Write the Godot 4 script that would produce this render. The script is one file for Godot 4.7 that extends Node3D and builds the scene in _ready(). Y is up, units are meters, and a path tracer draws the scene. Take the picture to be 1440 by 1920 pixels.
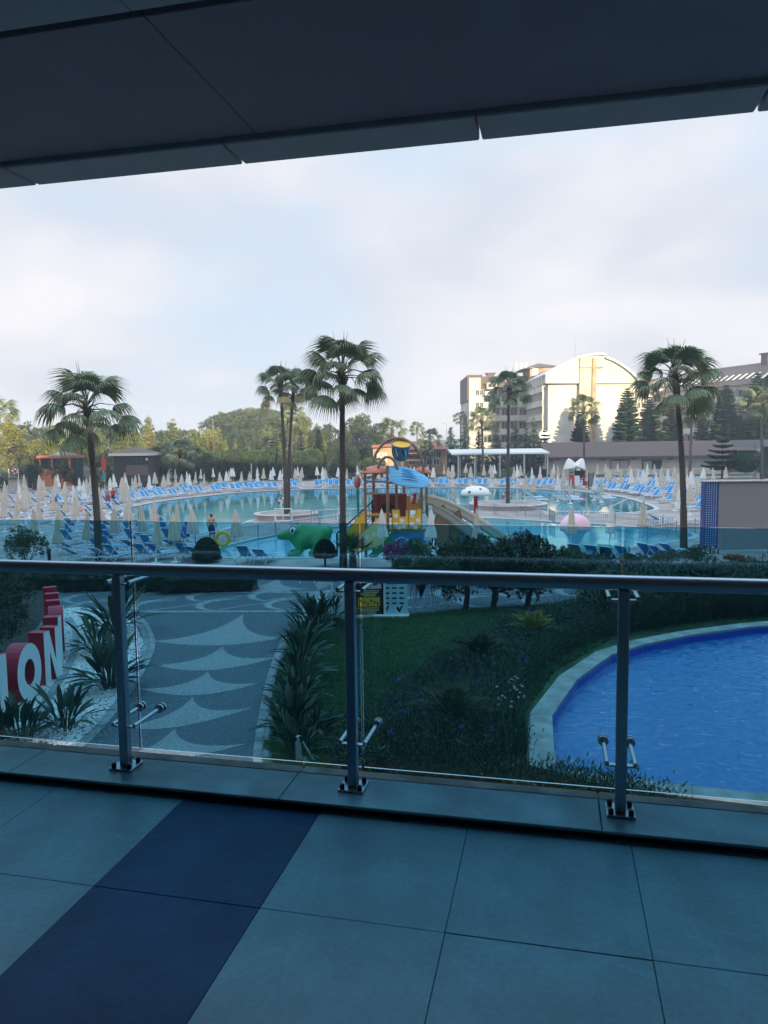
extends Node3D
# A hotel balcony above a garden, a fountain basin and a large pool. Units are metres, y is up, the ground is y = 0.

var M := {}
var used := {}
var rng := RandomNumberGenerator.new()


# ---------------------------------------------------------------- mesh helper
class Shape:
	var v := PackedVector3Array()
	var n := PackedVector3Array()
	var u := PackedVector2Array()
	var c := PackedColorArray()
	var ix := PackedInt32Array()
	var tint := Color.WHITE

	func vert(p: Vector3, nn: Vector3, t := Vector2.ZERO) -> int:
		v.append(p); n.append(nn); u.append(t); c.append(tint)
		return v.size() - 1

	# corners run anticlockwise seen from the front
	func quad(a: Vector3, b: Vector3, e: Vector3, d: Vector3) -> void:
		var nn := (b - a).cross(d - a)
		if nn.length_squared() < 1e-14:
			nn = (e - b).cross(d - b)
		nn = nn.normalized()
		var i := vert(a, nn, Vector2(0, 1)); vert(b, nn, Vector2(1, 1)); vert(e, nn, Vector2(1, 0)); vert(d, nn, Vector2(0, 0))
		ix.append_array(PackedInt32Array([i, i + 2, i + 1, i, i + 3, i + 2]))

	func tri(a: Vector3, b: Vector3, e: Vector3) -> void:
		var nn := (b - a).cross(e - a).normalized()
		var i := vert(a, nn); vert(b, nn, Vector2(1, 0)); vert(e, nn, Vector2(0, 1))
		ix.append_array(PackedInt32Array([i, i + 2, i + 1]))

	# box with small chamfers on its edges
	func box(at: Vector3, size: Vector3, b := Basis.IDENTITY, ch := 0.0) -> void:
		var h := size / 2.0
		if ch <= 0.0:
			var p := []
			for k in 8:
				p.append(at + b * Vector3(h.x * (1 if k & 1 else -1), h.y * (1 if k & 2 else -1), h.z * (1 if k & 4 else -1)))
			quad(p[4], p[5], p[7], p[6]); quad(p[1], p[0], p[2], p[3]); quad(p[5], p[1], p[3], p[7])
			quad(p[0], p[4], p[6], p[2]); quad(p[6], p[7], p[3], p[2]); quad(p[0], p[1], p[5], p[4])
			return
		ch = minf(ch, minf(h.x, minf(h.y, h.z)) * 0.9)
		for ax in 3:
			var a1 := (ax + 1) % 3; var a2 := (ax + 2) % 3
			for s in [-1.0, 1.0]:
				var x := Vector3.ZERO; var y := Vector3.ZERO; var z := Vector3.ZERO
				x[ax] = s * h[ax]; y[a1] = h[a1] - ch; z[a2] = h[a2] - ch
				out(at, b, x - y - z, x + y - z, x + y + z, x - y + z)
				for t in [-1.0, 1.0]:
					var e := Vector3.ZERO; e[ax] = h[ax] - ch
					var f := Vector3.ZERO; f[a1] = s * h[a1]; f[a2] = t * (h[a2] - ch)
					var g := Vector3.ZERO; g[a1] = s * (h[a1] - ch); g[a2] = t * h[a2]
					out(at, b, f - e, f + e, g + e, g - e)
		for k in 8:
			var s := Vector3(1 if k & 1 else -1, 1 if k & 2 else -1, 1 if k & 4 else -1)
			var i := h - Vector3.ONE * ch
			var p := Vector3(h.x, i.y, i.z) * s; var q := Vector3(i.x, h.y, i.z) * s; var r := Vector3(i.x, i.y, h.z) * s
			if (q - p).cross(r - p).dot(p) > 0: tri(at + b * p, at + b * q, at + b * r)
			else: tri(at + b * p, at + b * r, at + b * q)

	func out(at: Vector3, b: Basis, p: Vector3, q: Vector3, r: Vector3, s: Vector3) -> void:
		if (q - p).cross(s - p).dot(p + q + r + s) < 0.0:
			var t := q; q = s; s = t
		quad(at + b * p, at + b * q, at + b * r, at + b * s)

	func bar(a: Vector3, b: Vector3, w: float, d := -1.0) -> void:
		var z := (b - a).normalized()
		var up := Vector3.UP if absf(z.y) < 0.95 else Vector3.RIGHT
		var x := up.cross(z).normalized()
		box((a + b) / 2.0, Vector3(w, d if d > 0 else w, a.distance_to(b)), Basis(x, z.cross(x), z))

	# a swept tube; r is one radius or one for each point
	func tube(pts: Array, r, sides := 8, caps := true) -> void:
		var m := pts.size()
		var last_x := Vector3.ZERO
		var base := v.size()
		for i in m:
			var p: Vector3 = pts[i]
			var q: Vector3 = (pts[mini(i + 1, m - 1)] - pts[maxi(i - 1, 0)])
			q = q.normalized()
			var x := last_x - q * last_x.dot(q)
			if x.length() < 0.01:
				x = (Vector3.UP if absf(q.y) < 0.9 else Vector3.RIGHT).cross(q)
			x = x.normalized(); last_x = x
			var y := q.cross(x)
			var rad: float = r[i] if r is Array else r
			for k in sides:
				var a := TAU * k / sides
				var o := x * cos(a) + y * sin(a)
				vert(p + o * rad, o, Vector2(float(k) / sides, i))
		for i in m - 1:
			for k in sides:
				var k2 := (k + 1) % sides
				var a0 := base + i * sides + k; var a1 := base + i * sides + k2
				var b0 := a0 + sides; var b1 := a1 + sides
				ix.append_array(PackedInt32Array([a0, b1, a1, a0, b0, b1]))
		if caps:
			for e in [0, m - 1]:
				var q: Vector3 = (pts[1] - pts[0]).normalized() * -1.0 if e == 0 else (pts[m - 1] - pts[m - 2]).normalized()
				var ci := vert(pts[e], q)
				var st := v.size()
				for k in sides: vert(v[base + e * sides + k], q)
				for k in sides:
					if e == 0: ix.append_array(PackedInt32Array([ci, st + k, st + (k + 1) % sides]))
					else: ix.append_array(PackedInt32Array([ci, st + (k + 1) % sides, st + k]))

	# profile points are (radius, height); flute makes pleats
	func lathe(prof: Array, seg: int, at := Vector3.ZERO, flute := 0.0, pleats := 8, b := Basis.IDENTITY) -> void:
		var base := v.size()
		for i in prof.size():
			var p: Vector2 = prof[i]
			var d: Vector2 = prof[mini(i + 1, prof.size() - 1)] - prof[maxi(i - 1, 0)]
			for k in seg + 1:
				var a := TAU * k / seg
				var f := 1.0 + flute * cos(a * pleats)
				var fd := -flute * pleats * sin(a * pleats)
				var o := Vector3(cos(a), 0, sin(a)); var t := Vector3(-sin(a), 0, cos(a))
				var nn := (o * d.y - Vector3.UP * d.x - t * (fd * d.y / maxf(f, 0.1))).normalized()
				vert(at + b * (o * p.x * f + Vector3.UP * p.y), b * nn, Vector2(float(k) / seg, float(i)))
		for i in prof.size() - 1:
			for k in seg:
				var a0 := base + i * (seg + 1) + k
				var b0 := a0 + seg + 1
				ix.append_array(PackedInt32Array([a0, a0 + 1, b0 + 1, a0, b0 + 1, b0]))

	func ball(at: Vector3, r: Vector3, seg := 16, b := Basis.IDENTITY, from := -1.0) -> void:
		var rings := seg / 2
		var base := v.size()
		for i in rings + 1:
			var s := lerpf(asin(from), PI / 2, float(i) / rings)
			for k in seg + 1:
				var a := TAU * k / seg
				var o := Vector3(cos(a) * cos(s), sin(s), sin(a) * cos(s))
				vert(at + b * (o * r), (b * (o / r)).normalized(), Vector2(float(k) / seg, float(i) / rings))
		for i in rings:
			for k in seg:
				var a0 := base + i * (seg + 1) + k
				var b0 := a0 + seg + 1
				ix.append_array(PackedInt32Array([a0, a0 + 1, b0 + 1, a0, b0 + 1, b0]))

	# flat polygon in the ground plane (x, z) with sides from y0 up to y1
	func slab(poly: PackedVector2Array, y0: float, y1: float, sides := true, bottom := false) -> void:
		var t := Geometry2D.triangulate_polygon(poly)
		for side in ([1, -1] if bottom else [1]):
			var i0 := v.size()
			for p in poly: vert(Vector3(p.x, y1 if side == 1 else y0, p.y), Vector3(0, side, 0), p)
			for k in range(0, t.size(), 3):
				var a := poly[t[k]]; var b := poly[t[k + 1]]; var d := poly[t[k + 2]]
				# a clockwise turn seen from above is a positive one in (x, z)
				var cw := (b - a).cross(d - a) > 0
				if cw == (side == 1): ix.append_array(PackedInt32Array([i0 + t[k], i0 + t[k + 1], i0 + t[k + 2]]))
				else: ix.append_array(PackedInt32Array([i0 + t[k], i0 + t[k + 2], i0 + t[k + 1]]))
		if sides:
			var cwp := Geometry2D.is_polygon_clockwise(poly)
			for k in poly.size():
				var a := poly[k]; var b := poly[(k + 1) % poly.size()]
				if cwp:
					var s := a; a = b; b = s
				quad(Vector3(b.x, y0, b.y), Vector3(a.x, y0, a.y), Vector3(a.x, y1, a.y), Vector3(b.x, y1, b.y))

	# polygon in the local (x, y) plane, pushed out along z from z0 to z1 (z1 > z0)
	func plate(poly: PackedVector2Array, z0: float, z1: float, xf := Transform3D.IDENTITY, back := true) -> void:
		var t := Geometry2D.triangulate_polygon(poly)
		for side in ([1, -1] if back else [1]):
			var i0 := v.size()
			for p in poly: vert(xf * Vector3(p.x, p.y, z1 if side == 1 else z0), xf.basis * Vector3(0, 0, side), p)
			for k in range(0, t.size(), 3):
				var ccw := (poly[t[k + 1]] - poly[t[k]]).cross(poly[t[k + 2]] - poly[t[k]]) > 0
				if ccw == (side == 1): ix.append_array(PackedInt32Array([i0 + t[k], i0 + t[k + 2], i0 + t[k + 1]]))
				else: ix.append_array(PackedInt32Array([i0 + t[k], i0 + t[k + 1], i0 + t[k + 2]]))
		var cwp := not Geometry2D.is_polygon_clockwise(poly)
		for k in poly.size():
			var a := poly[k]; var b := poly[(k + 1) % poly.size()]
			if not cwp:
				var s := a; a = b; b = s
			quad(xf * Vector3(a.x, a.y, z0), xf * Vector3(b.x, b.y, z0), xf * Vector3(b.x, b.y, z1), xf * Vector3(a.x, a.y, z1))

	func add(o: Shape, xf: Transform3D) -> void:
		var i0 := v.size()
		v.append_array(xf * o.v)
		var nb := Transform3D(xf.basis.orthonormalized(), Vector3.ZERO)
		n.append_array(nb * o.n)
		u.append_array(o.u)
		if tint == Color.WHITE: c.append_array(o.c)
		else:
			for k in o.c: c.append(k * tint)
		for k in o.ix: ix.append(k + i0)

	func mesh(mat: Material, colored := false, into: ArrayMesh = null) -> ArrayMesh:
		var a := []
		a.resize(Mesh.ARRAY_MAX)
		a[Mesh.ARRAY_VERTEX] = v; a[Mesh.ARRAY_NORMAL] = n; a[Mesh.ARRAY_TEX_UV] = u; a[Mesh.ARRAY_INDEX] = ix
		if colored: a[Mesh.ARRAY_COLOR] = c
		var m := into if into else ArrayMesh.new()
		m.add_surface_from_arrays(Mesh.PRIMITIVE_TRIANGLES, a)
		m.surface_set_material(m.get_surface_count() - 1, mat)
		return m


# ---------------------------------------------------------------- node helpers
func numbered(called: String) -> String:
	var k: int = used.get(called, 0)
	used[called] = k + 1
	return called if k == 0 else "%s_%03d" % [called, k]

func tag(o: Node3D, label: String, category: String, group := "") -> Node3D:
	o.set_meta("label", label); o.set_meta("category", category)
	if group: o.set_meta("group", group)
	return o

func thing(called: String, label: String, category: String, at := Vector3.ZERO, turn := 0.0, group := "") -> Node3D:
	var o := Node3D.new(); o.name = numbered(called); add_child(o)
	o.position = at; o.rotation.y = turn
	return tag(o, label, category, group)

func obj(called: String, m: Mesh, parent: Node3D, at := Vector3.ZERO) -> MeshInstance3D:
	var o := MeshInstance3D.new(); o.mesh = m
	o.name = numbered(called) if parent == self else called
	parent.add_child(o, true)
	o.position = at
	return o

func part(called: String, st: Shape, mat: String, parent: Node3D, colored := false) -> MeshInstance3D:
	return obj(called, st.mesh(M[mat], colored), parent)

func struct(called: String, st: Shape, mat: String, colored := false, label := "") -> MeshInstance3D:
	var o := part(called, st, mat, self, colored)
	o.set_meta("kind", "structure")
	if label: o.set_meta("label", label)
	return o

func dup(o: Node3D, called: String, at: Vector3, turn: float, label: String, group := "") -> Node3D:
	var r: Node3D = o.duplicate(); r.name = numbered(called); add_child(r)
	r.position = at; r.rotation.y = turn
	r.set_meta("label", label)
	if group: r.set_meta("group", group)
	return r

func poly(a: Array) -> PackedVector2Array:
	return PackedVector2Array(a)

func smooth(a: Array, steps := 5, closed := true) -> PackedVector2Array:
	var o := PackedVector2Array()
	var m := a.size()
	for i in (m if closed else m - 1):
		var p0: Vector2 = a[(i - 1 + m) % m] if closed else a[maxi(i - 1, 0)]
		var p3: Vector2 = a[(i + 2) % m] if closed else a[mini(i + 2, m - 1)]
		var p1: Vector2 = a[i]; var p2: Vector2 = a[(i + 1) % m]
		for k in steps: o.append(p1.cubic_interpolate(p2, p0, p3, float(k) / steps))
	if not closed: o.append(a[m - 1])
	return o

# a ribbon of the given width along a path in the ground plane
func ribbon(st: Shape, path: PackedVector2Array, w0: float, w1: float, y: float, closed := false, thick := 0.0) -> void:
	var m := path.size()
	var l := []; var r := []
	for i in m:
		var a: Vector2 = path[(i - 1 + m) % m] if closed else path[maxi(i - 1, 0)]
		var b: Vector2 = path[(i + 1) % m] if closed else path[mini(i + 1, m - 1)]
		var d := (b - a).normalized().orthogonal()
		l.append(path[i] + d * w0); r.append(path[i] + d * w1)
	for i in (m if closed else m - 1):
		var j := (i + 1) % m
		var q := PackedVector2Array([l[i], l[j], r[j], r[i]])
		var up := [Vector3(l[i].x, y, l[i].y), Vector3(l[j].x, y, l[j].y), Vector3(r[j].x, y, r[j].y), Vector3(r[i].x, y, r[i].y)]
		if Geometry2D.is_polygon_clockwise(q): up.reverse()
		if (up[1] - up[0]).cross(up[3] - up[0]).y < 0: up.reverse()
		st.quad(up[0], up[1], up[2], up[3])
		if thick > 0.0:
			var dn := Vector3(0, -thick, 0)
			for k in 4:
				var a3: Vector3 = up[k]; var b3: Vector3 = up[(k + 1) % 4]
				st.quad(a3 + dn, b3 + dn, b3, a3)

func lines_at(y: float, p: Vector2) -> Vector3:
	return Vector3(p.x, y, p.y)

func ordinal(k: int) -> String:
	var w := ["first", "second", "third", "fourth", "fifth", "sixth", "seventh", "eighth", "ninth", "tenth", "eleventh", "twelfth", "thirteenth", "fourteenth", "fifteenth", "sixteenth", "seventeenth", "eighteenth", "nineteenth", "twentieth"]
	return w[k] if k < w.size() else "%dth" % (k + 1)

# continuous surface of a distance field by surface nets
func skin(field: Callable, lo: Vector3, hi: Vector3, cell: float) -> Shape:
	var nx := int((hi.x - lo.x) / cell) + 2; var ny := int((hi.y - lo.y) / cell) + 2; var nz := int((hi.z - lo.z) / cell) + 2
	var f := PackedFloat32Array(); f.resize(nx * ny * nz)
	for k in nz:
		for j in ny:
			for i in nx: f[(k * ny + j) * nx + i] = field.call(lo + Vector3(i, j, k) * cell)
	var st := Shape.new()
	var id := PackedInt32Array(); id.resize(nx * ny * nz); id.fill(-1)
	var off := [0, 1, nx, nx + 1, nx * ny, nx * ny + 1, nx * ny + nx, nx * ny + nx + 1]
	var ed := [[0, 1], [2, 3], [4, 5], [6, 7], [0, 2], [1, 3], [4, 6], [5, 7], [0, 4], [1, 5], [2, 6], [3, 7]]
	for k in nz - 1:
		for j in ny - 1:
			for i in nx - 1:
				var b := (k * ny + j) * nx + i
				var s := Vector3.ZERO; var cnt := 0
				for e in ed:
					var fa := f[b + off[e[0]]]; var fb := f[b + off[e[1]]]
					if (fa < 0.0) != (fb < 0.0):
						var t := fa / (fa - fb)
						var pa := Vector3(e[0] & 1, (e[0] >> 1) & 1, e[0] >> 2); var pb := Vector3(e[1] & 1, (e[1] >> 1) & 1, e[1] >> 2)
						s += pa.lerp(pb, t); cnt += 1
				if cnt:
					var p := lo + (Vector3(i, j, k) + s / cnt) * cell
					var h := cell * 0.6
					var g := Vector3(field.call(p + Vector3(h, 0, 0)) - field.call(p - Vector3(h, 0, 0)), field.call(p + Vector3(0, h, 0)) - field.call(p - Vector3(0, h, 0)), field.call(p + Vector3(0, 0, h)) - field.call(p - Vector3(0, 0, h)))
					id[b] = st.vert(p, g.normalized())
	var step := [1, nx, nx * ny]
	for k in range(1, nz - 1):
		for j in range(1, ny - 1):
			for i in range(1, nx - 1):
				var b := (k * ny + j) * nx + i
				for ax in 3:
					var q: int = b + step[ax]
					if (f[b] < 0.0) != (f[q] < 0.0):
						var s1: int = step[(ax + 1) % 3]; var s2: int = step[(ax + 2) % 3]
						var a0 := id[b]; var a1 := id[b - s1]; var a2 := id[b - s1 - s2]; var a3 := id[b - s2]
						if a0 < 0 or a1 < 0 or a2 < 0 or a3 < 0: continue
						if f[b] < 0.0: st.ix.append_array(PackedInt32Array([a0, a3, a2, a0, a2, a1]))
						else: st.ix.append_array(PackedInt32Array([a0, a1, a2, a0, a2, a3]))
	return st

static func capsule(p: Vector3, a: Vector3, b: Vector3, ra: float, rb: float) -> float:
	var ab := b - a
	var t := clampf((p - a).dot(ab) / maxf(ab.length_squared(), 1e-8), 0.0, 1.0)
	return p.distance_to(a + ab * t) - lerpf(ra, rb, t)

static func smin(a: float, b: float, k: float) -> float:
	var h := maxf(k - absf(a - b), 0.0) / k
	return minf(a, b) - h * h * k * 0.25


# ---------------------------------------------------------------- materials
func noise_tex(freq: float, lo: float, hi: float, seed_ := 1, octaves := 4, size := 512, kind := FastNoiseLite.TYPE_SIMPLEX_SMOOTH) -> NoiseTexture2D:
	var t := NoiseTexture2D.new()
	var f := FastNoiseLite.new(); f.seed = seed_; f.frequency = freq; f.fractal_octaves = octaves; f.noise_type = kind
	t.noise = f; t.width = size; t.height = size; t.seamless = true
	var g := Gradient.new()
	g.set_color(0, Color(lo, lo, lo)); g.set_color(1, Color(hi, hi, hi))
	t.color_ramp = g
	return t

func bump_tex(freq: float, strength: float, seed_ := 1, octaves := 4, size := 512, kind := FastNoiseLite.TYPE_SIMPLEX_SMOOTH) -> NoiseTexture2D:
	var t := NoiseTexture2D.new()
	var f := FastNoiseLite.new(); f.seed = seed_; f.frequency = freq; f.fractal_octaves = octaves; f.noise_type = kind
	t.noise = f; t.width = size; t.height = size; t.seamless = true; t.as_normal_map = true; t.bump_strength = strength
	return t

# colour is given in linear, real-world values
func mat(called: String, r: float, g: float, b: float, rough := 0.8, metal := 0.0) -> StandardMaterial3D:
	var m := StandardMaterial3D.new()
	m.resource_name = called
	m.albedo_color = Color(r, g, b).linear_to_srgb(); m.roughness = rough; m.metallic = metal
	M[called] = m
	return m

func grain(m: StandardMaterial3D, tex: Texture2D, scale: float, nrm: Texture2D = null, ns := 0.5, world := true) -> StandardMaterial3D:
	m.albedo_texture = tex
	m.uv1_triplanar = true; m.uv1_world_triplanar = world
	m.uv1_scale = Vector3.ONE * scale
	if nrm:
		m.normal_enabled = true; m.normal_texture = nrm; m.normal_scale = ns
	return m

func leafy(m: StandardMaterial3D, back := 0.35) -> void:
	m.backlight_enabled = true
	var k := m.albedo_color.srgb_to_linear()
	m.backlight = Color(minf(k.r * 1.6, 1.0), minf(k.g * 1.6, 1.0), minf(k.b * 1.2, 1.0)).linear_to_srgb() * 1.0
	m.backlight = Color(back, back, back * 0.6)
	m.vertex_color_use_as_albedo = true



func make_materials() -> void:
	var fine := noise_tex(0.02, 0.8, 1.0, 3, 5)
	var faint := noise_tex(0.01, 0.94, 1.0, 13, 5)
	var soft := noise_tex(0.006, 0.72, 1.0, 7, 5)
	var blot := noise_tex(0.004, 0.55, 1.0, 11, 6)
	var nfine := bump_tex(0.05, 4.0, 5, 3)
	var nrough := bump_tex(0.02, 8.0, 8, 5)
	# balcony
	grain(mat("floor_tile", 0.15, 0.48, 0.64, 0.42), wear_tex(), 0.42, nfine, 0.08)  # blue of light through the railing glass is put into the tile colour
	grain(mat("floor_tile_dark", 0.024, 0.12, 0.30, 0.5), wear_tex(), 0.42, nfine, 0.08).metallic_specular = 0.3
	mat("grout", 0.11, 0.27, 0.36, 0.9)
	grain(mat("kerb_stone", 0.19, 0.46, 0.60, 0.33), blot, 0.8, nfine, 0.08)  # slab colour also carries the blue light from the glass
	grain(mat("kerb_edge", 0.74, 0.58, 0.52, 0.75), soft, 1.5, nfine, 0.2)  # pink tone painted in for untinted light along the outer strip
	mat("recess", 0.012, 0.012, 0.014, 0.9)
	grain(mat("soffit", 0.50, 0.475, 0.50, 0.6), faint, 0.7, nfine, 0.05)
	grain(mat("soffit_panel", 0.29, 0.245, 0.29, 0.6), faint, 0.5, nfine, 0.05)
	grain(mat("render_wall", 0.5, 0.47, 0.43, 0.85), soft, 0.3, nfine, 0.2)
	mat("steel", 0.55, 0.56, 0.58, 0.22, 1.0)
	mat("steel_brushed", 0.42, 0.45, 0.5, 0.34, 1.0)
	mat("bolt_cap", 0.015, 0.015, 0.018, 0.4)
	var g := mat("tinted_glass", 0.26, 0.60, 0.76, 0.0)
	g.transparency = BaseMaterial3D.TRANSPARENCY_ALPHA
	g.refraction_enabled = true; g.refraction_scale = 0.05
	g.albedo_color.a = 0.0
	var w := mat("dark_pane", 0.02, 0.025, 0.03, 0.05)
	w.metallic_specular = 0.6
	# ground
	grain(mat("soil", 0.055, 0.045, 0.03, 0.95), soft, 0.3, nrough, 0.8)
	grain(mat("ground_grass", 0.05, 0.075, 0.025, 0.95), blot, 0.05, nrough, 0.6)
	grain(mat("turf", 0.045, 0.12, 0.038, 0.95), blot, 0.25, nrough, 0.7)
	var sett := noise_tex(0.07, 0.74, 1.0, 4, 1, 512, FastNoiseLite.TYPE_CELLULAR)
	var settn := bump_tex(0.07, 14.0, 4, 1, 512, FastNoiseLite.TYPE_CELLULAR)
	grain(mat("paving_dark", 0.11, 0.145, 0.17, 0.75), sett, 0.4, settn, 0.5)
	grain(mat("paving_light", 0.36, 0.38, 0.385, 0.75), sett, 0.4, settn, 0.5)
	grain(mat("paving_band", 0.34, 0.37, 0.38, 0.75), soft, 0.8, nfine, 0.3)
	grain(mat("deck", 0.46, 0.40, 0.38, 0.8), soft, 0.12, nfine, 0.3)
	grain(mat("deck_edge", 0.62, 0.58, 0.56, 0.6), fine, 0.4, nfine, 0.2)
	grain(mat("gravel", 0.52, 0.52, 0.50, 0.85), noise_tex(0.1, 0.45, 1.0, 6, 2, 512, FastNoiseLite.TYPE_CELLULAR), 0.7, bump_tex(0.1, 20.0, 6, 2, 512, FastNoiseLite.TYPE_CELLULAR), 0.8)
	grain(mat("rim_stone", 0.36, 0.38, 0.35, 0.7), soft, 0.5, nfine, 0.25)
	# water
	var ripple := bump_tex(0.012, 3.0, 21, 4)
	var ripple2 := bump_tex(0.02, 9.0, 23, 4)
	var wa := mat("pool_water", 0.01, 0.34, 0.42, 0.02)
	wa.metallic_specular = 0.43; wa.transparency = BaseMaterial3D.TRANSPARENCY_ALPHA; wa.albedo_color.a = 0.30
	wa.normal_enabled = true; wa.normal_texture = ripple; wa.normal_scale = 0.10
	wa.uv1_triplanar = true; wa.uv1_world_triplanar = true; wa.uv1_scale = Vector3.ONE * 0.25
	var wk: StandardMaterial3D = wa.duplicate(); M["kids_water"] = wk
	wk.resource_name = "kids_water"; wk.albedo_color = Color(0.10, 0.62, 0.74, 0.28)
	var wf: StandardMaterial3D = wa.duplicate(); M["fountain_water"] = wf
	wf.resource_name = "fountain_water"; wf.albedo_color = Color(0.005, 0.20, 0.50).linear_to_srgb(); wf.albedo_color.a = 0.42; wf.metallic_specular = 0.45
	wf.normal_texture = ripple2; wf.normal_scale = 0.5; wf.uv1_scale = Vector3.ONE * 0.42
	grain(mat("pool_tile", 0.02, 0.48, 0.55, 0.4), noise_tex(0.02, 0.8, 1.0, 31, 2), 0.2)
	grain(mat("kids_tile", 0.20, 0.72, 0.82, 0.4), noise_tex(0.02, 0.85, 1.0, 31, 2), 0.2)
	grain(mat("fountain_tile", 0.004, 0.20, 0.50, 0.3), fine, 1.0)
	mat("fountain_wall", 0.012, 0.04, 0.40, 0.3)
	# buildings
	grain(mat("wall_white", 0.74, 0.70, 0.62, 0.85), noise_tex(0.004, 0.86, 1.0, 17, 5), 0.06)
	grain(mat("wall_cream", 0.72, 0.66, 0.60, 0.85), noise_tex(0.004, 0.8, 1.0, 18, 5), 0.06)
	grain(mat("wall_gable", 0.80, 0.70, 0.44, 0.85), noise_tex(0.004, 0.86, 1.0, 19, 5), 0.06)
	grain(mat("wall_peach", 0.62, 0.40, 0.24, 0.85), soft, 0.1)
	grain(mat("pilaster", 0.62, 0.42, 0.27, 0.85), soft, 0.1)
	grain(mat("roof_brown", 0.18, 0.125, 0.11, 0.85), fine, 0.25, nfine, 0.4)
	grain(mat("roof_orange", 0.36, 0.15, 0.09, 0.85), fine, 0.25, nfine, 0.4)
	mat("window_glass", 0.05, 0.06, 0.07, 0.08)
	mat("curtain_pane", 0.42, 0.45, 0.45, 0.3)
	mat("window_frame", 0.55, 0.54, 0.52, 0.5)
	mat("frame_grey", 0.05, 0.065, 0.06, 0.6)
	mat("frame_red", 0.30, 0.075, 0.055, 0.6)
	mat("white_paint", 0.78, 0.78, 0.76, 0.45)
	mat("white_matt", 0.72, 0.71, 0.69, 0.8)
	mat("dark_timber", 0.055, 0.04, 0.033, 0.8)
	mat("brown_panel", 0.14, 0.105, 0.09, 0.8)
	mat("orange_paint", 0.56, 0.19, 0.10, 0.7)
	mat("grey_panel", 0.27, 0.26, 0.27, 0.75)
	mat("black_metal", 0.02, 0.02, 0.024, 0.45)
	mat("grey_metal", 0.24, 0.25, 0.26, 0.4, 0.6)
	mat("hill", 0.10, 0.13, 0.12, 1.0)
	# furniture
	mat("sling_blue", 0.006, 0.25, 0.55, 0.7)
	mat("sling_stripe", 0.035, 0.24, 0.70, 0.7)
	mat("lounger_white", 0.74, 0.75, 0.76, 0.4)
	mat("parasol_cream", 0.60, 0.53, 0.44, 0.9).rim_enabled = true
	mat("parasol_white", 0.78, 0.77, 0.74, 0.9)
	mat("towel_teal", 0.12, 0.30, 0.30, 0.95)
	mat("towel_red", 0.60, 0.10, 0.09, 0.95)
	for q in [["red", 0.52, 0.02, 0.03], ["letter_red", 0.50, 0.012, 0.035], ["white_print", 0.8, 0.8, 0.8], ["black_print", 0.01, 0.01, 0.012], ["yellow", 0.78, 0.46, 0.03], ["pale_yellow", 0.80, 0.66, 0.28], ["frog_green", 0.012, 0.27, 0.075], ["castle_orange", 0.60, 0.30, 0.06],
			["brown_paint", 0.23, 0.125, 0.065], ["pipe_brown", 0.24, 0.155, 0.11], ["maroon", 0.17, 0.022, 0.024], ["terracotta", 0.48, 0.14, 0.075], ["sky_blue", 0.10, 0.42, 0.72], ["mid_blue", 0.02, 0.22, 0.42], ["teal_paint", 0.02, 0.25, 0.25], ["lime", 0.30, 0.48, 0.05], ["pink", 0.82, 0.52, 0.62], ["pale_blue", 0.42, 0.66, 0.75], ["slide_beige", 0.58, 0.55, 0.47], ["slide_grey", 0.36, 0.34, 0.29], ["leaf_green_paint", 0.01, 0.23, 0.08], ["mosaic_blue", 0.012, 0.02, 0.21], ["mosaic_mid", 0.02, 0.045, 0.33]]:
		mat(q[0], q[1], q[2], q[3], 0.42)
	mat("skin", 0.42, 0.22, 0.14, 0.6); mat("hair", 0.03, 0.02, 0.015, 0.7); mat("navy_cloth", 0.012, 0.03, 0.11, 0.9); mat("red_cloth", 0.45, 0.05, 0.03, 0.9); mat("blue_cloth", 0.03, 0.16, 0.50, 0.9); mat("white_cloth", 0.7, 0.7, 0.7, 0.9)
	# plants; the vertex colour carries each leaf's own tone
	grain(mat("palm_trunk", 0.155, 0.125, 0.105, 0.95), noise_tex(0.03, 0.5, 1.0, 41, 4), 0.8, bump_tex(0.04, 16.0, 42, 4), 0.8)
	grain(mat("bark", 0.10, 0.075, 0.055, 0.95), noise_tex(0.03, 0.55, 1.0, 43, 4), 0.8, nrough, 0.8)
	for q in [["leaf", 0.5], ["frond", 0.5], ["needle", 0.25], ["bloom", 0.4]]:
		leafy(mat(q[0], 1, 1, 1, 0.62), q[1])


var worn: ImageTexture
# cloudy, scuffed stoneware: soft blotches, faint veins and trodden smears
func wear_tex() -> Texture2D:
	if worn: return worn
	var n := 1024
	var im := Image.create(n, n, false, Image.FORMAT_RGB8)
	var f := FastNoiseLite.new(); f.seed = 9; f.frequency = 0.006; f.fractal_octaves = 5
	var g := FastNoiseLite.new(); g.seed = 19; g.frequency = 0.004; g.fractal_octaves = 3; g.domain_warp_enabled = true; g.domain_warp_amplitude = 60
	var h := FastNoiseLite.new(); h.seed = 29; h.frequency = 0.08; h.fractal_octaves = 3
	for y in n:
		for x in n:
			# fold the plane so that the texture meets itself at its edges
			var fx := absf(x - n / 2.0); var fy := absf(y - n / 2.0)
			var k := 0.80 + 0.11 * f.get_noise_2d(fx, fy) + 0.05 * h.get_noise_2d(fx, fy)
			var v := absf(g.get_noise_2d(fx, fy))
			if v < 0.02: k += 0.05 * (1.0 - v / 0.02)
			var s := h.get_noise_2d(fx * 0.05 + fy * 0.02, fy * 0.4 - fx * 0.25)
			k += 0.09 * smoothstep(0.25, 0.7, s) * smoothstep(0.0, 0.4, f.get_noise_2d(fx + 500, fy))
			im.set_pixel(x, y, Color(k, k, k))
	worn = ImageTexture.create_from_image(im)
	return worn


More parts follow.
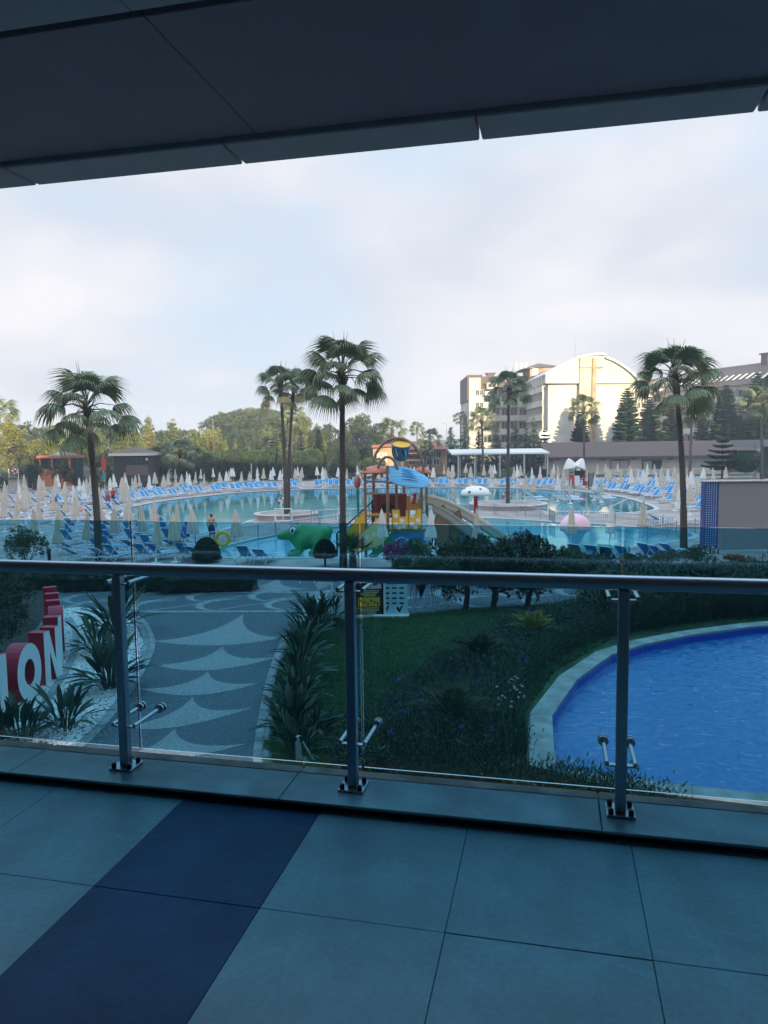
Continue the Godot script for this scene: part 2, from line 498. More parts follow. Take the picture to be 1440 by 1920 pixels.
func make_sky() -> void:
	var im := Image.create(1024, 512, false, Image.FORMAT_RGBF)
	var f := FastNoiseLite.new(); f.seed = 12; f.frequency = 0.55; f.fractal_octaves = 5; f.fractal_gain = 0.5
	var f2 := FastNoiseLite.new(); f2.seed = 77; f2.frequency = 0.22; f2.fractal_octaves = 3
	for y in 512:
		var el := (0.5 - (y + 0.5) / 512.0) * PI
		var up := maxf(sin(el), 0.0)
		for x in 1024:
			var az := (x + 0.5) / 1024.0 * TAU
			var d := Vector3(cos(az) * cos(el), up, sin(az) * cos(el))
			var k := pow(1.0 - up, 3.2)
			var col := Vector3(0.46, 0.68, 0.90).lerp(Vector3(0.68, 0.72, 0.80), k)
			var p := Vector3(d.x, 0.0, d.z) * (1.9 / (up + 0.30))
			p.y = up * 1.2
			var a := f.get_noise_3dv(p * 1.15 + Vector3(3.1, 0, 1.7)) * 0.6 + f2.get_noise_3dv(p) * 0.85
			var cov := smoothstep(-0.34, 0.30, a + 0.26 * k)
			var lit := 0.5 + 0.5 * clampf(f.get_noise_3dv(p * 1.15 + Vector3(3.3, 0.25, 1.7)) * 2.6, -1, 1)
			var cloud := Vector3(0.635, 0.66, 0.735).lerp(Vector3(0.90, 0.855, 0.865), lit)
			col = col.lerp(cloud, cov * 0.82)
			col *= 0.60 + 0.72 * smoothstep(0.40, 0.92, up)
			im.set_pixel(x, y, Color(col.x, col.y, col.z))
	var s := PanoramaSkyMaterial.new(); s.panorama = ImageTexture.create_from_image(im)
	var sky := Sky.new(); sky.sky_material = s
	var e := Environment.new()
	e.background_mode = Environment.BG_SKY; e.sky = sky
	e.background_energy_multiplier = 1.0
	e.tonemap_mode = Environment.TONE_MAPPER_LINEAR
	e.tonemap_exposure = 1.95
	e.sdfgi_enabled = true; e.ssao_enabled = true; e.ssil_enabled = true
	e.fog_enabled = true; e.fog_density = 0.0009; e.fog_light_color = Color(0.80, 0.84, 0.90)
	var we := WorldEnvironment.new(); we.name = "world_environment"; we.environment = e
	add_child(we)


func _ready() -> void:
	rng.seed = 20
	var cam := Camera3D.new(); cam.name = "camera"
	add_child(cam)
	cam.position = Vector3(0, 5.7, 0)
	cam.rotation_order = EULER_ORDER_YXZ
	cam.basis = Basis(Vector3.RIGHT, deg_to_rad(-5.15)) * Basis(Vector3.BACK, deg_to_rad(-0.7))
	cam.fov = 68.88; cam.near = 0.05; cam.far = 4000.0
	cam.current = true
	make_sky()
	var sun := DirectionalLight3D.new(); sun.name = "sun"
	add_child(sun)
	sun.basis = Basis.looking_at(Vector3(-0.466, -0.177, -1.0).normalized(), Vector3.UP)
	sun.light_energy = 1.6; sun.light_color = Color(1.0, 0.92, 0.74); sun.light_angular_distance = 0.5
	sun.shadow_enabled = true
	make_materials()
	build_ground()
	build_balcony()
	build_own_hotel()
	build_buildings()
	build_play_pool()
	build_pool_furniture()
	build_garden()
	build_trees()
	build_people()



const DECK_FRONT := -34.6
const DECK_BACK := -121.0

func main_pool() -> PackedVector2Array:
	return smooth([Vector2(-23.05, -62.39), Vector2(-24.34, -68.19), Vector2(-24.35, -73.61), Vector2(-23.15, -80.92), Vector2(-20.15, -88.11), Vector2(-17.27, -93.03), Vector2(-11.1, -97.32), Vector2(-5.6, -98.56), Vector2(1.45, -98.9), Vector2(9.14, -97.87), Vector2(15.05, -95.41), Vector2(21.2, -89.66), Vector2(23.53, -84.22), Vector2(24.6, -77.13), Vector2(24.12, -69.38), Vector2(23.01, -63.14), Vector2(20.6, -60.44), Vector2(16.95, -59.05), Vector2(13.35, -58.17), Vector2(13.43, -62.41), Vector2(11.02, -65.4), Vector2(7.77, -63.71), Vector2(5.85, -58.26), Vector2(1.62, -56.68), Vector2(-3.23, -56.06), Vector2(-6.73, -58.54), Vector2(-10.01, -58.1), Vector2(-10.78, -53.57), Vector2(-11.81, -48.24), Vector2(-12.6, -46.64), Vector2(-14.02, -49.95), Vector2(-15.72, -52.05), Vector2(-18.79, -54.47)], 4)

func kids_pool() -> PackedVector2Array:
	return smooth([Vector2(-9.48, -38.91), Vector2(-9.51, -40.9), Vector2(-8.61, -44.21), Vector2(-6.34, -48.85), Vector2(-3.02, -52.34), Vector2(1.51, -52.88), Vector2(5.45, -54.25), Vector2(7.53, -56.77), Vector2(9.98, -55.65), Vector2(12.93, -53), Vector2(14.58, -52.09), Vector2(16.57, -50.15), Vector2(18.3, -48.05), Vector2(18.89, -45.94), Vector2(18.17, -43.88), Vector2(15.6, -41.71), Vector2(12.19, -39.43), Vector2(9, -37.94), Vector2(4.8, -37.19), Vector2(-0.57, -37.27), Vector2(-4.38, -37.76), Vector2(-7.7, -38.02)], 4)

func wall_round(st: Shape, p: PackedVector2Array, y0: float, y1: float) -> void:
	for i in p.size():
		var a := p[i]; var b := p[(i + 1) % p.size()]
		st.quad(Vector3(a.x, y0, a.y), Vector3(b.x, y0, b.y), Vector3(b.x, y1, b.y), Vector3(a.x, y1, a.y))

func basin(called: String, p: PackedVector2Array, depth: float, level: float, tile: String, water: String, coping: float) -> void:
	var b := Shape.new()
	b.slab(p, 0, -depth, false)
	wall_round(b, p, -depth, -0.005)
	struct(called + "_basin", b, tile)
	var w := Shape.new()
	w.slab(p, 0, level, false)
	struct(called + "_water", w, water)
	var e := Shape.new()
	ribbon(e, p, -0.05, coping, 0.03, true, 0.035)
	struct(called + "_coping", e, "deck_edge")

func build_ground() -> void:
	var mp := main_pool(); var kp := kids_pool()
	if Geometry2D.is_polygon_clockwise(mp): mp.reverse()
	if Geometry2D.is_polygon_clockwise(kp): kp.reverse()
	# open ground all round the pool deck, out to the horizon
	var g := Shape.new()
	var E := 520.0
	for r in [[-E, E, DECK_FRONT, 300.0], [-E, E, -E, DECK_BACK], [-E, -80.0, DECK_BACK, DECK_FRONT], [80.0, E, DECK_BACK, DECK_FRONT]]:
		g.slab(poly([Vector2(r[0], r[2]), Vector2(r[1], r[2]), Vector2(r[1], r[3]), Vector2(r[0], r[3])]), 0, -0.012, false)
	struct("ground", g, "ground_grass")
	# pool deck with the two pools cut out of it
	var st := Shape.new()
	for r in [[-80.0, 1.5], [1.5, 80.0]]:
		var parts: Array = [poly([Vector2(r[0], DECK_BACK), Vector2(r[1], DECK_BACK), Vector2(r[1], DECK_FRONT), Vector2(r[0], DECK_FRONT)])]
		for hole in [mp, kp]:
			var left := []
			for q in parts: left.append_array(Geometry2D.clip_polygons(q, hole))
			parts = left
		for q in parts: st.slab(q, 0, 0.0, false)
	struct("pool_deck", st, "deck")
	basin("main_pool", mp, 1.35, -0.05, "pool_tile", "pool_water", 0.38)
	basin("kids_pool", kp, 0.40, -0.05, "kids_tile", "kids_water", 0.30)
	# lane lines on the floor of the big pool
	var ln := Shape.new()
	for k in 6:
		var z := -70.0 - k * 5.0
		ln.box(Vector3(5, -1.34, z), Vector3(44, 0.012, 0.35))
	struct("lane_lines", ln, "mid_blue")
	# grey setts of the garden path and the cross path
	var pv := Shape.new()
	pv.slab(poly([Vector2(-60, DECK_FRONT), Vector2(60, DECK_FRONT), Vector2(60, -3.2), Vector2(-60, -3.2)]), 0, 0.0, false)
	var paving := struct("paved_path", pv, "paving_dark")
	inlays(paving)
	beds()
	# low blue hills on the skyline
	var hs := Shape.new()
	var f := FastNoiseLite.new(); f.seed = 5; f.frequency = 0.004
	for k in 60:
		var x0 := -500.0 + k * 16.5
		var w := 16.5
		var y0 := 8.0 + 5.0 * f.get_noise_1d(x0 * 2.5); var y1 := 8.0 + 5.0 * f.get_noise_1d((x0 + w) * 2.5)
		hs.quad(Vector3(x0, -2, -440), Vector3(x0 + w, -2, -440), Vector3(x0 + w, y1, -480), Vector3(x0, y0, -480))
		hs.quad(Vector3(x0, y0, -480), Vector3(x0 + w, y1, -480), Vector3(x0 + w, -2, -515), Vector3(x0, -2, -515))
	struct("hills", hs, "hill")

# a curved bell of light setts: apex, left tip, right tip and the middle of its rounded foot
func bell(a: Vector2, l: Vector2, r: Vector2, b: Vector2) -> PackedVector2Array:
	var p := PackedVector2Array()
	var axis := b - a
	var cl := a + axis * 0.62 + (l - a) * 0.18; var cr := a + axis * 0.62 + (r - a) * 0.18
	for k in 10: p.append(a.lerp(cr, k / 10.0).lerp(cr.lerp(r, k / 10.0), k / 10.0))
	var c := b * 2.0 - (l + r) / 2.0
	c = c.lerp(b, 0.15)
	for k in 14: p.append(r.lerp(c, k / 14.0).lerp(c.lerp(l, k / 14.0), k / 14.0))
	for k in 10: p.append(l.lerp(cl, k / 10.0).lerp(cl.lerp(a, k / 10.0), k / 10.0))
	return p

func inlays(paving: Node3D) -> void:
	for q in [[Vector2(-4.84, -25.11), Vector2(-6.91, -21.66), Vector2(-3.03, -21.9), Vector2(-4.8, -21.03)], [Vector2(-4.66, -20.97), Vector2(-6.13, -19.26), Vector2(-2.94, -19.82), Vector2(-4.5, -18.63)], [Vector2(-4.53, -18.59), Vector2(-5.86, -17.3), Vector2(-3.07, -17.63), Vector2(-4.37, -16.72)], [Vector2(-4.42, -16.65), Vector2(-5.38, -14.92), Vector2(-2.91, -15.93), Vector2(-4.29, -14.77)], [Vector2(-4.3, -14.74), Vector2(-5.25, -13.27), Vector2(-2.66, -13.93), Vector2(-4.21, -13.06)],
			[Vector2(-4.49, -32.08), Vector2(-5.89, -29.97), Vector2(-3.03, -29.57), Vector2(-4.92, -28.71)]]:
		var st := Shape.new()
		st.slab(bell(q[0], q[1], q[2], q[3]), 0, 0.005, false)
		part("light_inlay", st, "paving_light", paving)
	# cross path: two straight bands with rows of open rings between them
	for q in [[Vector2(-11.23, -25.71), Vector2(-7.85, -25.6), Vector2(-2.25, -25.38)], [Vector2(-12.95, -29.75), Vector2(-8.84, -28.95), Vector2(-1.7, -28.72)]]:
		var st := Shape.new()
		ribbon(st, poly(q), -0.11, 0.11, 0.006)
		part("light_band", st, "paving_band", paving)
	for row in 2:
		for k in 16:
			var c := Vector2(-13.5 + k * 2.35 + row * 0.75, -28.35 + row * 1.55)
			if k == 4 and row == 1: c.x += 0.1
			var path := PackedVector2Array()
			for s in 15:
				var a := lerpf(PI * 0.5, PI * 1.36, s / 14.0)
				path.append(c + Vector2(cos(a) * 1.2 + 0.2, -sin(a) * 1.0 + 0.2))
			path.append(c + Vector2(2.2, -0.72))
			var st := Shape.new()
			for s in path.size() - 1:
				var w := 0.13 * (0.35 + 0.9 * sin(PI * clampf((s + 1.5) / 15.0, 0, 1)))
				ribbon(st, PackedVector2Array([path[s], path[s + 1]]), -w, w, 0.0055 + row * 0.001 + 0.0002 * (s % 2))
			part("light_arc", st, "paving_band", paving)
	# light stone borders on both sides of the garden path
	for q in [[Vector2(-6.25, -12.3), Vector2(-6.04, -13.27), Vector2(-5.94, -14.54), Vector2(-6.07, -16.6), Vector2(-6.36, -18.85), Vector2(-6.76, -20.9), Vector2(-7.29, -22.42), Vector2(-8.09, -24.2), Vector2(-8.99, -25.42)], [Vector2(-2.22, -12.82), Vector2(-2.36, -13.77), Vector2(-2.51, -15.15), Vector2(-2.67, -16.84), Vector2(-2.81, -18.7), Vector2(-2.89, -21), Vector2(-2.84, -23.42), Vector2(-2.67, -25.91), Vector2(-2.27, -28.54)]]:
		# one block after another, each with its own length, height and joints
		var line := smooth(q, 8, false)
		var cuts := PackedVector2Array([line[0]])
		var run := 0.0; var want := 0.42
		for k in range(1, line.size()):
			var from := line[k - 1]; var L := from.distance_to(line[k]); var done := 0.0
			while run + L - done >= want:
				done += want - run; run = 0.0
				cuts.append(from.lerp(line[k], done / L)); want = rng.randf_range(0.34, 0.5)
			run += L - done
		for k in cuts.size() - 1:
			for side in 2:
				var d := (cuts[k + 1] - cuts[k]).normalized(); var st := Shape.new()
				ribbon(st, PackedVector2Array([cuts[k] + d * 0.006, cuts[k + 1] - d * 0.006]), [-0.17, 0.006][side], [-0.006, 0.17][side], 0.03 + rng.randf_range(-0.004, 0.004), false, 0.04)
				part("border_stone", st, "paving_band" if rng.randf() < 0.6 else "paving_light", paving)

func beds() -> void:
	# planting bed and white gravel on the left of the path
	var soil := Shape.new()
	soil.slab(smooth([Vector2(-7.62, -12.14), Vector2(-6.25, -12.3), Vector2(-6.04, -13.27), Vector2(-5.94, -14.54), Vector2(-6.09, -16.6), Vector2(-6.41, -18.85), Vector2(-6.86, -20.9), Vector2(-7.42, -22.43), Vector2(-8.31, -24.21), Vector2(-9.46, -25.69), Vector2(-11.53, -26.41), Vector2(-16.86, -27.62)], 3), 0, 0.012, false)
	struct("left_bed", soil, "gravel")
	var grs := Shape.new()
	grs.slab(smooth([Vector2(-9.88, -11.82), Vector2(-6.59, -11.73), Vector2(-8.81, -17.07), Vector2(-10.9, -22.6), Vector2(-11.73, -25.57), Vector2(-13.61, -30.01), Vector2(-15.59, -30.71), Vector2(-25.42, -31.35)], 2), 0, 0.018, false)
	struct("left_bed_soil", grs, "soil")
	var kb := Shape.new()
	ribbon(kb, smooth([Vector2(-6.99, -13.41), Vector2(-7.45, -15.47), Vector2(-7.9, -17.42), Vector2(-8.31, -19.16), Vector2(-8.99, -21.28), Vector2(-9.83, -23.21), Vector2(-10.67, -24.71)], 4, false), -0.09, 0.09, 0.06, false, 0.07)
	struct("gravel_kerb", kb, "paving_band")
	# lawn and beds on the right of the path
	var lawn := Shape.new()
	lawn.slab(smooth([Vector2(-2.08, -12.19), Vector2(-2.48, -15.15), Vector2(-2.77, -18.7), Vector2(-2.83, -20.89), Vector2(-2.75, -23.27), Vector2(-1.95, -23.8), Vector2(-0.04, -24.3), Vector2(2.54, -25.36), Vector2(5.19, -25.73), Vector2(7.8, -26.38), Vector2(11.13, -26.55), Vector2(14.03, -26.95), Vector2(19.77, -27.9), Vector2(34.77, -25.51), Vector2(13.58, -9.68), Vector2(5.04, -8.67), Vector2(1.36, -10.53), Vector2(-1.06, -11.24)], 2), 0, 0.03, true)
	struct("lawn", lawn, "turf")
	# strip of lawn in front of the pool deck
	for q in [[Vector2(-22.93, -34.47), Vector2(-15.35, -34.22), Vector2(-10.26, -33.71), Vector2(-6.93, -32.92), Vector2(-6.38, -31.32), Vector2(-6.5, -29.79), Vector2(-7.22, -29.17), Vector2(-9.98, -29.24), Vector2(-13.1, -30.09), Vector2(-20.85, -31.29)], [Vector2(-1.96, -33.4), Vector2(0.95, -34.06), Vector2(4.44, -34.41), Vector2(9.15, -33.46), Vector2(15.04, -34.22), Vector2(17.64, -34.97), Vector2(17.51, -33.72), Vector2(14.18, -32.24), Vector2(9.38, -30.26), Vector2(5.95, -29.55), Vector2(3, -29.97), Vector2(-0.49, -31.17)]]:
		var s2 := Shape.new()
		s2.slab(smooth(q, 3), 0, 0.03, true)
		struct("deck_lawn", s2, "turf")
	# fountain basin: low wall with a stone cap, blue inside
	var rim := smooth([Vector2(2.24, -11.39), Vector2(2.33, -11.81), Vector2(2.8, -14.16), Vector2(3.91, -16.48), Vector2(5.3, -18.43), Vector2(6.5, -19.4), Vector2(8.08, -20.29), Vector2(10.29, -21.17), Vector2(12.21, -21.6), Vector2(14.12, -21.17), Vector2(14.21, -18.08), Vector2(12.36, -14.97), Vector2(9.45, -11.89), Vector2(6.8, -10.47), Vector2(5.47, -10.31), Vector2(4.52, -10.6), Vector2(3.44, -10.94)], 1)
	var w := Geometry2D.offset_polygon(rim, -0.42, Geometry2D.JOIN_MITER)
	var inner: PackedVector2Array = w[0]
	if Geometry2D.is_polygon_clockwise(rim): rim.reverse()
	if Geometry2D.is_polygon_clockwise(inner): inner.reverse()
	var fb := Shape.new()
	wall_round(fb, rim, 0.0, 0.40)
	struct("fountain_outer_wall", fb, "rim_stone")
	var bed := Shape.new()
	ribbon(bed, rim, 0.02, 0.03, 0.36, true)
	var whole := struct("fountain_rim", bed, "rim_stone")
	for i in inner.size():
		var a := inner[i]; var b := inner[(i + 1) % inner.size()]
		var ao := nearest(rim, a); var bo := nearest(rim, b)
		var n := maxi(1, int(round(a.distance_to(b) / 0.95)))
		for k in n:
			var g := 0.004 / maxf(a.distance_to(b) / n, 0.1)
			var u0 := k / float(n) + g / n; var u1 := (k + 1) / float(n) - g / n
			var q := PackedVector2Array([a.lerp(b, u0), a.lerp(b, u1), ao.lerp(bo, u1), ao.lerp(bo, u0)])
			var cap := Shape.new()
			cap.slab(q, 0.39, 0.45 + rng.randf_range(-0.003, 0.003))
			part("coping_stone", cap, "rim_stone", whole)
	var iw := Shape.new()
	wall_round(iw, inner, 0.0, 0.39)
	struct("fountain_inner_wall", iw, "fountain_wall")
	var fl := Shape.new()
	fl.slab(inner, 0, 0.05, false)
	struct("fountain_floor", fl, "fountain_tile")
	# rippled water: a fine grid that runs on a little under the rim
	var fw := Shape.new()
	var wide: PackedVector2Array = Geometry2D.offset_polygon(inner, 0.22, Geometry2D.JOIN_MITER)[0]
	var r1 := FastNoiseLite.new(); r1.seed = 4; r1.frequency = 1.5; r1.fractal_octaves = 2; r1.domain_warp_enabled = true; r1.domain_warp_amplitude = 0.35; r1.domain_warp_frequency = 0.8
	var lo := wide[0]; var hi := wide[0]
	for p in wide: lo = lo.min(p); hi = hi.max(p)
	var step := 0.065
	var nx := int((hi.x - lo.x) / step) + 2; var ny := int((hi.y - lo.y) / step) + 2
	var hgt := func(x: float, z: float) -> float:
		var d := Vector2(x - 9.2, z + 15.8)
		return 0.030 * (1.0 - absf(r1.get_noise_2d(x * 1.0, z * 1.7)) * 2.2) + 0.010 * sin(d.length() * 15.0 + 3.0 * r1.get_noise_2d(x, z)) * exp(-d.length() * 0.22)
	var ids := PackedInt32Array(); ids.resize(nx * ny); ids.fill(-1)
	for j in ny:
		for i in nx:
			var x := lo.x + i * step; var z := lo.y + j * step
			if not Geometry2D.is_point_in_polygon(Vector2(x, z), wide): continue
			var y: float = hgt.call(x, z)
			var nn := Vector3(y - hgt.call(x + 0.03, z), 0.03, y - hgt.call(x, z + 0.03)).normalized()
			ids[j * nx + i] = fw.vert(Vector3(x, 0.215 + y, z), nn, Vector2(x, z))
	for j in ny - 1:
		for i in nx - 1:
			var a := ids[j * nx + i]; var b := ids[j * nx + i + 1]; var c := ids[(j + 1) * nx + i]; var d := ids[(j + 1) * nx + i + 1]
			if a >= 0 and b >= 0 and c >= 0 and d >= 0: fw.ix.append_array(PackedInt32Array([a, b, d, a, d, c]))
	struct("fountain_water", fw, "fountain_water")

func nearest(p: PackedVector2Array, a: Vector2) -> Vector2:
	var best := p[0]; var d := 1e9
	for q in p:
		if q.distance_to(a) < d: d = q.distance_to(a); best = q
	return best



const TURN := -0.2234   # the hotel front is turned 12.8 degrees from the camera's own axes

func balcony_frame(called: String) -> Node3D:
	var o := Node3D.new(); o.name = numbered(called); add_child(o)
	o.rotation.y = TURN
	return o

func build_balcony() -> void:
	# floor: square tiles on a screed, one row of dark ones
	var fl := balcony_frame("balcony_floor"); fl.set_meta("kind", "structure")
	var sc := Shape.new()
	sc.box(Vector3(0, 4.073, 0.105), Vector3(24, 0.30, 5.79))
	part("screed", sc, "grout", fl)
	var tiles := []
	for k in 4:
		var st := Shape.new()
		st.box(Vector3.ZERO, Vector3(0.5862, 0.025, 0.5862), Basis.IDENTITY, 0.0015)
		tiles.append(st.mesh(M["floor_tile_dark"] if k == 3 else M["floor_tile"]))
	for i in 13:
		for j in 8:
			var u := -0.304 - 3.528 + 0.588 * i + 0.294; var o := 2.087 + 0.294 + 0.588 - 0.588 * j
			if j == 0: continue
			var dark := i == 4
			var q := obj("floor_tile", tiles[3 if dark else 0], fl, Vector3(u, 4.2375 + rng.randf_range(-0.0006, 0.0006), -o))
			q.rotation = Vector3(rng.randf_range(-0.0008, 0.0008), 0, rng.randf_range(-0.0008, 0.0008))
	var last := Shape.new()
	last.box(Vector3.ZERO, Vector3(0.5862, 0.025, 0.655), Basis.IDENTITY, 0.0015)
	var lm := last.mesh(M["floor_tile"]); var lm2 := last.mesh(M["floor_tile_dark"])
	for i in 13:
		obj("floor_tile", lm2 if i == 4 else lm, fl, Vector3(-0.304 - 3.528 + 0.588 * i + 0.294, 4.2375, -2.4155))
	# kerb: stone slabs that overhang a dark recess
	var kb := balcony_frame("balcony_kerb"); kb.set_meta("kind", "structure")
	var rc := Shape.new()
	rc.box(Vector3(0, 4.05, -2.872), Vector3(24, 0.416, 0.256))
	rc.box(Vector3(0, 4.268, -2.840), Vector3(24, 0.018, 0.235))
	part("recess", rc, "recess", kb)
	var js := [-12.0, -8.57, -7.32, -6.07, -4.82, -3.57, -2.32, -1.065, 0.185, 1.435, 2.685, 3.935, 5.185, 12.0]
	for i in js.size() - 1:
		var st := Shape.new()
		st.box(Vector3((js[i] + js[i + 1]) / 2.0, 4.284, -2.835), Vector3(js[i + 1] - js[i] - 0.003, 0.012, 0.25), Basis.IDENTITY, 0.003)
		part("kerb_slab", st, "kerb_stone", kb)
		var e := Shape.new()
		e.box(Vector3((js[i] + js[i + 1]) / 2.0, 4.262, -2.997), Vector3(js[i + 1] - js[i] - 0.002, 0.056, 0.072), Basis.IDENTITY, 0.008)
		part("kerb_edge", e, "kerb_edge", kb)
	# soffit above
	var so := balcony_frame("balcony_ceiling"); so.set_meta("kind", "structure")
	var jc := [-12.0, -9.01, -7.92, -6.84, -5.755, -4.67, -3.585, -2.5, -1.408, -0.315, 0.775, 1.865, 2.95, 4.04, 12.0]
	for i in jc.size() - 1:
		var w: float = jc[i + 1] - jc[i]
		var st := Shape.new()
		st.box(Vector3((jc[i] + jc[i + 1]) / 2.0, 7.06, -3.24), Vector3(w - 0.011, 0.12, 0.24), Basis.IDENTITY, 0.006)
		part("edge_panel", st, "soffit", so)
	var jp := [-12.0, -5.95, -3.6, -1.243, 1.11, 3.46, 12.0]
	for i in jp.size() - 1:
		var w: float = jp[i + 1] - jp[i]
		var st := Shape.new()
		st.box(Vector3((jp[i] + jp[i + 1]) / 2.0, 7.075, -2.665), Vector3(w - 0.002, 0.10, 0.905), Basis.IDENTITY, 0.003)
		part("ceiling_panel", st, "soffit_panel", so)
		var s2 := Shape.new()
		s2.box(Vector3((jp[i] + jp[i + 1]) / 2.0, 7.05, 0.46), Vector3(w - 0.002, 0.10, 5.2), Basis.IDENTITY, 0.003)
		part("ceiling_panel", s2, "soffit", so)
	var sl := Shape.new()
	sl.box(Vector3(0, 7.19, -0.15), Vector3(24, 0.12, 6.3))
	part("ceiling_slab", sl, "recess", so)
	build_railing()

func build_railing() -> void:
	var t := balcony_frame("glass_railing")
	tag(t, "stainless steel balcony railing with blue tinted glass panels and a round handrail", "railing")
	var h := Shape.new()
	h.tube([Vector3(-9, 5.178, -2.868), Vector3(9, 5.178, -2.868)], 0.0285, 24)
	part("handrail", h, "steel_brushed", t)
	var plate := Shape.new(); plate.box(Vector3(0, 0.005, 0), Vector3(0.105, 0.009, 0.105), Basis.IDENTITY, 0.002)
	var bolt := Shape.new(); bolt.lathe([Vector2(0.0105, 0.0), Vector2(0.0105, 0.014), Vector2(0.008, 0.020), Vector2(0.0, 0.022)], 10)
	var post := Shape.new()
	post.box(Vector3(0, 0.435, 0), Vector3(0.040, 0.852, 0.040), Basis.IDENTITY, 0.003)
	post.tube([Vector3(0, 0.855, 0), Vector3(0, 0.866, 0)], 0.013, 10)
	var cross := Shape.new()
	cross.box(Vector3(0, 0, 0.0), Vector3(0.118, 0.007, 0.026), Basis.IDENTITY, 0.002)
	var arm := Shape.new()
	arm.tube([Vector3(0, 0.008, 0.008), Vector3(0, 0.008, -0.205)], 0.0085, 12)
	arm.tube([Vector3(0, 0.008, -0.205), Vector3(0, 0.008, -0.2165)], 0.021, 20)
	arm.tube([Vector3(0, 0.008, -0.2315), Vector3(0, 0.008, -0.242)], 0.021, 20)
	var pm := post.mesh(M["steel_brushed"]); var plm := plate.mesh(M["steel_brushed"]); var bm := bolt.mesh(M["bolt_cap"]); var cm := cross.mesh(M["steel"]); var am := arm.mesh(M["steel"])
	for u in [-7.08, -6.03, -4.98, -3.93, -2.885, -1.84, -0.796, 0.26, 1.305, 2.35, 3.395, 4.44]:
		var p := obj("post", pm, t, Vector3(u, 4.29, -2.868))
		obj("base_plate", plm, p)
		for x in [-0.037, 0.037]:
			for z in [-0.037, 0.037]: obj("bolt", bm, p, Vector3(x, 0.009, z))
		for y in [0.185, 0.822]:
			obj("crossbar", cm, p, Vector3(0, y, 0))
			for x in [-0.052, 0.052]: obj("clamp_arm", am, p, Vector3(x, y, 0))
	var jg := [-7.05, -5.95, -4.87, -3.86, -2.97, -1.903, -0.812, 0.273, 1.36, 2.45, 3.5, 4.55]
	for i in jg.size() - 1:
		var g := Shape.new()
		g.box(Vector3((jg[i] + jg[i + 1]) / 2.0, 4.82, -3.098), Vector3(jg[i + 1] - jg[i] - 0.011, 1.086, 0.012))
		part("glass_panel", g, "tinted_glass", t)

func build_own_hotel() -> void:
	var t := balcony_frame("hotel_wing")
	tag(t, "tall hotel wing that carries the balcony and shades the garden", "building")
	var w := Shape.new()
	w.box(Vector3(0, 1.95, 5.5), Vector3(24, 3.9, 16.2))          # below the balcony
	w.box(Vector3(0, 5.6, 8.2), Vector3(24, 3.1, 10.4))           # behind it
	w.box(Vector3(-2.5, 13.2, 5.0), Vector3(19, 11.8, 16.6))      # above it, low part
	w.box(Vector3(9.5, 16.8, 5.0), Vector3(5, 19.0, 16.6))
	w.box(Vector3(-22, 9.5, 5.3), Vector3(20, 19.0, 16.0))
	w.box(Vector3(51, 13.5, 5.3), Vector3(78, 27.0, 16.0))
	w.box(Vector3(122, 17.5, 5.3), Vector3(64, 35.0, 16.0))
	part("wall", w, "render_wall", t)
	var d := Shape.new()
	for k in 5:
		d.box(Vector3(-6.0 + k * 3.0, 5.35, 2.985), Vector3(2.2, 2.2, 0.03))
	part("glass_door", d, "window_glass", t)
	# storeys of windows over the garden front
	var win := Shape.new()
	win.box(Vector3.ZERO, Vector3(1.8, 1.6, 0.06))
	var wm := win.mesh(M["window_glass"])
	for s in 3:
		for k in 6: obj("window", wm, t, Vector3(-10.5 + k * 3.4, 9.3 + s * 3.3, -3.31))



# a box given by two opposite corners of its front face and its depth
func front_box(st: Shape, a: Vector3, b: Vector3, depth: float, ch := 0.0) -> void:
	st.box(Vector3((a.x + b.x) / 2, (a.y + b.y) / 2, a.z - depth / 2), Vector3(absf(b.x - a.x), absf(b.y - a.y), depth), Basis.IDENTITY, ch)

# rows of recessed balconies along a wall that runs from p to q; y0 is the first parapet's foot
func balconies(t: Node3D, p: Vector3, q: Vector3, y0: float, storeys: int, bays: int, h: float, skip := []) -> void:
	var d := q - p; d.y = 0
	var w := d.length() / bays
	var x := d.normalized(); var z := x.cross(Vector3.UP)   # z points out of the wall
	var b := Basis(x, Vector3.UP, z)
	var par := Shape.new(); par.box(Vector3(0, h * 0.21, 0.55), Vector3(w - 0.02, h * 0.42, 1.0), Basis.IDENTITY)
	var fin := Shape.new(); fin.box(Vector3(0, h * 0.71, 0.5), Vector3(0.16, h * 0.58, 0.98))
	var win := Shape.new(); win.box(Vector3(0, h * 0.66, 0.04), Vector3(w * 0.78, h * 0.50, 0.06))
	var fr := Shape.new()
	for k in [-0.38, 0.0, 0.38]: fr.box(Vector3(w * k, h * 0.66, 0.085), Vector3(0.08, h * 0.5, 0.03))
	fr.box(Vector3(0, h * 0.90, 0.087), Vector3(w * 0.78, 0.07, 0.032))
	var pm := par.mesh(M["wall_cream"]); var fm := fin.mesh(M["wall_cream"]); var wm := win.mesh(M["window_glass"]); var frm := fr.mesh(M["window_frame"])
	for s in storeys:
		for k in bays:
			if [s, k] in skip: continue
			var at := p + x * (w * (k + 0.5)); at.y = y0 + s * h
			var o := obj("balcony", pm, t, at); o.basis = b
			var wi := obj("window", wm, t, at); wi.basis = b
			obj("frame", frm, wi)
			var f := obj("balcony_divider", fm, t, at + x * (w * 0.5)); f.basis = b

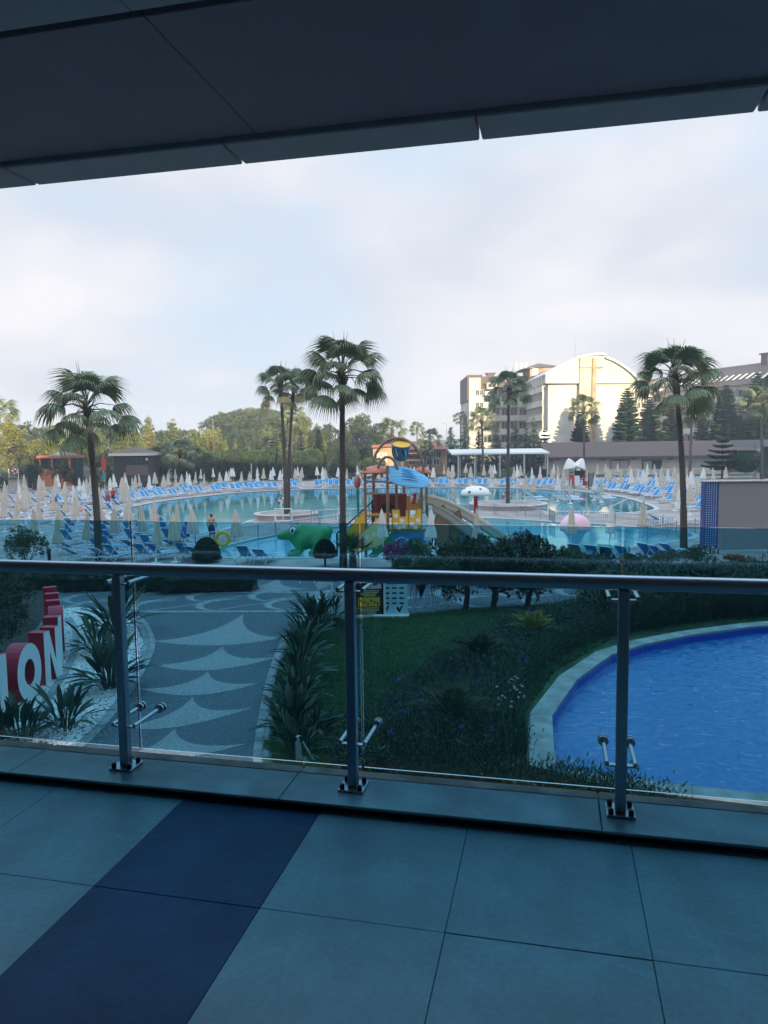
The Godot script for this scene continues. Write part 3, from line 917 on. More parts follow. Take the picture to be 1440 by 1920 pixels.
func small_window(t: Node3D, at: Vector3, w: float, h: float, turn := 0.0, frame := "window_frame", pane := "window_glass") -> void:
	var g := Shape.new(); g.box(Vector3.ZERO, Vector3(w, h, 0.08))
	var o := part("window", g, pane, t); o.position = at; o.rotation.y = turn
	var f := Shape.new()
	var e := minf(0.20, w * 0.12)
	for k in [-1, 1]:
		f.box(Vector3(k * w / 2, 0, 0.03), Vector3(e, h + e, 0.09))
		f.box(Vector3(0, k * h / 2, 0.032), Vector3(w - e, e, 0.085))
	f.box(Vector3(0, 0, 0.028), Vector3(e * 0.7, h - e, 0.07))
	part("frame", f, frame, o)

func build_buildings() -> void:
	white_block()
	left_wing()
	right_wing()
	low_building()
	restaurant()
	pergola()
	kiosks()
	pavilion()
	mosaic_wall()

func white_block() -> void:
	var t := thing("white_hotel_block", "white hotel block with a sunlit arched gable and brown centre stripe", "building")
	var zf := -165.0
	var a := Vector3(36.25, 1.25, -165); var b := Vector3(55.25, 18.25, -165)
	a.y = 0.0
	var w := Shape.new()
	front_box(w, a, b, 34.0)
	part("wall", w, "wall_white", t)
	# arched gable, set a little proud of the wall
	var gp := PackedVector2Array()
	for q in [Vector3(35.54, 18.6, -165), Vector3(55.71, 18.35, -165), Vector3(54.99, 19.52, -165), Vector3(53.92, 20.56, -165), Vector3(52.74, 21.5, -165), Vector3(51.33, 22.43, -165), Vector3(49.92, 23.2, -165), Vector3(48.52, 23.73, -165), Vector3(48.51, 24.36, -165), Vector3(47.12, 24.49, -165), Vector3(45.72, 24.45, -165), Vector3(44.21, 24.24, -165), Vector3(42.59, 23.8, -165), Vector3(40.86, 23.13, -165), Vector3(39.12, 22.29, -165), Vector3(37.38, 21.34, -165), Vector3(35.53, 20.21, -165)]:
		gp.append(Vector2(q.x, q.y))
	var g := Shape.new()
	g.plate(gp, -36.0, 0.6, Transform3D(Basis.IDENTITY, Vector3(0, 0, zf)))
	part("gable", g, "wall_white", t)
	# roof edge over the arch
	for seg in [[2, 7], [8, 16]]:
		var r := Shape.new()
		for k in range(seg[0] - 1 if seg[0] == 2 else seg[0], seg[1]):
			var p0 := gp[k]; var p1 := gp[k + 1]
			var d := (p1 - p0).normalized(); var nn := Vector2(d.y, -d.x)
			r.plate(PackedVector2Array([p0 - d * 0.05 + nn * 0.02, p1 + d * 0.05 + nn * 0.02, p1 + d * 0.05 + nn * 0.42, p0 - d * 0.05 + nn * 0.42]), -36.4, 1.3, Transform3D(Basis.IDENTITY, Vector3(0, 0, zf)))
		part("roof_edge", r, "white_matt", t)
	var yb := Vector3(42.86, 20.7, -165); var yt := Vector3(45.84, 24.33, -165)
	var s := Shape.new()
	s.box(Vector3((yb.x + yt.x) / 2, yt.y / 2, zf + 0.72), Vector3(yt.x - yb.x, yt.y - 0.4, 0.5))
	part("centre_panel", s, "wall_gable", t)
	var p := Vector3(45.95, 20.66, -165)
	var pl := Shape.new()
	pl.box(Vector3(p.x, (yt.y - 0.5) / 2, zf + 0.85), Vector3(0.85, yt.y - 0.5, 0.9))
	part("pilaster", pl, "pilaster", t)
	var l0 := Vector3(42.96, 21.85, -165); var l1 := Vector3(47.85, 21.9, -165)
	var ln := Shape.new()
	ln.box(Vector3((l0.x + l1.x) / 2, l0.y, zf + 1.0), Vector3(l1.x - l0.x, 0.22, 0.5))
	part("cross_band", ln, "pilaster", t)
	# long flank with balconies, going back on the left
	balconies(t, Vector3(a.x, 0, zf - 21), Vector3(a.x, 0, zf - 1.5), 1.2, 6, 6, 3.15)
	# aerials
	var an := Shape.new()
	for q in [[Vector3(43.17, 24.37, -165), Vector3(43.11, 29.73, -165), 0.09], [Vector3(44.44, 24.46, -165), Vector3(44.43, 25.61, -165), 0.09], [Vector3(47.46, 24.66, -165), Vector3(47.45, 25.57, -165), 0.13]]:
		var q0: Vector3 = q[0]; var q1: Vector3 = q[1]
		an.tube([q0 + Vector3(0, -0.3, -4), q1 + Vector3(0, 0, -4)], [q[2], q[2] * 0.6], 6)
	part("aerial", an, "grey_metal", t)
	var dish := thing("satellite_dish", "white satellite dish at the foot of the white hotel block", "satellite dish", Vector3(32.28, 6.99, -150))
	var ds := Shape.new()
	ds.lathe([Vector2(0.0, 0.0), Vector2(0.7, 0.12), Vector2(1.15, 0.36), Vector2(1.2, 0.36), Vector2(0.7, 0.06), Vector2(0, -0.06)], 16, Vector3.ZERO, 0.0, 1, Basis(Vector3.RIGHT, 1.0))
	part("dish", ds, "white_paint", dish)
	var dp := Shape.new(); dp.tube([Vector3(0, -0.1, 0), Vector3(0, -6.9, -0.3)], 0.08, 6)
	part("pole", dp, "grey_metal", dish)

func left_wing() -> void:
	var t := thing("left_hotel_wing", "shaded hotel wing with brown mansard roof left of the white block", "building")
	var z := -186.0
	var a := Vector3(20.97, 0.93, -186); var b := Vector3(35.85, 22.11, -186)
	var e := Vector3(24.03, 18.61, -186)
	var top := Vector3(24.03, 22.38, -186)
	var w := Shape.new()
	w.box(Vector3((a.x + b.x + 8) / 2, e.y / 2, z - 8), Vector3(b.x + 8 - a.x, e.y, 16))
	part("wall", w, "wall_cream", t)
	var end := Shape.new()
	var x0 := Vector3(21.15, 22.42, -186).x; var x1 := Vector3(24.03, 22.38, -186).x
	end.box(Vector3((x0 + x1) / 2, (top.y - 0.5) / 2, z - 6.8), Vector3(x1 - x0, top.y - 0.5, 16.2))
	part("end_wall", end, "wall_cream", t)
	var cap := Shape.new()
	cap.box(Vector3((x0 + x1) / 2, top.y - 0.25, z - 6.6), Vector3(x1 - x0 + 0.6, 0.5, 17))
	cap.box(Vector3(x0 - 0.25, top.y - 3.2, z - 6.4), Vector3(0.5, 6.0, 17))
	part("end_cap", cap, "roof_brown", t)
	var r := Shape.new()
	var sec := PackedVector2Array([Vector2(1.4, e.y), Vector2(-2.6, top.y), Vector2(-14, top.y), Vector2(-17, e.y)])
	r.plate(sec, x1 + 0.05, b.x + 8, Transform3D(Basis(Vector3(0, 0, 1), Vector3.UP, Vector3(1, 0, 0)), Vector3(0, 0, z)))
	part("roof", r, "roof_brown", t)
	var dm := Shape.new(); dm.box(Vector3.ZERO, Vector3(2.6, 1.5, 2.4))
	var c := Vector3(26.79, 19.75, -186)
	var o := part("dormer", dm, "wall_cream", t); o.position = c + Vector3(0, 0, 0.3)
	small_window(t, c + Vector3(0, 0, 1.52), 2.0, 1.0)
	var ch := Shape.new(); var cp := Vector3(27.71, 22.85, -186)
	ch.box(cp + Vector3(0, -0.6, -8), Vector3(1.9, 2.4, 1.6)); ch.box(cp + Vector3(0, 0.7, -8), Vector3(2.5, 0.25, 2.2))
	part("chimney", ch, "roof_brown", t)
	for q in [Vector3(23.24, 18.1, -186), Vector3(23.24, 15.1, -186), Vector3(23.24, 12.1, -186)]:
		var qq: Vector3 = q
		small_window(t, qq + Vector3(0, 0, 1.35), 0.8, 1.3)
		small_window(t, qq + Vector3(1.0, 0, 1.35), 0.8, 1.3)
	balconies(t, Vector3(Vector3(24.69, 9.85, -186).x, 0, z + 0.02), Vector3(b.x - 0.2, 0, z + 0.02), Vector3(24.69, 11.16, -186).y - 9.9, 5, 5, 3.3)
	var aw := Shape.new()
	var p0 := Vector3(25.08, 18.47, -186); var p1 := Vector3(27.45, 17.4, -186)
	aw.box((p0 + p1) / 2 + Vector3(0, 0, 1.2), Vector3(p1.x - p0.x, p0.y - p1.y, 0.15), Basis(Vector3.RIGHT, -0.5))
	part("awning", aw, "white_paint", t)
	# stair tower with a hipped roof above the join
	var tw := thing("stair_tower", "rooftop stair tower with hipped brown roof behind the arched gable", "building")
	var q0 := Vector3(36.18, 21.11, -185); var q1 := Vector3(42.95, 24.12, -185)
	var s := Shape.new()
	s.box(Vector3((q0.x + q1.x) / 2, q1.y / 2 + 4, -190), Vector3(q1.x - q0.x, q1.y - 8, 9.5))
	part("wall", s, "wall_peach", tw)
	var wp := Shape.new(); var w0 := Vector3(36.57, 22.01, -185); var w1 := Vector3(38.12, 24.05, -185)
	wp.box(Vector3((w0.x + w1.x) / 2, (w0.y + w1.y) / 2, -185.2), Vector3(w1.x - w0.x, w1.y - w0.y, 0.4))
	part("white_panel", wp, "white_matt", tw)
	var rf := Shape.new()
	var e0 := Vector3(33.82, 23.59, -185); var e1 := Vector3(43.21, 24.25, -185); var pk := Vector3(39.29, 25.58, -185)
	var A := Vector3(e0.x, e1.y - 0.6, -184.4); var B := Vector3(e1.x, e1.y, -184.4); var C := Vector3(e1.x, e1.y, -195.5); var D := Vector3(e0.x, e1.y - 0.6, -195.5); var K := Vector3(pk.x, pk.y, -190)
	rf.tri(A, B, K); rf.tri(B, C, K); rf.tri(C, D, K); rf.tri(D, A, K); rf.quad(D, C, B, A)
	part("roof", rf, "roof_brown", tw)
	var tk := Shape.new()
	for x in [-2.6, -0.4, 1.6]: tk.tube([Vector3(K.x - 4.2 + x * 0.6, K.y - 1.6, -190), Vector3(K.x - 4.2 + x * 0.6, K.y + 0.1, -190)], 0.4, 10)
	part("water_tank", tk, "white_paint", tw)

func right_wing() -> void:
	var t := thing("right_hotel_wing", "long shaded hotel wing with balconies and brown roof at the right edge", "building")
	var A := Vector3(71.09, 0.17, -192); A.y = 0
	var B := Vector3(82.1, 0.74, -163); B.y = 0
	var d := (B - A).normalized(); var n := d.cross(Vector3.UP); var L := A.distance_to(B)
	var bs := Basis(d, Vector3.UP, n)
	var eave := Vector3(70.71, 17.94, -192).y
	var w := Shape.new()
	w.box(Vector3(L / 2, eave / 2, -8), Vector3(L, eave, 16))
	var o := part("wall", w, "wall_cream", t); o.transform = Transform3D(bs, A)
	var r := Shape.new()
	# sloping roof; its section lies across the wing
	r.plate(PackedVector2Array([Vector2(1.2, eave), Vector2(-8, eave + 5.4), Vector2(-17.2, eave)]), -0.5, L - 0.4, Transform3D(Basis(Vector3(0, 0, 1), Vector3.UP, Vector3(1, 0, 0)), Vector3.ZERO))
	o = part("roof", r, "roof_brown", t); o.transform = Transform3D(bs, A)
	var g := Shape.new()
	g.plate(PackedVector2Array([Vector2(1.6, 0), Vector2(1.6, eave + 0.3), Vector2(-8, eave + 6.2), Vector2(-17.6, eave + 0.3), Vector2(-17.6, 0)]), L - 0.39, L + 0.5, Transform3D(Basis(Vector3(0, 0, 1), Vector3.UP, Vector3(1, 0, 0)), Vector3.ZERO))
	o = part("gable", g, "wall_white", t); o.transform = Transform3D(bs, A)
	balconies(t, A, B - d * 0.6, eave - 17.2, 5, 10, 3.3)
	# roof lights standing on the slope
	var rl := Shape.new()
	rl.box(Vector3.ZERO, Vector3(0.5, 0.10, 2.6))
	var rm := rl.mesh(M["white_paint"])
	for k in 14:
		var q := obj("roof_batten", rm, t)
		q.transform = Transform3D(bs * Basis(Vector3.RIGHT, 0.53), A + d * (3.0 + k * 1.9) + n * -1.9 + Vector3.UP * (eave + 2.1))
	var ch := Shape.new()
	ch.box(Vector3(L - 6, eave + 5.9, -7.6), Vector3(1.8, 2.4, 1.6)); ch.box(Vector3(L - 6, eave + 7.2, -7.6), Vector3(2.5, 0.3, 2.2))
	o = part("chimney", ch, "roof_brown", t); o.transform = Transform3D(bs, A)
	# middle wing between the white block and this one
	var m := thing("middle_hotel_wing", "narrow hotel wing with two small windows right of the white block", "building")
	var p0 := Vector3(64.57, 0.23, -193); var p1 := Vector3(72.17, 18.12, -193)
	var s := Shape.new()
	s.box(Vector3((p0.x + p1.x) / 2 + 2, p1.y / 2, -200), Vector3(p1.x - p0.x + 4, p1.y, 14))
	part("wall", s, "wall_cream", m)
	var ew := Shape.new(); var q1 := Vector3(66.7, 21.74, -192)
	ew.box(Vector3((p0.x + q1.x) / 2, q1.y / 2, -199), Vector3(q1.x - p0.x, q1.y, 14.4))
	part("end_wall", ew, "wall_cream", m)
	var rr := Shape.new()
	rr.plate(PackedVector2Array([Vector2(1.5, p1.y), Vector2(-2.4, q1.y), Vector2(-12, q1.y), Vector2(-14, p1.y)]), q1.x + 0.05, p1.x + 8, Transform3D(Basis(Vector3(0, 0, 1), Vector3.UP, Vector3(1, 0, 0)), Vector3(0, 0, -193)))
	part("roof", rr, "roof_brown", m)
	for q in [Vector3(65.15, 17.74, -192), Vector3(65.2, 14.91, -192)]:
		var qq: Vector3 = q
		small_window(m, qq + Vector3(0, 0, 0.3), 0.8, 1.4); small_window(m, qq + Vector3(1.1, 0, 0.3), 0.8, 1.4)
	balconies(m, Vector3(Vector3(69.07, 9.48, -193).x, 0, -192.9), Vector3(p1.x + 1.5, 0, -192.9), Vector3(70.06, 14.36, -193).y - 6.6, 4, 2, 3.3)
	# roof house that catches the sun
	var rh := thing("roof_house", "small sunlit yellow roof house behind the palm crown", "building")
	var h0 := Vector3(83.74, 22.66, -200); var h1 := Vector3(90.47, 24.25, -200)
	var hs := Shape.new(); hs.box(Vector3((h0.x + h1.x) / 2, h1.y - 3.5, -203), Vector3(h1.x - h0.x, 7, 6))
	part("wall", hs, "wall_gable", rh)
	var hr := Shape.new(); hr.box(Vector3((h0.x + h1.x) / 2, h1.y + 0.18, -203), Vector3(h1.x - h0.x + 1.2, 0.36, 7.2))
	part("roof", hr, "roof_brown", rh)

func low_building() -> void:
	var t := thing("low_building", "long low building with brown tiled roof behind the sun loungers", "building")
	var z := -132.0
	var a := Vector3(29.87, -0.13, -132); a.y = 0
	var b := Vector3(70.69, 2.57, -132)
	var w := Shape.new()
	front_box(w, Vector3(a.x, 0, z), Vector3(b.x + 6, Vector3(45.27, 2.88, -132).y + 0.2, z), 9.0)
	part("wall", w, "wall_cream", t)
	var r := Shape.new()
	var e := Vector3(45.27, 2.88, -132).y + 0.3; var rt := Vector3(36.37, 5.72, -134).y
	var x0 := a.x - 0.9; var x1 := b.x + 8
	var F := [Vector3(x0, e, z + 1.1), Vector3(x1, e, z + 1.1), Vector3(x1, rt, z - 4), Vector3(x0 - 0.6, rt, z - 4)]
	r.quad(F[0], F[1], F[2], F[3])
	r.quad(Vector3(x1, e, z - 10), Vector3(x0, e, z - 10), F[3], F[2])
	r.tri(Vector3(x0, e, z - 10), F[0], F[3])
	r.quad(F[0] + Vector3(0, -0.3, 0), F[1] + Vector3(0, -0.3, 0), F[1], F[0])
	r.quad(Vector3(x0, e - 0.3, z - 10), Vector3(x1, e - 0.3, z - 10), F[1] + Vector3(0, -0.3, 0), F[0] + Vector3(0, -0.3, 0))
	part("roof", r, "roof_brown", t)
	for q in [[Vector3(32.6, 0.31, -132), Vector3(35.12, 2.63, -132), "frame_grey", "curtain_pane"], [Vector3(39.95, 0.32, -132), Vector3(43.49, 2.62, -132), "frame_red", "curtain_pane"], [Vector3(45.6, 0.44, -132), Vector3(49.14, 2.56, -132), "frame_grey", "curtain_pane"], [Vector3(53.43, 0.34, -132), Vector3(57.05, 2.46, -132), "window_frame", "curtain_pane"]]:
		var q0: Vector3 = q[0]; var q1: Vector3 = q[1]
		small_window(t, (q0 + q1) / 2 + Vector3(0, 0, 0.05), q1.x - q0.x - 0.3, q1.y - q0.y - 0.3, 0.0, q[2], q[3])
	var dk := Shape.new(); var d0 := Vector3(47.48, 0.6, -132); var d1 := Vector3(48.86, 2.28, -132)
	dk.box((d0 + d1) / 2 + Vector3(0, 0, 0.1), Vector3(d1.x - d0.x, d1.y - d0.y, 0.05))
	part("open_pane", dk, "window_glass", t)
	var lm := Shape.new()
	for q in [Vector3(30.5, 2.78, -132), Vector3(38.69, 2.68, -132), Vector3(44.15, 2.71, -132), Vector3(50.55, 2.63, -132)]:
		var qq: Vector3 = q
		lm.box(qq + Vector3(0, 0, 0.25), Vector3(0.9, 0.28, 0.35), Basis.IDENTITY, 0.03)
	part("wall_lamp", lm, "grey_metal", t)
	# terrace rail
	var f := thing("terrace_railing", "white terrace railing along the low brown roofed building", "railing")
	var p0 := Vector3(38.73, 0.94, -128); var p1 := Vector3(65.88, 0.79, -128)
	var rs := Shape.new()
	for y in [0.0, -0.55]: rs.tube([p0 + Vector3(0, y, 0), Vector3(p1.x, p0.y + y, p0.z)], 0.045, 6)
	part("rail", rs, "white_paint", f)
	var bars := Shape.new()
	for k in 13:
		var x := lerpf(p0.x, p1.x, k / 12.0)
		bars.tube([Vector3(x, 0, p0.z), Vector3(x, p0.y, p0.z)], 0.04, 6)
	part("baluster", bars, "white_paint", f)
	var pl := Shape.new()
	pl.box(Vector3((p0.x + p1.x) / 2, 0.4, p0.z + 0.3), Vector3(p1.x - p0.x, 0.8, 0.25))
	part("plinth", pl, "wall_cream", f)

func restaurant() -> void:
	var t := thing("snack_bar", "peach walled snack bar with a red lettered white sign", "building")
	var z := -134.0
	var a := Vector3(-1.83, 0.37, -134); var b := Vector3(1.86, 5.28, -134)
	var w := Shape.new(); front_box(w, Vector3(a.x, 0, z), b, 8.0)
	part("wall", w, "wall_peach", t)
	var r := Shape.new()
	var e0 := Vector3(-2.05, 5.33, -134); var e1 := Vector3(3.96, 5.64, -134)
	r.box(Vector3((e0.x + e1.x) / 2, e0.y + 0.25, z - 3.6), Vector3(e1.x - e0.x, 0.5, 9.6), Basis(Vector3.BACK, 0.06))
	part("roof", r, "roof_orange", t)
	var s0 := Vector3(-1.14, 2.27, -134); var s1 := Vector3(0.61, 4.25, -134)
	var sp := Shape.new(); front_box(sp, Vector3(s0.x, s0.y, z + 0.35), Vector3(s1.x, s1.y, z + 0.35), 0.2)
	var sign := part("sign", sp, "white_print", t)
	var font := SystemFont.new(); font.font_names = PackedStringArray(["Droid Sans"]); font.font_weight = 700
	var k := 0
	for line in ["OCZ", "BERK", "ALM"]:
		var tm := TextMesh.new(); tm.text = line; tm.font = font; tm.font_size = 64; tm.pixel_size = [0.0125, 0.0098, 0.0098][k]; tm.depth = 0.04
		tm.material = M["red"]
		var o := obj("lettering", tm, sign, Vector3((s0.x + s1.x) / 2, s1.y - [0.42, 1.05, 1.6][k], z + 0.38))
		o.name = "lettering"
		k += 1
	# main hall with a hipped roof
	var h := thing("restaurant", "pink restaurant hall with orange brown hipped roof behind the pool", "building")
	var c := Vector3(3.33, -0.01, -142); var d := Vector3(12.07, 4.63, -142)
	var hw := Shape.new(); front_box(hw, Vector3(c.x, 0, -142), d, 12.0)
	part("wall", hw, "wall_peach", h)
	var g := Vector3(5.73, 6.23, -145); var g2 := Vector3(11.09, 5.55, -145); var ev := Vector3(4.16, 4.73, -141); var ev2 := Vector3(12.39, 4.43, -141)
	var hr := Shape.new()
	var A := Vector3(ev.x, ev.y, -140.5); var B := Vector3(ev2.x, ev.y, -140.5); var C := Vector3(ev2.x, ev.y, -155); var D := Vector3(ev.x, ev.y, -155)
	var K := Vector3(g.x, g.y, -147); var K2 := Vector3(g2.x, g.y, -147)
	hr.quad(A, B, K2, K); hr.quad(C, D, K, K2); hr.tri(B, C, K2); hr.tri(D, A, K); hr.quad(D, C, B, A)
	part("roof", hr, "roof_orange", h)
	var aw := Shape.new()
	var w0 := Vector3(4.75, 3.22, -141); var w1 := Vector3(7.16, 3.9, -141)
	aw.box(Vector3((w0.x + w1.x) / 2, (w0.y + w1.y) / 2, -141.2), Vector3(w1.x - w0.x, w1.y - w0.y, 0.5))
	part("sign_board", aw, "maroon", h)
	var wl := Shape.new()
	wl.box(Vector3((w0.x + w1.x) / 2, w1.y + 0.12, -141.2), Vector3(w1.x - w0.x, 0.25, 0.6))
	wl.box(Vector3((w0.x + w1.x) / 2, w0.y - 0.5, -141.6), Vector3(w1.x - w0.x + 1, 0.3, 0.8))
	part("white_trim", wl, "white_paint", h)
	for q in [Vector3(6.31, 4.9, -141.9), Vector3(8.22, 3.97, -141.9), Vector3(9.43, 3.86, -141.9), Vector3(10.44, 3.74, -141.9), Vector3(10.03, 2.34, -141.9), Vector3(8.71, 2.35, -141.9), Vector3(5.38, 2.49, -141.9)]:
		small_window(h, q, 1.1, 1.2)

func pergola() -> void:
	var t := thing("pool_canopy", "flat white canopy on slim posts behind the parasols", "canopy")
	var z := -126.0
	var a := Vector3(11.43, 4.03, -126); var b := Vector3(27.94, 4.27, -126)
	var r := Shape.new()
	r.box(Vector3((a.x + b.x) / 2, a.y + 0.30, z - 3), Vector3(b.x - a.x, 0.16, 7.0), Basis(Vector3.RIGHT, 0.09))
	part("roof", r, "white_matt", t)
	var fs := Shape.new()
	fs.box(Vector3((a.x + b.x) / 2, a.y - 0.06, z + 0.45), Vector3(b.x - a.x, 0.22, 0.12))
	part("fascia", fs, "white_paint", t)
	for px in [Vector3(12.59, 3.21, -126), Vector3(15.37, 3.17, -126), Vector3(19.6, 3.12, -126), Vector3(23.73, 3.07, -126), Vector3(27.59, 3.02, -126)]:
		var p: Vector3 = px
		var s := Shape.new()
		s.tube([Vector3(p.x, 0, z + 0.2), Vector3(p.x, a.y, z + 0.2)], 0.09, 8)
		s.tube([Vector3(p.x + 0.9, 0, z - 5.5), Vector3(p.x + 0.9, a.y + 0.4, z - 5.5)], 0.09, 8)
		part("post", s, "white_paint", t)
	# bar counter and shelves in the shade below it
	var k := thing("bar_counter", "dark bar counter with shelves under the white canopy", "bar")
	var c0 := Vector3(26.07, 0, -130); var c1 := Vector3(28.83, 3.67, -130)
	var bs := Shape.new()
	front_box(bs, Vector3(c0.x, 0, -131), Vector3(c1.x, 1.1, -131), 0.8)
	part("counter", bs, "dark_timber", k)
	var sh := Shape.new()
	for y in [1.7, 2.4, 3.1]: front_box(sh, Vector3(c0.x, y, -132.4), Vector3(c1.x, y + 0.1, -132.4), 0.5)
	for x in 4: front_box(sh, Vector3(lerpf(c0.x, c1.x, x / 3.0) - 0.06, 1.1, -132.38), Vector3(lerpf(c0.x, c1.x, x / 3.0) + 0.06, 3.3, -132.38), 0.52)
	part("shelf", sh, "brown_panel", k)

func kiosks() -> void:
	# dark timber lifeguard kiosk
	var t := thing("timber_kiosk", "two storey dark timber kiosk with beige roof edge behind the loungers", "kiosk")
	var z := -106.0
	var a := Vector3(-38.11, 0.72, -106); var b := Vector3(-33.34, 4.51, -106)
	var w := Shape.new()
	front_box(w, Vector3(a.x, 0, z), Vector3(b.x, b.y, z), 5.0)
	part("wall", w, "dark_timber", t)
	var rf := Shape.new(); var r0 := Vector3(-38.47, 4.58, -106); var r1 := Vector3(-33.02, 4.96, -106)
	rf.box(Vector3((r0.x + r1.x) / 2, (r0.y + r1.y) / 2, z - 2.2), Vector3(r1.x - r0.x, r1.y - r0.y, 7.0))
	part("roof_edge", rf, "slide_beige", t)
	var hp := Shape.new()
	var e := r1.y
	var A := Vector3(r0.x + 0.2, e, z + 1.1); var B := Vector3(r1.x - 0.2, e, z + 1.1); var C := Vector3(r1.x - 0.2, e, z - 5.5); var D := Vector3(r0.x + 0.2, e, z - 5.5); var K := Vector3((r0.x + r1.x) / 2, e + 0.9, z - 2.2)
	hp.tri(A, B, K); hp.tri(B, C, K); hp.tri(C, D, K); hp.tri(D, A, K)
	part("roof", hp, "roof_brown", t)
	for q in [[Vector3(-36.33, 3.5, -106), Vector3(-35.01, 4.38, -106)], [Vector3(-34.97, 3.48, -106), Vector3(-33.65, 4.37, -106)], [Vector3(-35.69, 0.77, -106), Vector3(-34.59, 1.74, -106)], [Vector3(-34.63, 0.75, -106), Vector3(-33.6, 1.73, -106)]]:
		var q0: Vector3 = q[0]; var q1: Vector3 = q[1]
		small_window(t, (q0 + q1) / 2 + Vector3(0, 0, 0.06), q1.x - q0.x - 0.12, q1.y - q0.y - 0.12, 0.0, "frame_grey")
	var pn := Shape.new(); var p0 := Vector3(-36.4, 1.83, -106); var p1 := Vector3(-33.39, 3.31, -106)
	front_box(pn, Vector3(p0.x, p0.y, z + 0.25), Vector3(p1.x, p1.y, z + 0.25), 0.24)
	part("brown_panel", pn, "brown_panel", t)
	var sl := Shape.new(); sl.ball(Vector3(-33.35, 4.07, -105.5), Vector3(0.16, 0.2, 0.16), 10)
	part("lamp", sl, "white_paint", t)
	# orange booth in the sun further left
	var o := thing("orange_booth", "sunlit orange framed glazed booth among the trees on the left", "kiosk")
	var z2 := -114.0
	var c := Vector3(-52.44, 0.97, -114); var d := Vector3(-47.31, 4.32, -114)
	var g := Shape.new()
	front_box(g, Vector3(c.x + 0.1, 0, z2 - 0.1), Vector3(d.x - 0.1, d.y, z2 - 0.1), 4.0)
	part("glazing", g, "window_glass", o)
	for px in [Vector3(-52.23, 3.41, -114), Vector3(-50.44, 3.39, -114), Vector3(-47.76, 3.35, -114)]:
		var p: Vector3 = px
		var s := Shape.new(); s.box(Vector3(p.x, d.y / 2, z2 + 0.05), Vector3(0.24, d.y, 0.3))
		part("post", s, "orange_paint", o)
	var bd := Shape.new()
	bd.box(Vector3((c.x + d.x) / 2, d.y + 0.16, z2 - 1.9), Vector3(d.x - c.x + 0.4, 0.42, 4.6))
	part("roof_edge", bd, "orange_paint", o)
	var base := Shape.new()
	var y1 := Vector3(-50.32, 2.65, -114).y
	base.box(Vector3((c.x + d.x) / 2, y1 / 2, z2 + 0.0), Vector3(d.x - c.x, y1, 0.2))
	part("base_panel", base, "orange_paint", o)
	var tp := Shape.new()
	var kk := Vector3(-48.93, 4.97, -116)
	tp.lathe([Vector2(2.1, 0.0), Vector2(0.9, 0.45), Vector2(0, 0.62)], 12, Vector3(kk.x - 0.6, d.y + 0.37, z2 - 2))
	part("roof", tp, "grey_panel", o)
	for k in 4:
		var x := lerpf(c.x, d.x, [0.14, 0.24, 0.55, 0.75][k])
		var m := Shape.new(); m.box(Vector3(x, d.y * 0.5, z2 - 0.02), Vector3(0.07, d.y, 0.08))
		part("mullion", m, "frame_grey", o)
	# beige hut and its yellow parasol at the far left
	var h := thing("beige_hut", "low beige hut at the far left edge behind the parasols", "kiosk")
	var h0 := Vector3(-48.26, 0.81, -96); var h1 := Vector3(-46.76, 1.89, -96)
	var hb := Shape.new(); front_box(hb, Vector3(h0.x, 0, -96), Vector3(h1.x, h1.y, -96), 2.0)
	part("wall", hb, "slide_grey", h)
	var hs := Shape.new(); hs.box(Vector3((h0.x + h1.x) / 2, h1.y + 0.06, -96.9), Vector3(h1.x - h0.x + 0.5, 0.12, 2.4))
	part("counter_top", hs, "dark_timber", h)
	var ps := Shape.new()
	for x in [-0.6, 0.6]: ps.tube([Vector3((h0.x + h1.x) / 2 + x, h1.y, -96), Vector3((h0.x + h1.x) / 2 + x, h1.y + 1.3, -96)], 0.04, 6)
	part("post", ps, "white_paint", h)
	var lb := thing("lifebuoy", "red and white lifebuoy hung above the beige hut", "lifebuoy", Vector3(-47.12, 2.87, -95.6))
	ring(lb, 0.28, 0.075)

func ring(t: Node3D, r: float, w: float) -> void:
	var st := Shape.new(); var wt := Shape.new()
	for q in 4:
		for s in [[st, 0.0, 0.62], [wt, 0.62, 1.0]]:
			var pts := []
			for k in 7:
				var a := (q + lerpf(s[1], s[2], k / 6.0)) * PI / 2
				pts.append(Vector3(cos(a) * r, sin(a) * r, 0))
			s[0].tube(pts, w, 10)
	part("ring", st, "red", t); part("white_band", wt, "white_paint", t)

func pavilion() -> void:
	var t := thing("pool_pavilion", "grey glazed pavilion with flat roof cut by the right edge", "building")
	var z := -112.0
	var a := Vector3(55.69, 4.69, -112); var b := Vector3(60.28, 5.75, -112)
	var r := Shape.new(); front_box(r, Vector3(a.x, a.y, z), Vector3(b.x, b.y, z), 8.0, 0.03)
	part("roof", r, "grey_panel", t)
	var p0 := Vector3(56.17, -0.1, -112); var p1 := Vector3(56.73, 4.68, -112)
	var p := Shape.new(); front_box(p, Vector3(p0.x, 0, z - 0.6), Vector3(p1.x, p1.y, z - 0.6), 0.8, 0.02)
	part("pillar", p, "white_matt", t)
	var g := Shape.new(); front_box(g, Vector3(p1.x, 0, z - 0.9), Vector3(b.x, a.y, z - 0.9), 0.1)
	part("glazing", g, "window_glass", t)
	for k in 4:
		var m := Shape.new(); m.box(Vector3(p1.x + 0.7 + k * 0.8, a.y / 2, z - 0.85), Vector3(0.08, a.y, 0.1))
		part("mullion", m, "frame_grey", t)

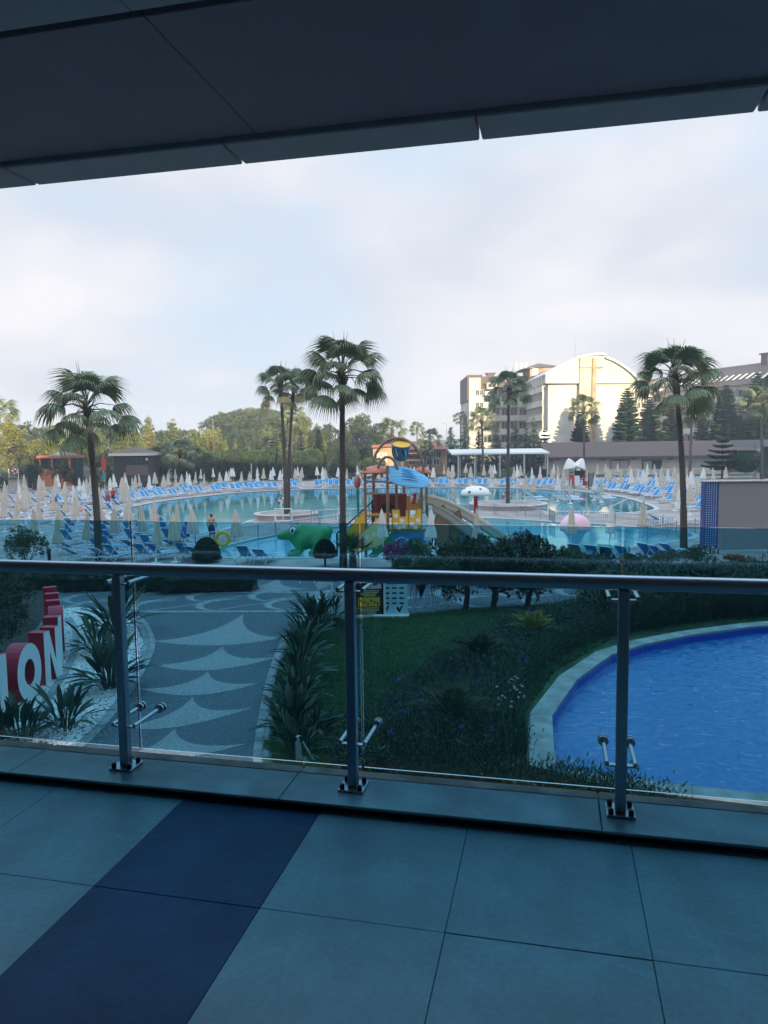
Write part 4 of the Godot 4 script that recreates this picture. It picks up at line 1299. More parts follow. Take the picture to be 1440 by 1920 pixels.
func mosaic_wall() -> void:
	# raised screen on posts: blue mosaic at its end, plain grey render along it
	var t := thing("screen_wall", "grey rendered screen on short posts with a blue mosaic end", "wall")
	var z := -37.2
	var a := Vector3(16.73, 0.23, -37.2); var b := Vector3(20.76, 3.64, -37.2)
	var w := Shape.new()
	w.box(Vector3((a.x + b.x) / 2, (a.y + b.y) / 2, z - 0.2), Vector3(b.x - a.x, b.y - a.y, 0.4), Basis.IDENTITY, 0.02)
	part("panel", w, "grey_panel", t)
	var e0 := Vector3(16.03, 0.35, -37.2)
	var xl := e0.x; var wd := a.x - xl
	var y0 := e0.y + 0.05; var hh := b.y - y0
	var c := Shape.new()
	c.box(Vector3(xl + wd / 2, y0 + hh / 2, z - 0.24), Vector3(wd - 0.01, hh, 0.46), Basis.IDENTITY, 0.04)
	part("mosaic_end", c, "pale_blue", t)
	var tm := Shape.new(); tm.box(Vector3.ZERO, Vector3(0.088, 0.098, 0.012), Basis.IDENTITY, 0.002)
	var m1 := tm.mesh(M["mosaic_blue"]); var m2 := tm.mesh(M["mosaic_mid"])
	var cols := 6; var rows := int(hh / 0.113)
	for i in cols:
		for j in rows:
			var o := obj("mosaic_tile", m1 if rng.randf() < 0.7 else m2, t, Vector3(xl + (i + 0.5) * wd / cols, y0 + (j + 0.5) * hh / rows, z - 0.006))
			o.rotation.z = rng.randf_range(-0.02, 0.02)
	var sd := Shape.new()
	for i in 4:
		for j in rows: sd.box(Vector3(xl + 0.002, y0 + (j + 0.5) * hh / rows, z - 0.07 - i * 0.11), Vector3(0.012, 0.098, 0.095))
	part("side_tiles", sd, "mosaic_blue", t).set_meta("kind", "stuff")
	var cp := Shape.new()
	cp.box(Vector3((xl + b.x) / 2, b.y + 0.035, z - 0.22), Vector3(b.x - xl + 0.12, 0.07, 0.62), Basis.IDENTITY, 0.012)
	part("coping", cp, "deck_edge", t)
	for x in [xl + 0.45, xl + 0.85, xl + 3.4]:
		var p := Shape.new(); p.tube([Vector3(x, 0, z - 0.22), Vector3(x, y0 + 0.05, z - 0.22)], 0.045, 8)
		part("post", p, "black_metal", t)



var clump_leaf: Shape
var clump_pine: Shape
var clump_fine: Shape
var tuft: ArrayMesh
var blade_leaf := []
var fronds := []

func leaf_quad(st: Shape, at: Vector3, dir: Vector3, side: Vector3, l: float, w: float, fold := 0.25) -> void:
	var up := side.cross(dir).normalized()
	var a := at; var m := at + dir * l * 0.5; var e := at + dir * l
	var s1 := m + side * w * 0.5 + up * w * fold; var s2 := m - side * w * 0.5 + up * w * fold
	st.tri(a, s1, e); st.tri(a, e, s2)

func rdir() -> Vector3:
	var z := rng.randf_range(-1, 1); var a := rng.randf() * TAU; var r := sqrt(1 - z * z)
	return Vector3(r * cos(a), z, r * sin(a))

func tone(c: Color, k: float) -> Color:
	return Color(c.r * k, c.g * k, c.b * k)

func make_plant_pieces() -> void:
	# a handful of leaves on a twig, about 0.6 m across
	var st := Shape.new()
	for k in 16:
		var d := (rdir() + Vector3(0, 0.35, 0)).normalized()
		st.tint = tone(Color.WHITE, rng.randf_range(0.7, 1.25))
		var s := d.cross(rdir()).normalized()
		leaf_quad(st, d * rng.randf_range(0.02, 0.22), (d + rdir() * 0.5).normalized(), s, rng.randf_range(0.16, 0.26), rng.randf_range(0.08, 0.13))
	clump_leaf = st
	st = Shape.new()
	for k in 22:
		var d := (rdir() + Vector3(0, 0.5, 0)).normalized()
		st.tint = tone(Color.WHITE, rng.randf_range(0.65, 1.3))
		leaf_quad(st, d * 0.04, d, d.cross(rdir()).normalized(), rng.randf_range(0.20, 0.34), 0.062, 0.1)
	clump_pine = st
	st = Shape.new()
	for k in 12:
		var d := (rdir() + Vector3(0, 0.6, 0)).normalized()
		st.tint = tone(Color.WHITE, rng.randf_range(0.65, 1.35))
		leaf_quad(st, d * rng.randf_range(0.0, 0.06), d, d.cross(rdir()).normalized(), rng.randf_range(0.05, 0.08), rng.randf_range(0.02, 0.035))
	clump_fine = st
	st = Shape.new()
	for k in 7:
		var a := rng.randf() * TAU
		var d := Vector3(cos(a) * 0.5, 1, sin(a) * 0.5).normalized()
		st.tint = tone(Color.WHITE, rng.randf_range(0.7, 1.3))
		var s := Vector3(-sin(a), 0, cos(a))
		var o := Vector3(cos(a), 0, sin(a)) * rng.randf() * 0.05
		st.tri(o - s * 0.006, o + s * 0.006, o + d * rng.randf_range(0.05, 0.1))
	tuft = st.mesh(M["leaf"], true)
	# long paddle leaves of the bird-of-paradise clumps
	for vn in 4:
		st = Shape.new()
		var l := [1.0, 1.15, 0.85, 0.95][vn] as float
		var bend := [0.18, 0.3, 0.5, 0.7][vn] as float
		var prev := Vector3.ZERO; var pw := 0.014; var seg := 9
		for k in range(1, seg + 1):
			var t := k / float(seg)
			var p := Vector3(0, l * t * (1.0 - 0.25 * bend * t), l * bend * t * t)
			var w := 0.014 if t < 0.45 else 0.012 + 0.042 * sin(PI * clampf((t - 0.45) / 0.56, 0, 1))
			st.tint = tone(Color.WHITE, 0.9 + 0.3 * t)
			var f0 := Vector3(0, 0, -pw * 0.7); var f1 := Vector3(0, 0, -w * 0.7)
			st.quad(prev, prev + Vector3(pw, 0, 0) + f0, p + Vector3(w, 0, 0) + f1, p)
			st.quad(prev + Vector3(-pw, 0, 0) + f0, prev, p, p + Vector3(-w, 0, 0) + f1)
			prev = p; pw = w
		blade_leaf.append(st.mesh(M["leaf"], true))
	for k in 5: fronds.append(make_frond(k))

# one fan leaf of a Washingtonia palm: stalk along +z, folded rays with hanging threads at their tips
func make_frond(vn: int) -> Shape:
	var st := Shape.new()
	var stalk := 1.0 + 0.12 * vn
	st.tint = Color(0.17, 0.15, 0.06)
	var sag := 0.04 + 0.06 * vn
	var hub := Vector3(0, -sag * stalk, stalk)
	st.tube([Vector3.ZERO, Vector3(0, 0.06, stalk * 0.5), hub], [0.04, 0.024, 0.014], 4, false)
	var rays := 30
	var green := Color(0.18, 0.235, 0.145)
	var half := 1.75
	for k in rays:
		var a := lerpf(-half, half, (k + 0.5) / rays)
		var l := 1.15 * (1.0 - 0.20 * pow(absf(a) / half, 2.0)) * rng.randf_range(0.94, 1.06)
		# the blade is cupped: its sides hang lower than its midrib
		var d := Vector3(sin(a), -0.06 - 0.05 * vn - 0.22 * pow(absf(a) / half, 1.5) + 0.07 * (k % 2), cos(a)).normalized()
		var s := d.cross(Vector3.UP).normalized()
		st.tint = tone(green, rng.randf_range(0.75, 1.25))
		var prev := hub; var pw := 0.006
		for q in range(1, 7):
			var t := q / 6.0
			var reach := t if t < 0.62 else 0.62 + (t - 0.62) * 0.45
			var drop := pow(maxf(t - 0.42, 0.0) / 0.58, 1.5) * rng.randf_range(0.55, 0.72)
			var p := hub + d * l * reach + Vector3(0, -drop - 0.06 * t * t, 0)
			var w := [0.0, 0.035, 0.062, 0.060, 0.030, 0.011, 0.003][q] as float
			if q == 5: st.tint = tone(Color(0.16, 0.16, 0.085), rng.randf_range(0.8, 1.2))
			var lift := Vector3(0, 0.35 * w, 0); var plift := Vector3(0, 0.35 * pw, 0)
			st.quad(prev, prev + s * pw + plift, p + s * w + lift, p)
			st.quad(prev - s * pw + plift, prev, p, p - s * w + lift)
			prev = p; pw = w
	return st

func trunk_path(h: float, lean: Vector3, n := 10) -> Array:
	var p := []
	for k in n + 1:
		var t := k / float(n)
		p.append(Vector3(0, h * t, 0) + lean * (t - 0.35 * sin(PI * t) * 0.6))
	return p

func palm(called: String, label: String, base: Vector3, top: Vector3, spread: float, near: bool, n := 34, dry := false, group := "") -> Node3D:
	var t := thing(called, label, "palm tree", base, 0.0, group)
	var h := top.y - base.y
	var lean := Vector3(top.x - base.x, 0, top.z - base.z)
	var st := Shape.new()
	var path := trunk_path(h, lean, 14)
	var rad := []
	var r0 := 0.136 * spread
	for k in path.size():
		var q := k / 14.0
		rad.append((r0 * (1.35 - 0.9 * q) if q < 0.25 else r0 * (1.15 - 0.32 * q)) * (1.0 + 0.05 * sin(k * 2.7)))
	rad[path.size() - 1] = r0 * 1.15; rad[path.size() - 2] = r0 * 1.3
	st.tube(path, rad, 12)
	part("trunk", st, "palm_trunk", t)
	# old leaf bases round the neck
	var nk := Shape.new()
	for k in 34:
		var a := rng.randf() * TAU; var y := rng.randf_range(-0.7, 0.1) * spread
		var o := Vector3(cos(a), 0, sin(a))
		nk.bar(lean + Vector3(0, h + y, 0) + o * r0 * 0.9, lean + Vector3(0, h + y + 0.32 * spread, 0) + o * r0 * 2.3, 0.05, 0.02)
	part("leaf_bases", nk, "bark", t)
	var crown := Shape.new()
	for k in n:
		var q := (k + rng.randf() * 0.6) / n
		var az := k * 2.39996 + rng.randf_range(-0.2, 0.2)
		var el := lerpf(1.4, -0.40, pow(q, 0.9)) + rng.randf_range(-0.16, 0.16)
		var b := Basis(Vector3.UP, az) * Basis(Vector3.RIGHT, -el) * Basis(Vector3.BACK, rng.randf_range(-0.55, 0.55))
		var s := spread * (rng.randf_range(0.86, 1.05) if q > 0.15 else 0.75)
		var at := lean + Vector3(0, h + lerpf(0.25, -0.25, q) * spread, 0)
		var vn := clampi(int(q * 5.0), 0, 4)
		if near:
			var o := obj("frond", frond_mesh(vn, dry and q > 0.8), t)
			o.transform = Transform3D(b * s, at)
		else:
			crown.tint = tone(Color.WHITE, rng.randf_range(0.85, 1.2))
			crown.add(fronds[vn], Transform3D(b * s, at))
	# new spear leaves
	for k in 3:
		var sp := Shape.new()
		sp.tint = Color(0.06, 0.10, 0.04)
		var d := Vector3(rng.randf_range(-0.25, 0.25), 1, rng.randf_range(-0.25, 0.25)).normalized()
		var o := lean + Vector3(0, h, 0)
		sp.tube([o, o + d * 1.0 * spread, o + d * 2.0 * spread + Vector3(0.06, 0, 0)], [0.03, 0.03, 0.004], 5)
		if near: part("spear_leaf", sp, "frond", t, true)
		else: crown.add(sp, Transform3D.IDENTITY)
	if not near: part("crown", crown, "frond", t, true)
	return t

var frond_cache := {}
func frond_mesh(vn: int, dry: bool) -> ArrayMesh:
	var key := vn * 2 + int(dry)
	if not frond_cache.has(key):
		var s := Shape.new()
		if dry: s.tint = Color(2.2, 1.35, 1.0)
		s.add(fronds[vn], Transform3D.IDENTITY)
		frond_cache[key] = s.mesh(M["frond"], true)
	return frond_cache[key]

# many placed and tinted copies of a small shape joined into one mesh
func bake(src: Shape, xfs: Array, cols: Array, material := "leaf") -> ArrayMesh:
	var v := PackedVector3Array(); var n := PackedVector3Array(); var c := PackedColorArray(); var ix := PackedInt32Array()
	var m := src.v.size()
	var total := m * xfs.size()
	c.resize(total)
	ix.resize(src.ix.size() * xfs.size())
	var i := 0; var w := 0; var base := 0
	for k in xfs.size():
		var xf: Transform3D = xfs[k]; var col: Color = cols[k]
		v.append_array(xf * src.v)
		n.append_array(Transform3D(xf.basis.orthonormalized(), Vector3.ZERO) * src.n)
		for q in src.c: c[i] = q * col; i += 1
		for q in src.ix: ix[w] = q + base; w += 1
		base += m
	var a := []; a.resize(Mesh.ARRAY_MAX)
	a[Mesh.ARRAY_VERTEX] = v; a[Mesh.ARRAY_NORMAL] = n; a[Mesh.ARRAY_COLOR] = c; a[Mesh.ARRAY_INDEX] = ix
	var o := ArrayMesh.new()
	o.add_surface_from_arrays(Mesh.PRIMITIVE_TRIANGLES, a)
	o.surface_set_material(0, M[material])
	return o

func scatter(mesh: Mesh, xfs: Array, cols: Array) -> MultiMesh:
	var mm := MultiMesh.new()
	mm.transform_format = MultiMesh.TRANSFORM_3D
	mm.use_colors = true
	mm.mesh = mesh
	mm.instance_count = xfs.size()
	for k in xfs.size():
		mm.set_instance_transform(k, xfs[k]); mm.set_instance_color(k, cols[k])
	return mm

func multi(called: String, mm: MultiMesh, parent: Node3D) -> MultiMeshInstance3D:
	var o := MultiMeshInstance3D.new(); o.multimesh = mm
	o.name = numbered(called) if parent == self else called
	parent.add_child(o, true)
	return o

# crown made of leaf clumps over a number of lobes
func crown_of(lobes: Array, mesh: Shape, size: float, per: float, col: Color, vary := 0.35, up_bias := 0.25) -> ArrayMesh:
	var xf := []; var cs := []
	for l in lobes:
		var c: Vector3 = l[0]; var r: Vector3 = l[1]
		var n := int(per * (r.x * r.y + r.y * r.z + r.x * r.z) / (size * size))
		var lt := rng.randf_range(0.8, 1.2)
		for k in n:
			var d := (rdir() + Vector3(0, up_bias, 0)).normalized()
			var p := c + d * r * rng.randf_range(0.62, 1.06)
			var b := Basis(Vector3.UP, rng.randf() * TAU) * Basis(Vector3.RIGHT, rng.randf_range(-0.7, 0.7))
			xf.append(Transform3D(b * (size / 0.5) * rng.randf_range(0.75, 1.25), p))
			var kk := lt * rng.randf_range(1.0 - vary, 1.0 + vary)
			cs.append(Color(col.r * kk * rng.randf_range(0.85, 1.2), col.g * kk, col.b * kk * rng.randf_range(0.8, 1.1)))
	return bake(mesh, xf, cs, "needle" if mesh == clump_pine else "leaf")

func tree(called: String, label: String, base: Vector3, h: float, w: float, kind: String, col: Color, group := "") -> Node3D:
	var t := thing(called, label, "tree", base, 0.0, group)
	var lobes := []
	var st := Shape.new()
	if kind == "umbrella":
		for k in 34:
			var a := k * 2.39996; var r := sqrt((k + 0.5) / 34.0) * w * 0.5
			var top := h * (0.60 + 0.34 * sqrt(maxf(0.0, 1.0 - pow(r / (w * 0.52), 2.0))))
			lobes.append([Vector3(cos(a) * r, top, sin(a) * r), Vector3(w * 0.11, h * 0.08, w * 0.11)])
			if k % 2 == 0: lobes.append([Vector3(cos(a) * r * 0.9, top - h * 0.22, sin(a) * r * 0.9), Vector3(w * 0.11, h * 0.12, w * 0.11)])
	elif kind == "pine":
		for k in 24:
			var q := k / 23.0; var a := k * 2.4
			var r := w * 0.36 * (1.0 - q * 0.88)
			lobes.append([Vector3(cos(a) * r, h * (0.14 + 0.82 * q), sin(a) * r), Vector3(w * (0.23 - 0.14 * q), h * 0.075, w * (0.23 - 0.14 * q))])
	elif kind == "column":
		for k in 9:
			var q := k / 8.0
			lobes.append([Vector3(rng.randf_range(-0.05, 0.05) * w, h * (0.06 + 0.86 * q), rng.randf_range(-0.05, 0.05) * w), Vector3(w * 0.5 * (1.0 - pow(q, 2.2) * 0.85), h * 0.10, w * 0.5 * (1.0 - pow(q, 2.2) * 0.85))])
	elif kind == "conifer":
		for k in 20:
			var q := k / 19.0; var a := k * 2.4
			var r := w * 0.30 * (1.0 - q)
			lobes.append([Vector3(cos(a) * r, h * (0.08 + 0.87 * q), sin(a) * r), Vector3(w * (0.25 - 0.19 * q), h * 0.06, w * (0.25 - 0.19 * q))])
	else:
		for k in 20:
			var d := (rdir() + Vector3(0, 0.05, 0)).normalized()
			lobes.append([Vector3(d.x * w * 0.34, h * 0.58 + d.y * h * 0.33, d.z * w * 0.34), Vector3(w * rng.randf_range(0.13, 0.2), h * rng.randf_range(0.08, 0.13), w * rng.randf_range(0.13, 0.2))])
	st.tube([Vector3(0, -0.1, 0), Vector3(0.1, h * 0.3, 0), Vector3(-0.05, h * 0.62, 0.1), Vector3(0, h * 0.86, 0)], [h * 0.022 + 0.06, h * 0.016 + 0.04, h * 0.011, 0.03], 8)
	if kind != "column":
		for l in lobes:
			var c: Vector3 = l[0]
			var y0 := minf(c.y * 0.72, h * 0.7)
			st.tube([Vector3(0, y0, 0), Vector3(c.x * 0.5, lerpf(y0, c.y, 0.6), c.z * 0.5), c], [h * 0.007 + 0.02, h * 0.005 + 0.015, 0.015], 5, false)
	part("trunk", st, "bark", t)
	var size := clampf(w * 0.10, 0.45, 0.95)
	obj("crown", crown_of(lobes, clump_pine if kind in ["pine", "umbrella", "conifer"] else clump_leaf, size, 3.4 if kind in ["umbrella", "conifer", "pine"] else 2.6, col), t)
	return t

# Norfolk Island pine: level whorls of feathery branches
var norfolk_meshes := []
func norfolk_branch() -> Shape:
	var st := Shape.new()
	st.tint = Color(0.05, 0.04, 0.03)
	st.tube([Vector3.ZERO, Vector3(0, 0.02, 0.5), Vector3(0, 0.14, 1.0)], [0.022, 0.015, 0.006], 4, false)
	for k in 13:
		var t := 0.10 + 0.90 * k / 12.0
		var p := Vector3(0, 0.02 * t + 0.12 * t * t, t)
		for s in [-1.0, 1.0]:
			for y in [0.15, 0.75]:
				st.tint = tone(Color(0.042, 0.078, 0.036), rng.randf_range(0.65, 1.4))
				var d := Vector3(s * 0.8, y, 0.5).normalized()
				leaf_quad(st, p, d, Vector3(0, 0.25, 1).normalized(), 0.40 * (1.2 - 0.5 * t), 0.17, 0.15)
	return st

func norfolk(called: String, label: String, base: Vector3, h: float, w: float, tiers: int, sparse: bool, light := 1.0, group := "") -> Node3D:
	var t := thing(called, label, "pine tree", base, rng.randf() * TAU, group)
	var st := Shape.new()
	st.tube([Vector3(0, -0.1, 0), Vector3(0, h * 0.5, 0), Vector3(0, h, 0)], [0.018 * h + 0.05, 0.012 * h, 0.02], 8)
	part("trunk", st, "bark", t)
	var br := norfolk_branch()
	var c := Shape.new()
	for k in tiers:
		var q := (k + 0.5) / tiers
		var y := h * lerpf(0.10 if not sparse else 0.16, 0.985, q)
		var r := w * 0.5 * pow(1.0 - q, 0.72) + 0.10 * w
		if q > 0.93: r *= 0.6
		var nb := 6 if sparse else 9
		for b in nb:
			var a := TAU * b / nb + k * 0.7 + rng.randf_range(-0.12, 0.12)
			var rr := r * rng.randf_range(0.85, 1.08)
			c.tint = tone(Color.WHITE, light * rng.randf_range(0.8, 1.25))
			c.add(br, Transform3D(Basis(Vector3.UP, a) * Basis(Vector3.RIGHT, rng.randf_range(-0.12, 0.12)) * Basis.from_scale(Vector3(1.1 + rr * 0.30, 0.8 + rr * 0.5, rr)), Vector3(0, y, 0)))
	part("crown", c, "needle", t, true)
	return t

func shrub(called: String, label: String, at: Vector3, size: Vector3, col: Color, mesh: Shape = null, leaf := 0.26, category := "shrub", group := "") -> Node3D:
	var t := thing(called, label, category, at, rng.randf() * TAU, group)
	var lobes := []
	for k in 7:
		var d := rdir()
		lobes.append([Vector3(d.x * size.x * 0.26, size.y * 0.52 + d.y * size.y * 0.20, d.z * size.z * 0.26), Vector3(size.x * 0.26, size.y * 0.27, size.z * 0.26)])
	var st := Shape.new()
	for l in lobes: st.tube([Vector3(0, 0, 0), (l[0] as Vector3) * 0.6, l[0]], [0.03, 0.02, 0.008], 5, false)
	part("stem", st, "bark", t)
	obj("foliage", crown_of(lobes, clump_fine, 0.5, 30.0, col) if mesh == clump_fine else crown_of(lobes, clump_leaf, leaf, 2.0, col), t)
	return t

# clipped hedge: leaf clumps all over a dense block
func hedge(called: String, label: String, at: Vector3, size: Vector3, turn: float, col: Color, leaf := 0.24, round_ := 0.0, group := "") -> Node3D:
	var t := thing(called, label, "hedge", at, turn, group)
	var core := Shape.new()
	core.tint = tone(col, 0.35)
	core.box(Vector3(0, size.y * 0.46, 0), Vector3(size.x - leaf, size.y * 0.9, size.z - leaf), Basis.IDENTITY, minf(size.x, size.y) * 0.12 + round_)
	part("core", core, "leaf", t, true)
	var xf := []; var cs := []
	var area := size.x * size.z + 2 * size.y * (size.x + size.z)
	var n := int(area * 3.6 / (leaf * leaf * 2.0))
	var pa := size.x * size.z / area; var pb := 2 * size.y * size.x / area
	for k in n:
		var q := rng.randf()
		var p := Vector3(rng.randf_range(-0.5, 0.5), rng.randf(), rng.randf_range(-0.5, 0.5))
		if q < pa: p.y = 1.0
		elif q < pa + pb: p.z = 0.5 if rng.randf() < 0.6 else -0.5
		else: p.x = 0.5 if rng.randf() < 0.5 else -0.5
		p *= size - Vector3(leaf, 0, leaf) * 0.6
		if round_ > 0.0 and p.y > size.y - round_:
			var e := (p.y - size.y + round_) / round_
			p.x *= 1.0 - 0.35 * e * e; p.z *= 1.0 - 0.35 * e * e
		p += rdir() * leaf * 0.25
		xf.append(Transform3D(Basis(Vector3.UP, rng.randf() * TAU) * Basis(Vector3.RIGHT, rng.randf_range(-1, 1)) * (leaf / 0.5) * rng.randf_range(0.8, 1.2), p))
		cs.append(tone(col, rng.randf_range(0.65, 1.4)))
	obj("foliage", bake(clump_leaf, xf, cs), t)
	return t

# clump of long paddle leaves
func paddle_plant(label: String, at: Vector3, hh: float, n: int, col_k := 1.0) -> void:
	var h := hh * 0.86
	var t := thing("paddle_leaf_plant", label, "plant", at, rng.randf() * TAU, "paddle leaved plants along the garden path")
	for k in int(n * 1.75):
		var q := rng.randf()
		var az := k * 2.39996 + rng.randf_range(-0.3, 0.3)
		var tilt := lerpf(0.02, 0.62, q)
		var o := obj("leaf", paddle_mesh(int(clampf(q * 4.0, 0, 3)), k % 3), t)
		var s := h * rng.randf_range(0.75, 1.1)
		o.transform = Transform3D(Basis(Vector3.UP, az) * Basis(Vector3.RIGHT, tilt) * Basis(Vector3.UP, rng.randf_range(-0.6, 0.6)) * Basis.from_scale(Vector3(1.15 * s, s, s)), Vector3(sin(az), 0, cos(az)) * rng.randf_range(0.03, 0.22))

var paddle_cache := {}
func paddle_mesh(vn: int, shade: int) -> ArrayMesh:
	var key := vn * 3 + shade
	if not paddle_cache.has(key):
		var src: ArrayMesh = blade_leaf[vn]
		var a := src.surface_get_arrays(0)
		var c: PackedColorArray = a[Mesh.ARRAY_COLOR]
		var col: Color = [Color(0.034, 0.060, 0.034), Color(0.050, 0.084, 0.042), Color(0.022, 0.042, 0.026)][shade]
		for k in c.size(): c[k] = c[k] * col
		a[Mesh.ARRAY_COLOR] = c
		var m := ArrayMesh.new()
		m.add_surface_from_arrays(Mesh.PRIMITIVE_TRIANGLES, a)
		m.surface_set_material(0, M["leaf"])
		paddle_cache[key] = m
	return paddle_cache[key]

func cycad(called: String, label: String, at: Vector3, r: float, col: Color, n := 26) -> void:
	var t := thing(called, label, "plant", at)
	var f := Shape.new()
	for k in 22:
		var u := 0.12 + 0.88 * k / 21.0
		var p := Vector3(0, 0.55 * u - 0.62 * u * u, u)
		for s in [-1.0, 1.0]:
			f.tint = tone(col, rng.randf_range(0.75, 1.3))
			var d := Vector3(s, 0.25, 0.6).normalized()
			leaf_quad(f, p, d, d.cross(Vector3.UP).normalized(), 0.26 * sin(PI * clampf(u * 0.85 + 0.1, 0, 1)) + 0.03, 0.035, 0.15)
	f.tint = tone(col, 0.8)
	f.tube([Vector3.ZERO, Vector3(0, 0.14, 0.4), Vector3(0, 0.02, 0.8), Vector3(0, -0.07, 1.0)], [0.016, 0.012, 0.008, 0.003], 4, false)
	var m := f.mesh(M["leaf"], true)
	for k in n:
		var o := obj("frond", m, t)
		var el := lerpf(1.15, -0.05, k / float(n))
		o.transform = Transform3D(Basis(Vector3.UP, k * 2.39996) * Basis(Vector3.RIGHT, -el) * r * rng.randf_range(0.85, 1.1), Vector3(0, 0.28, 0))
	var st := Shape.new(); st.lathe([Vector2(0.16, 0), Vector2(0.18, 0.2), Vector2(0.08, 0.34), Vector2(0, 0.36)], 10)
	part("stem", st, "bark", t)

# many copies of a small mesh over a polygon: grass, ground cover, shrub beds
func cover(called: String, area: PackedVector2Array, mesh: Mesh, n: int, s0: float, s1: float, col: Color, y: float, hole := PackedVector2Array(), lift := 0.0) -> MultiMeshInstance3D:
	var xf := []; var cs := []
	var lo := area[0]; var hi := area[0]
	for p in area: lo = lo.min(p); hi = hi.max(p)
	var nz := FastNoiseLite.new(); nz.seed = 3; nz.frequency = 0.25
	var tries := 0
	while xf.size() < n and tries < n * 8:
		tries += 1
		var p := Vector2(rng.randf_range(lo.x, hi.x), rng.randf_range(lo.y, hi.y))
		if not Geometry2D.is_point_in_polygon(p, area) or (hole.size() and Geometry2D.is_point_in_polygon(p, hole)): continue
		var k := 1.0 + 0.5 * nz.get_noise_2dv(p)
		xf.append(Transform3D(Basis(Vector3.UP, rng.randf() * TAU) * Basis(Vector3.RIGHT, rng.randf_range(-0.2, 0.2)) * rng.randf_range(s0, s1), Vector3(p.x, y + lift * rng.randf() * k, p.y)))
		cs.append(tone(col, k * rng.randf_range(0.75, 1.25)))
	var o := multi(called, scatter(mesh, xf, cs), self)
	o.set_meta("kind", "stuff")
	return o



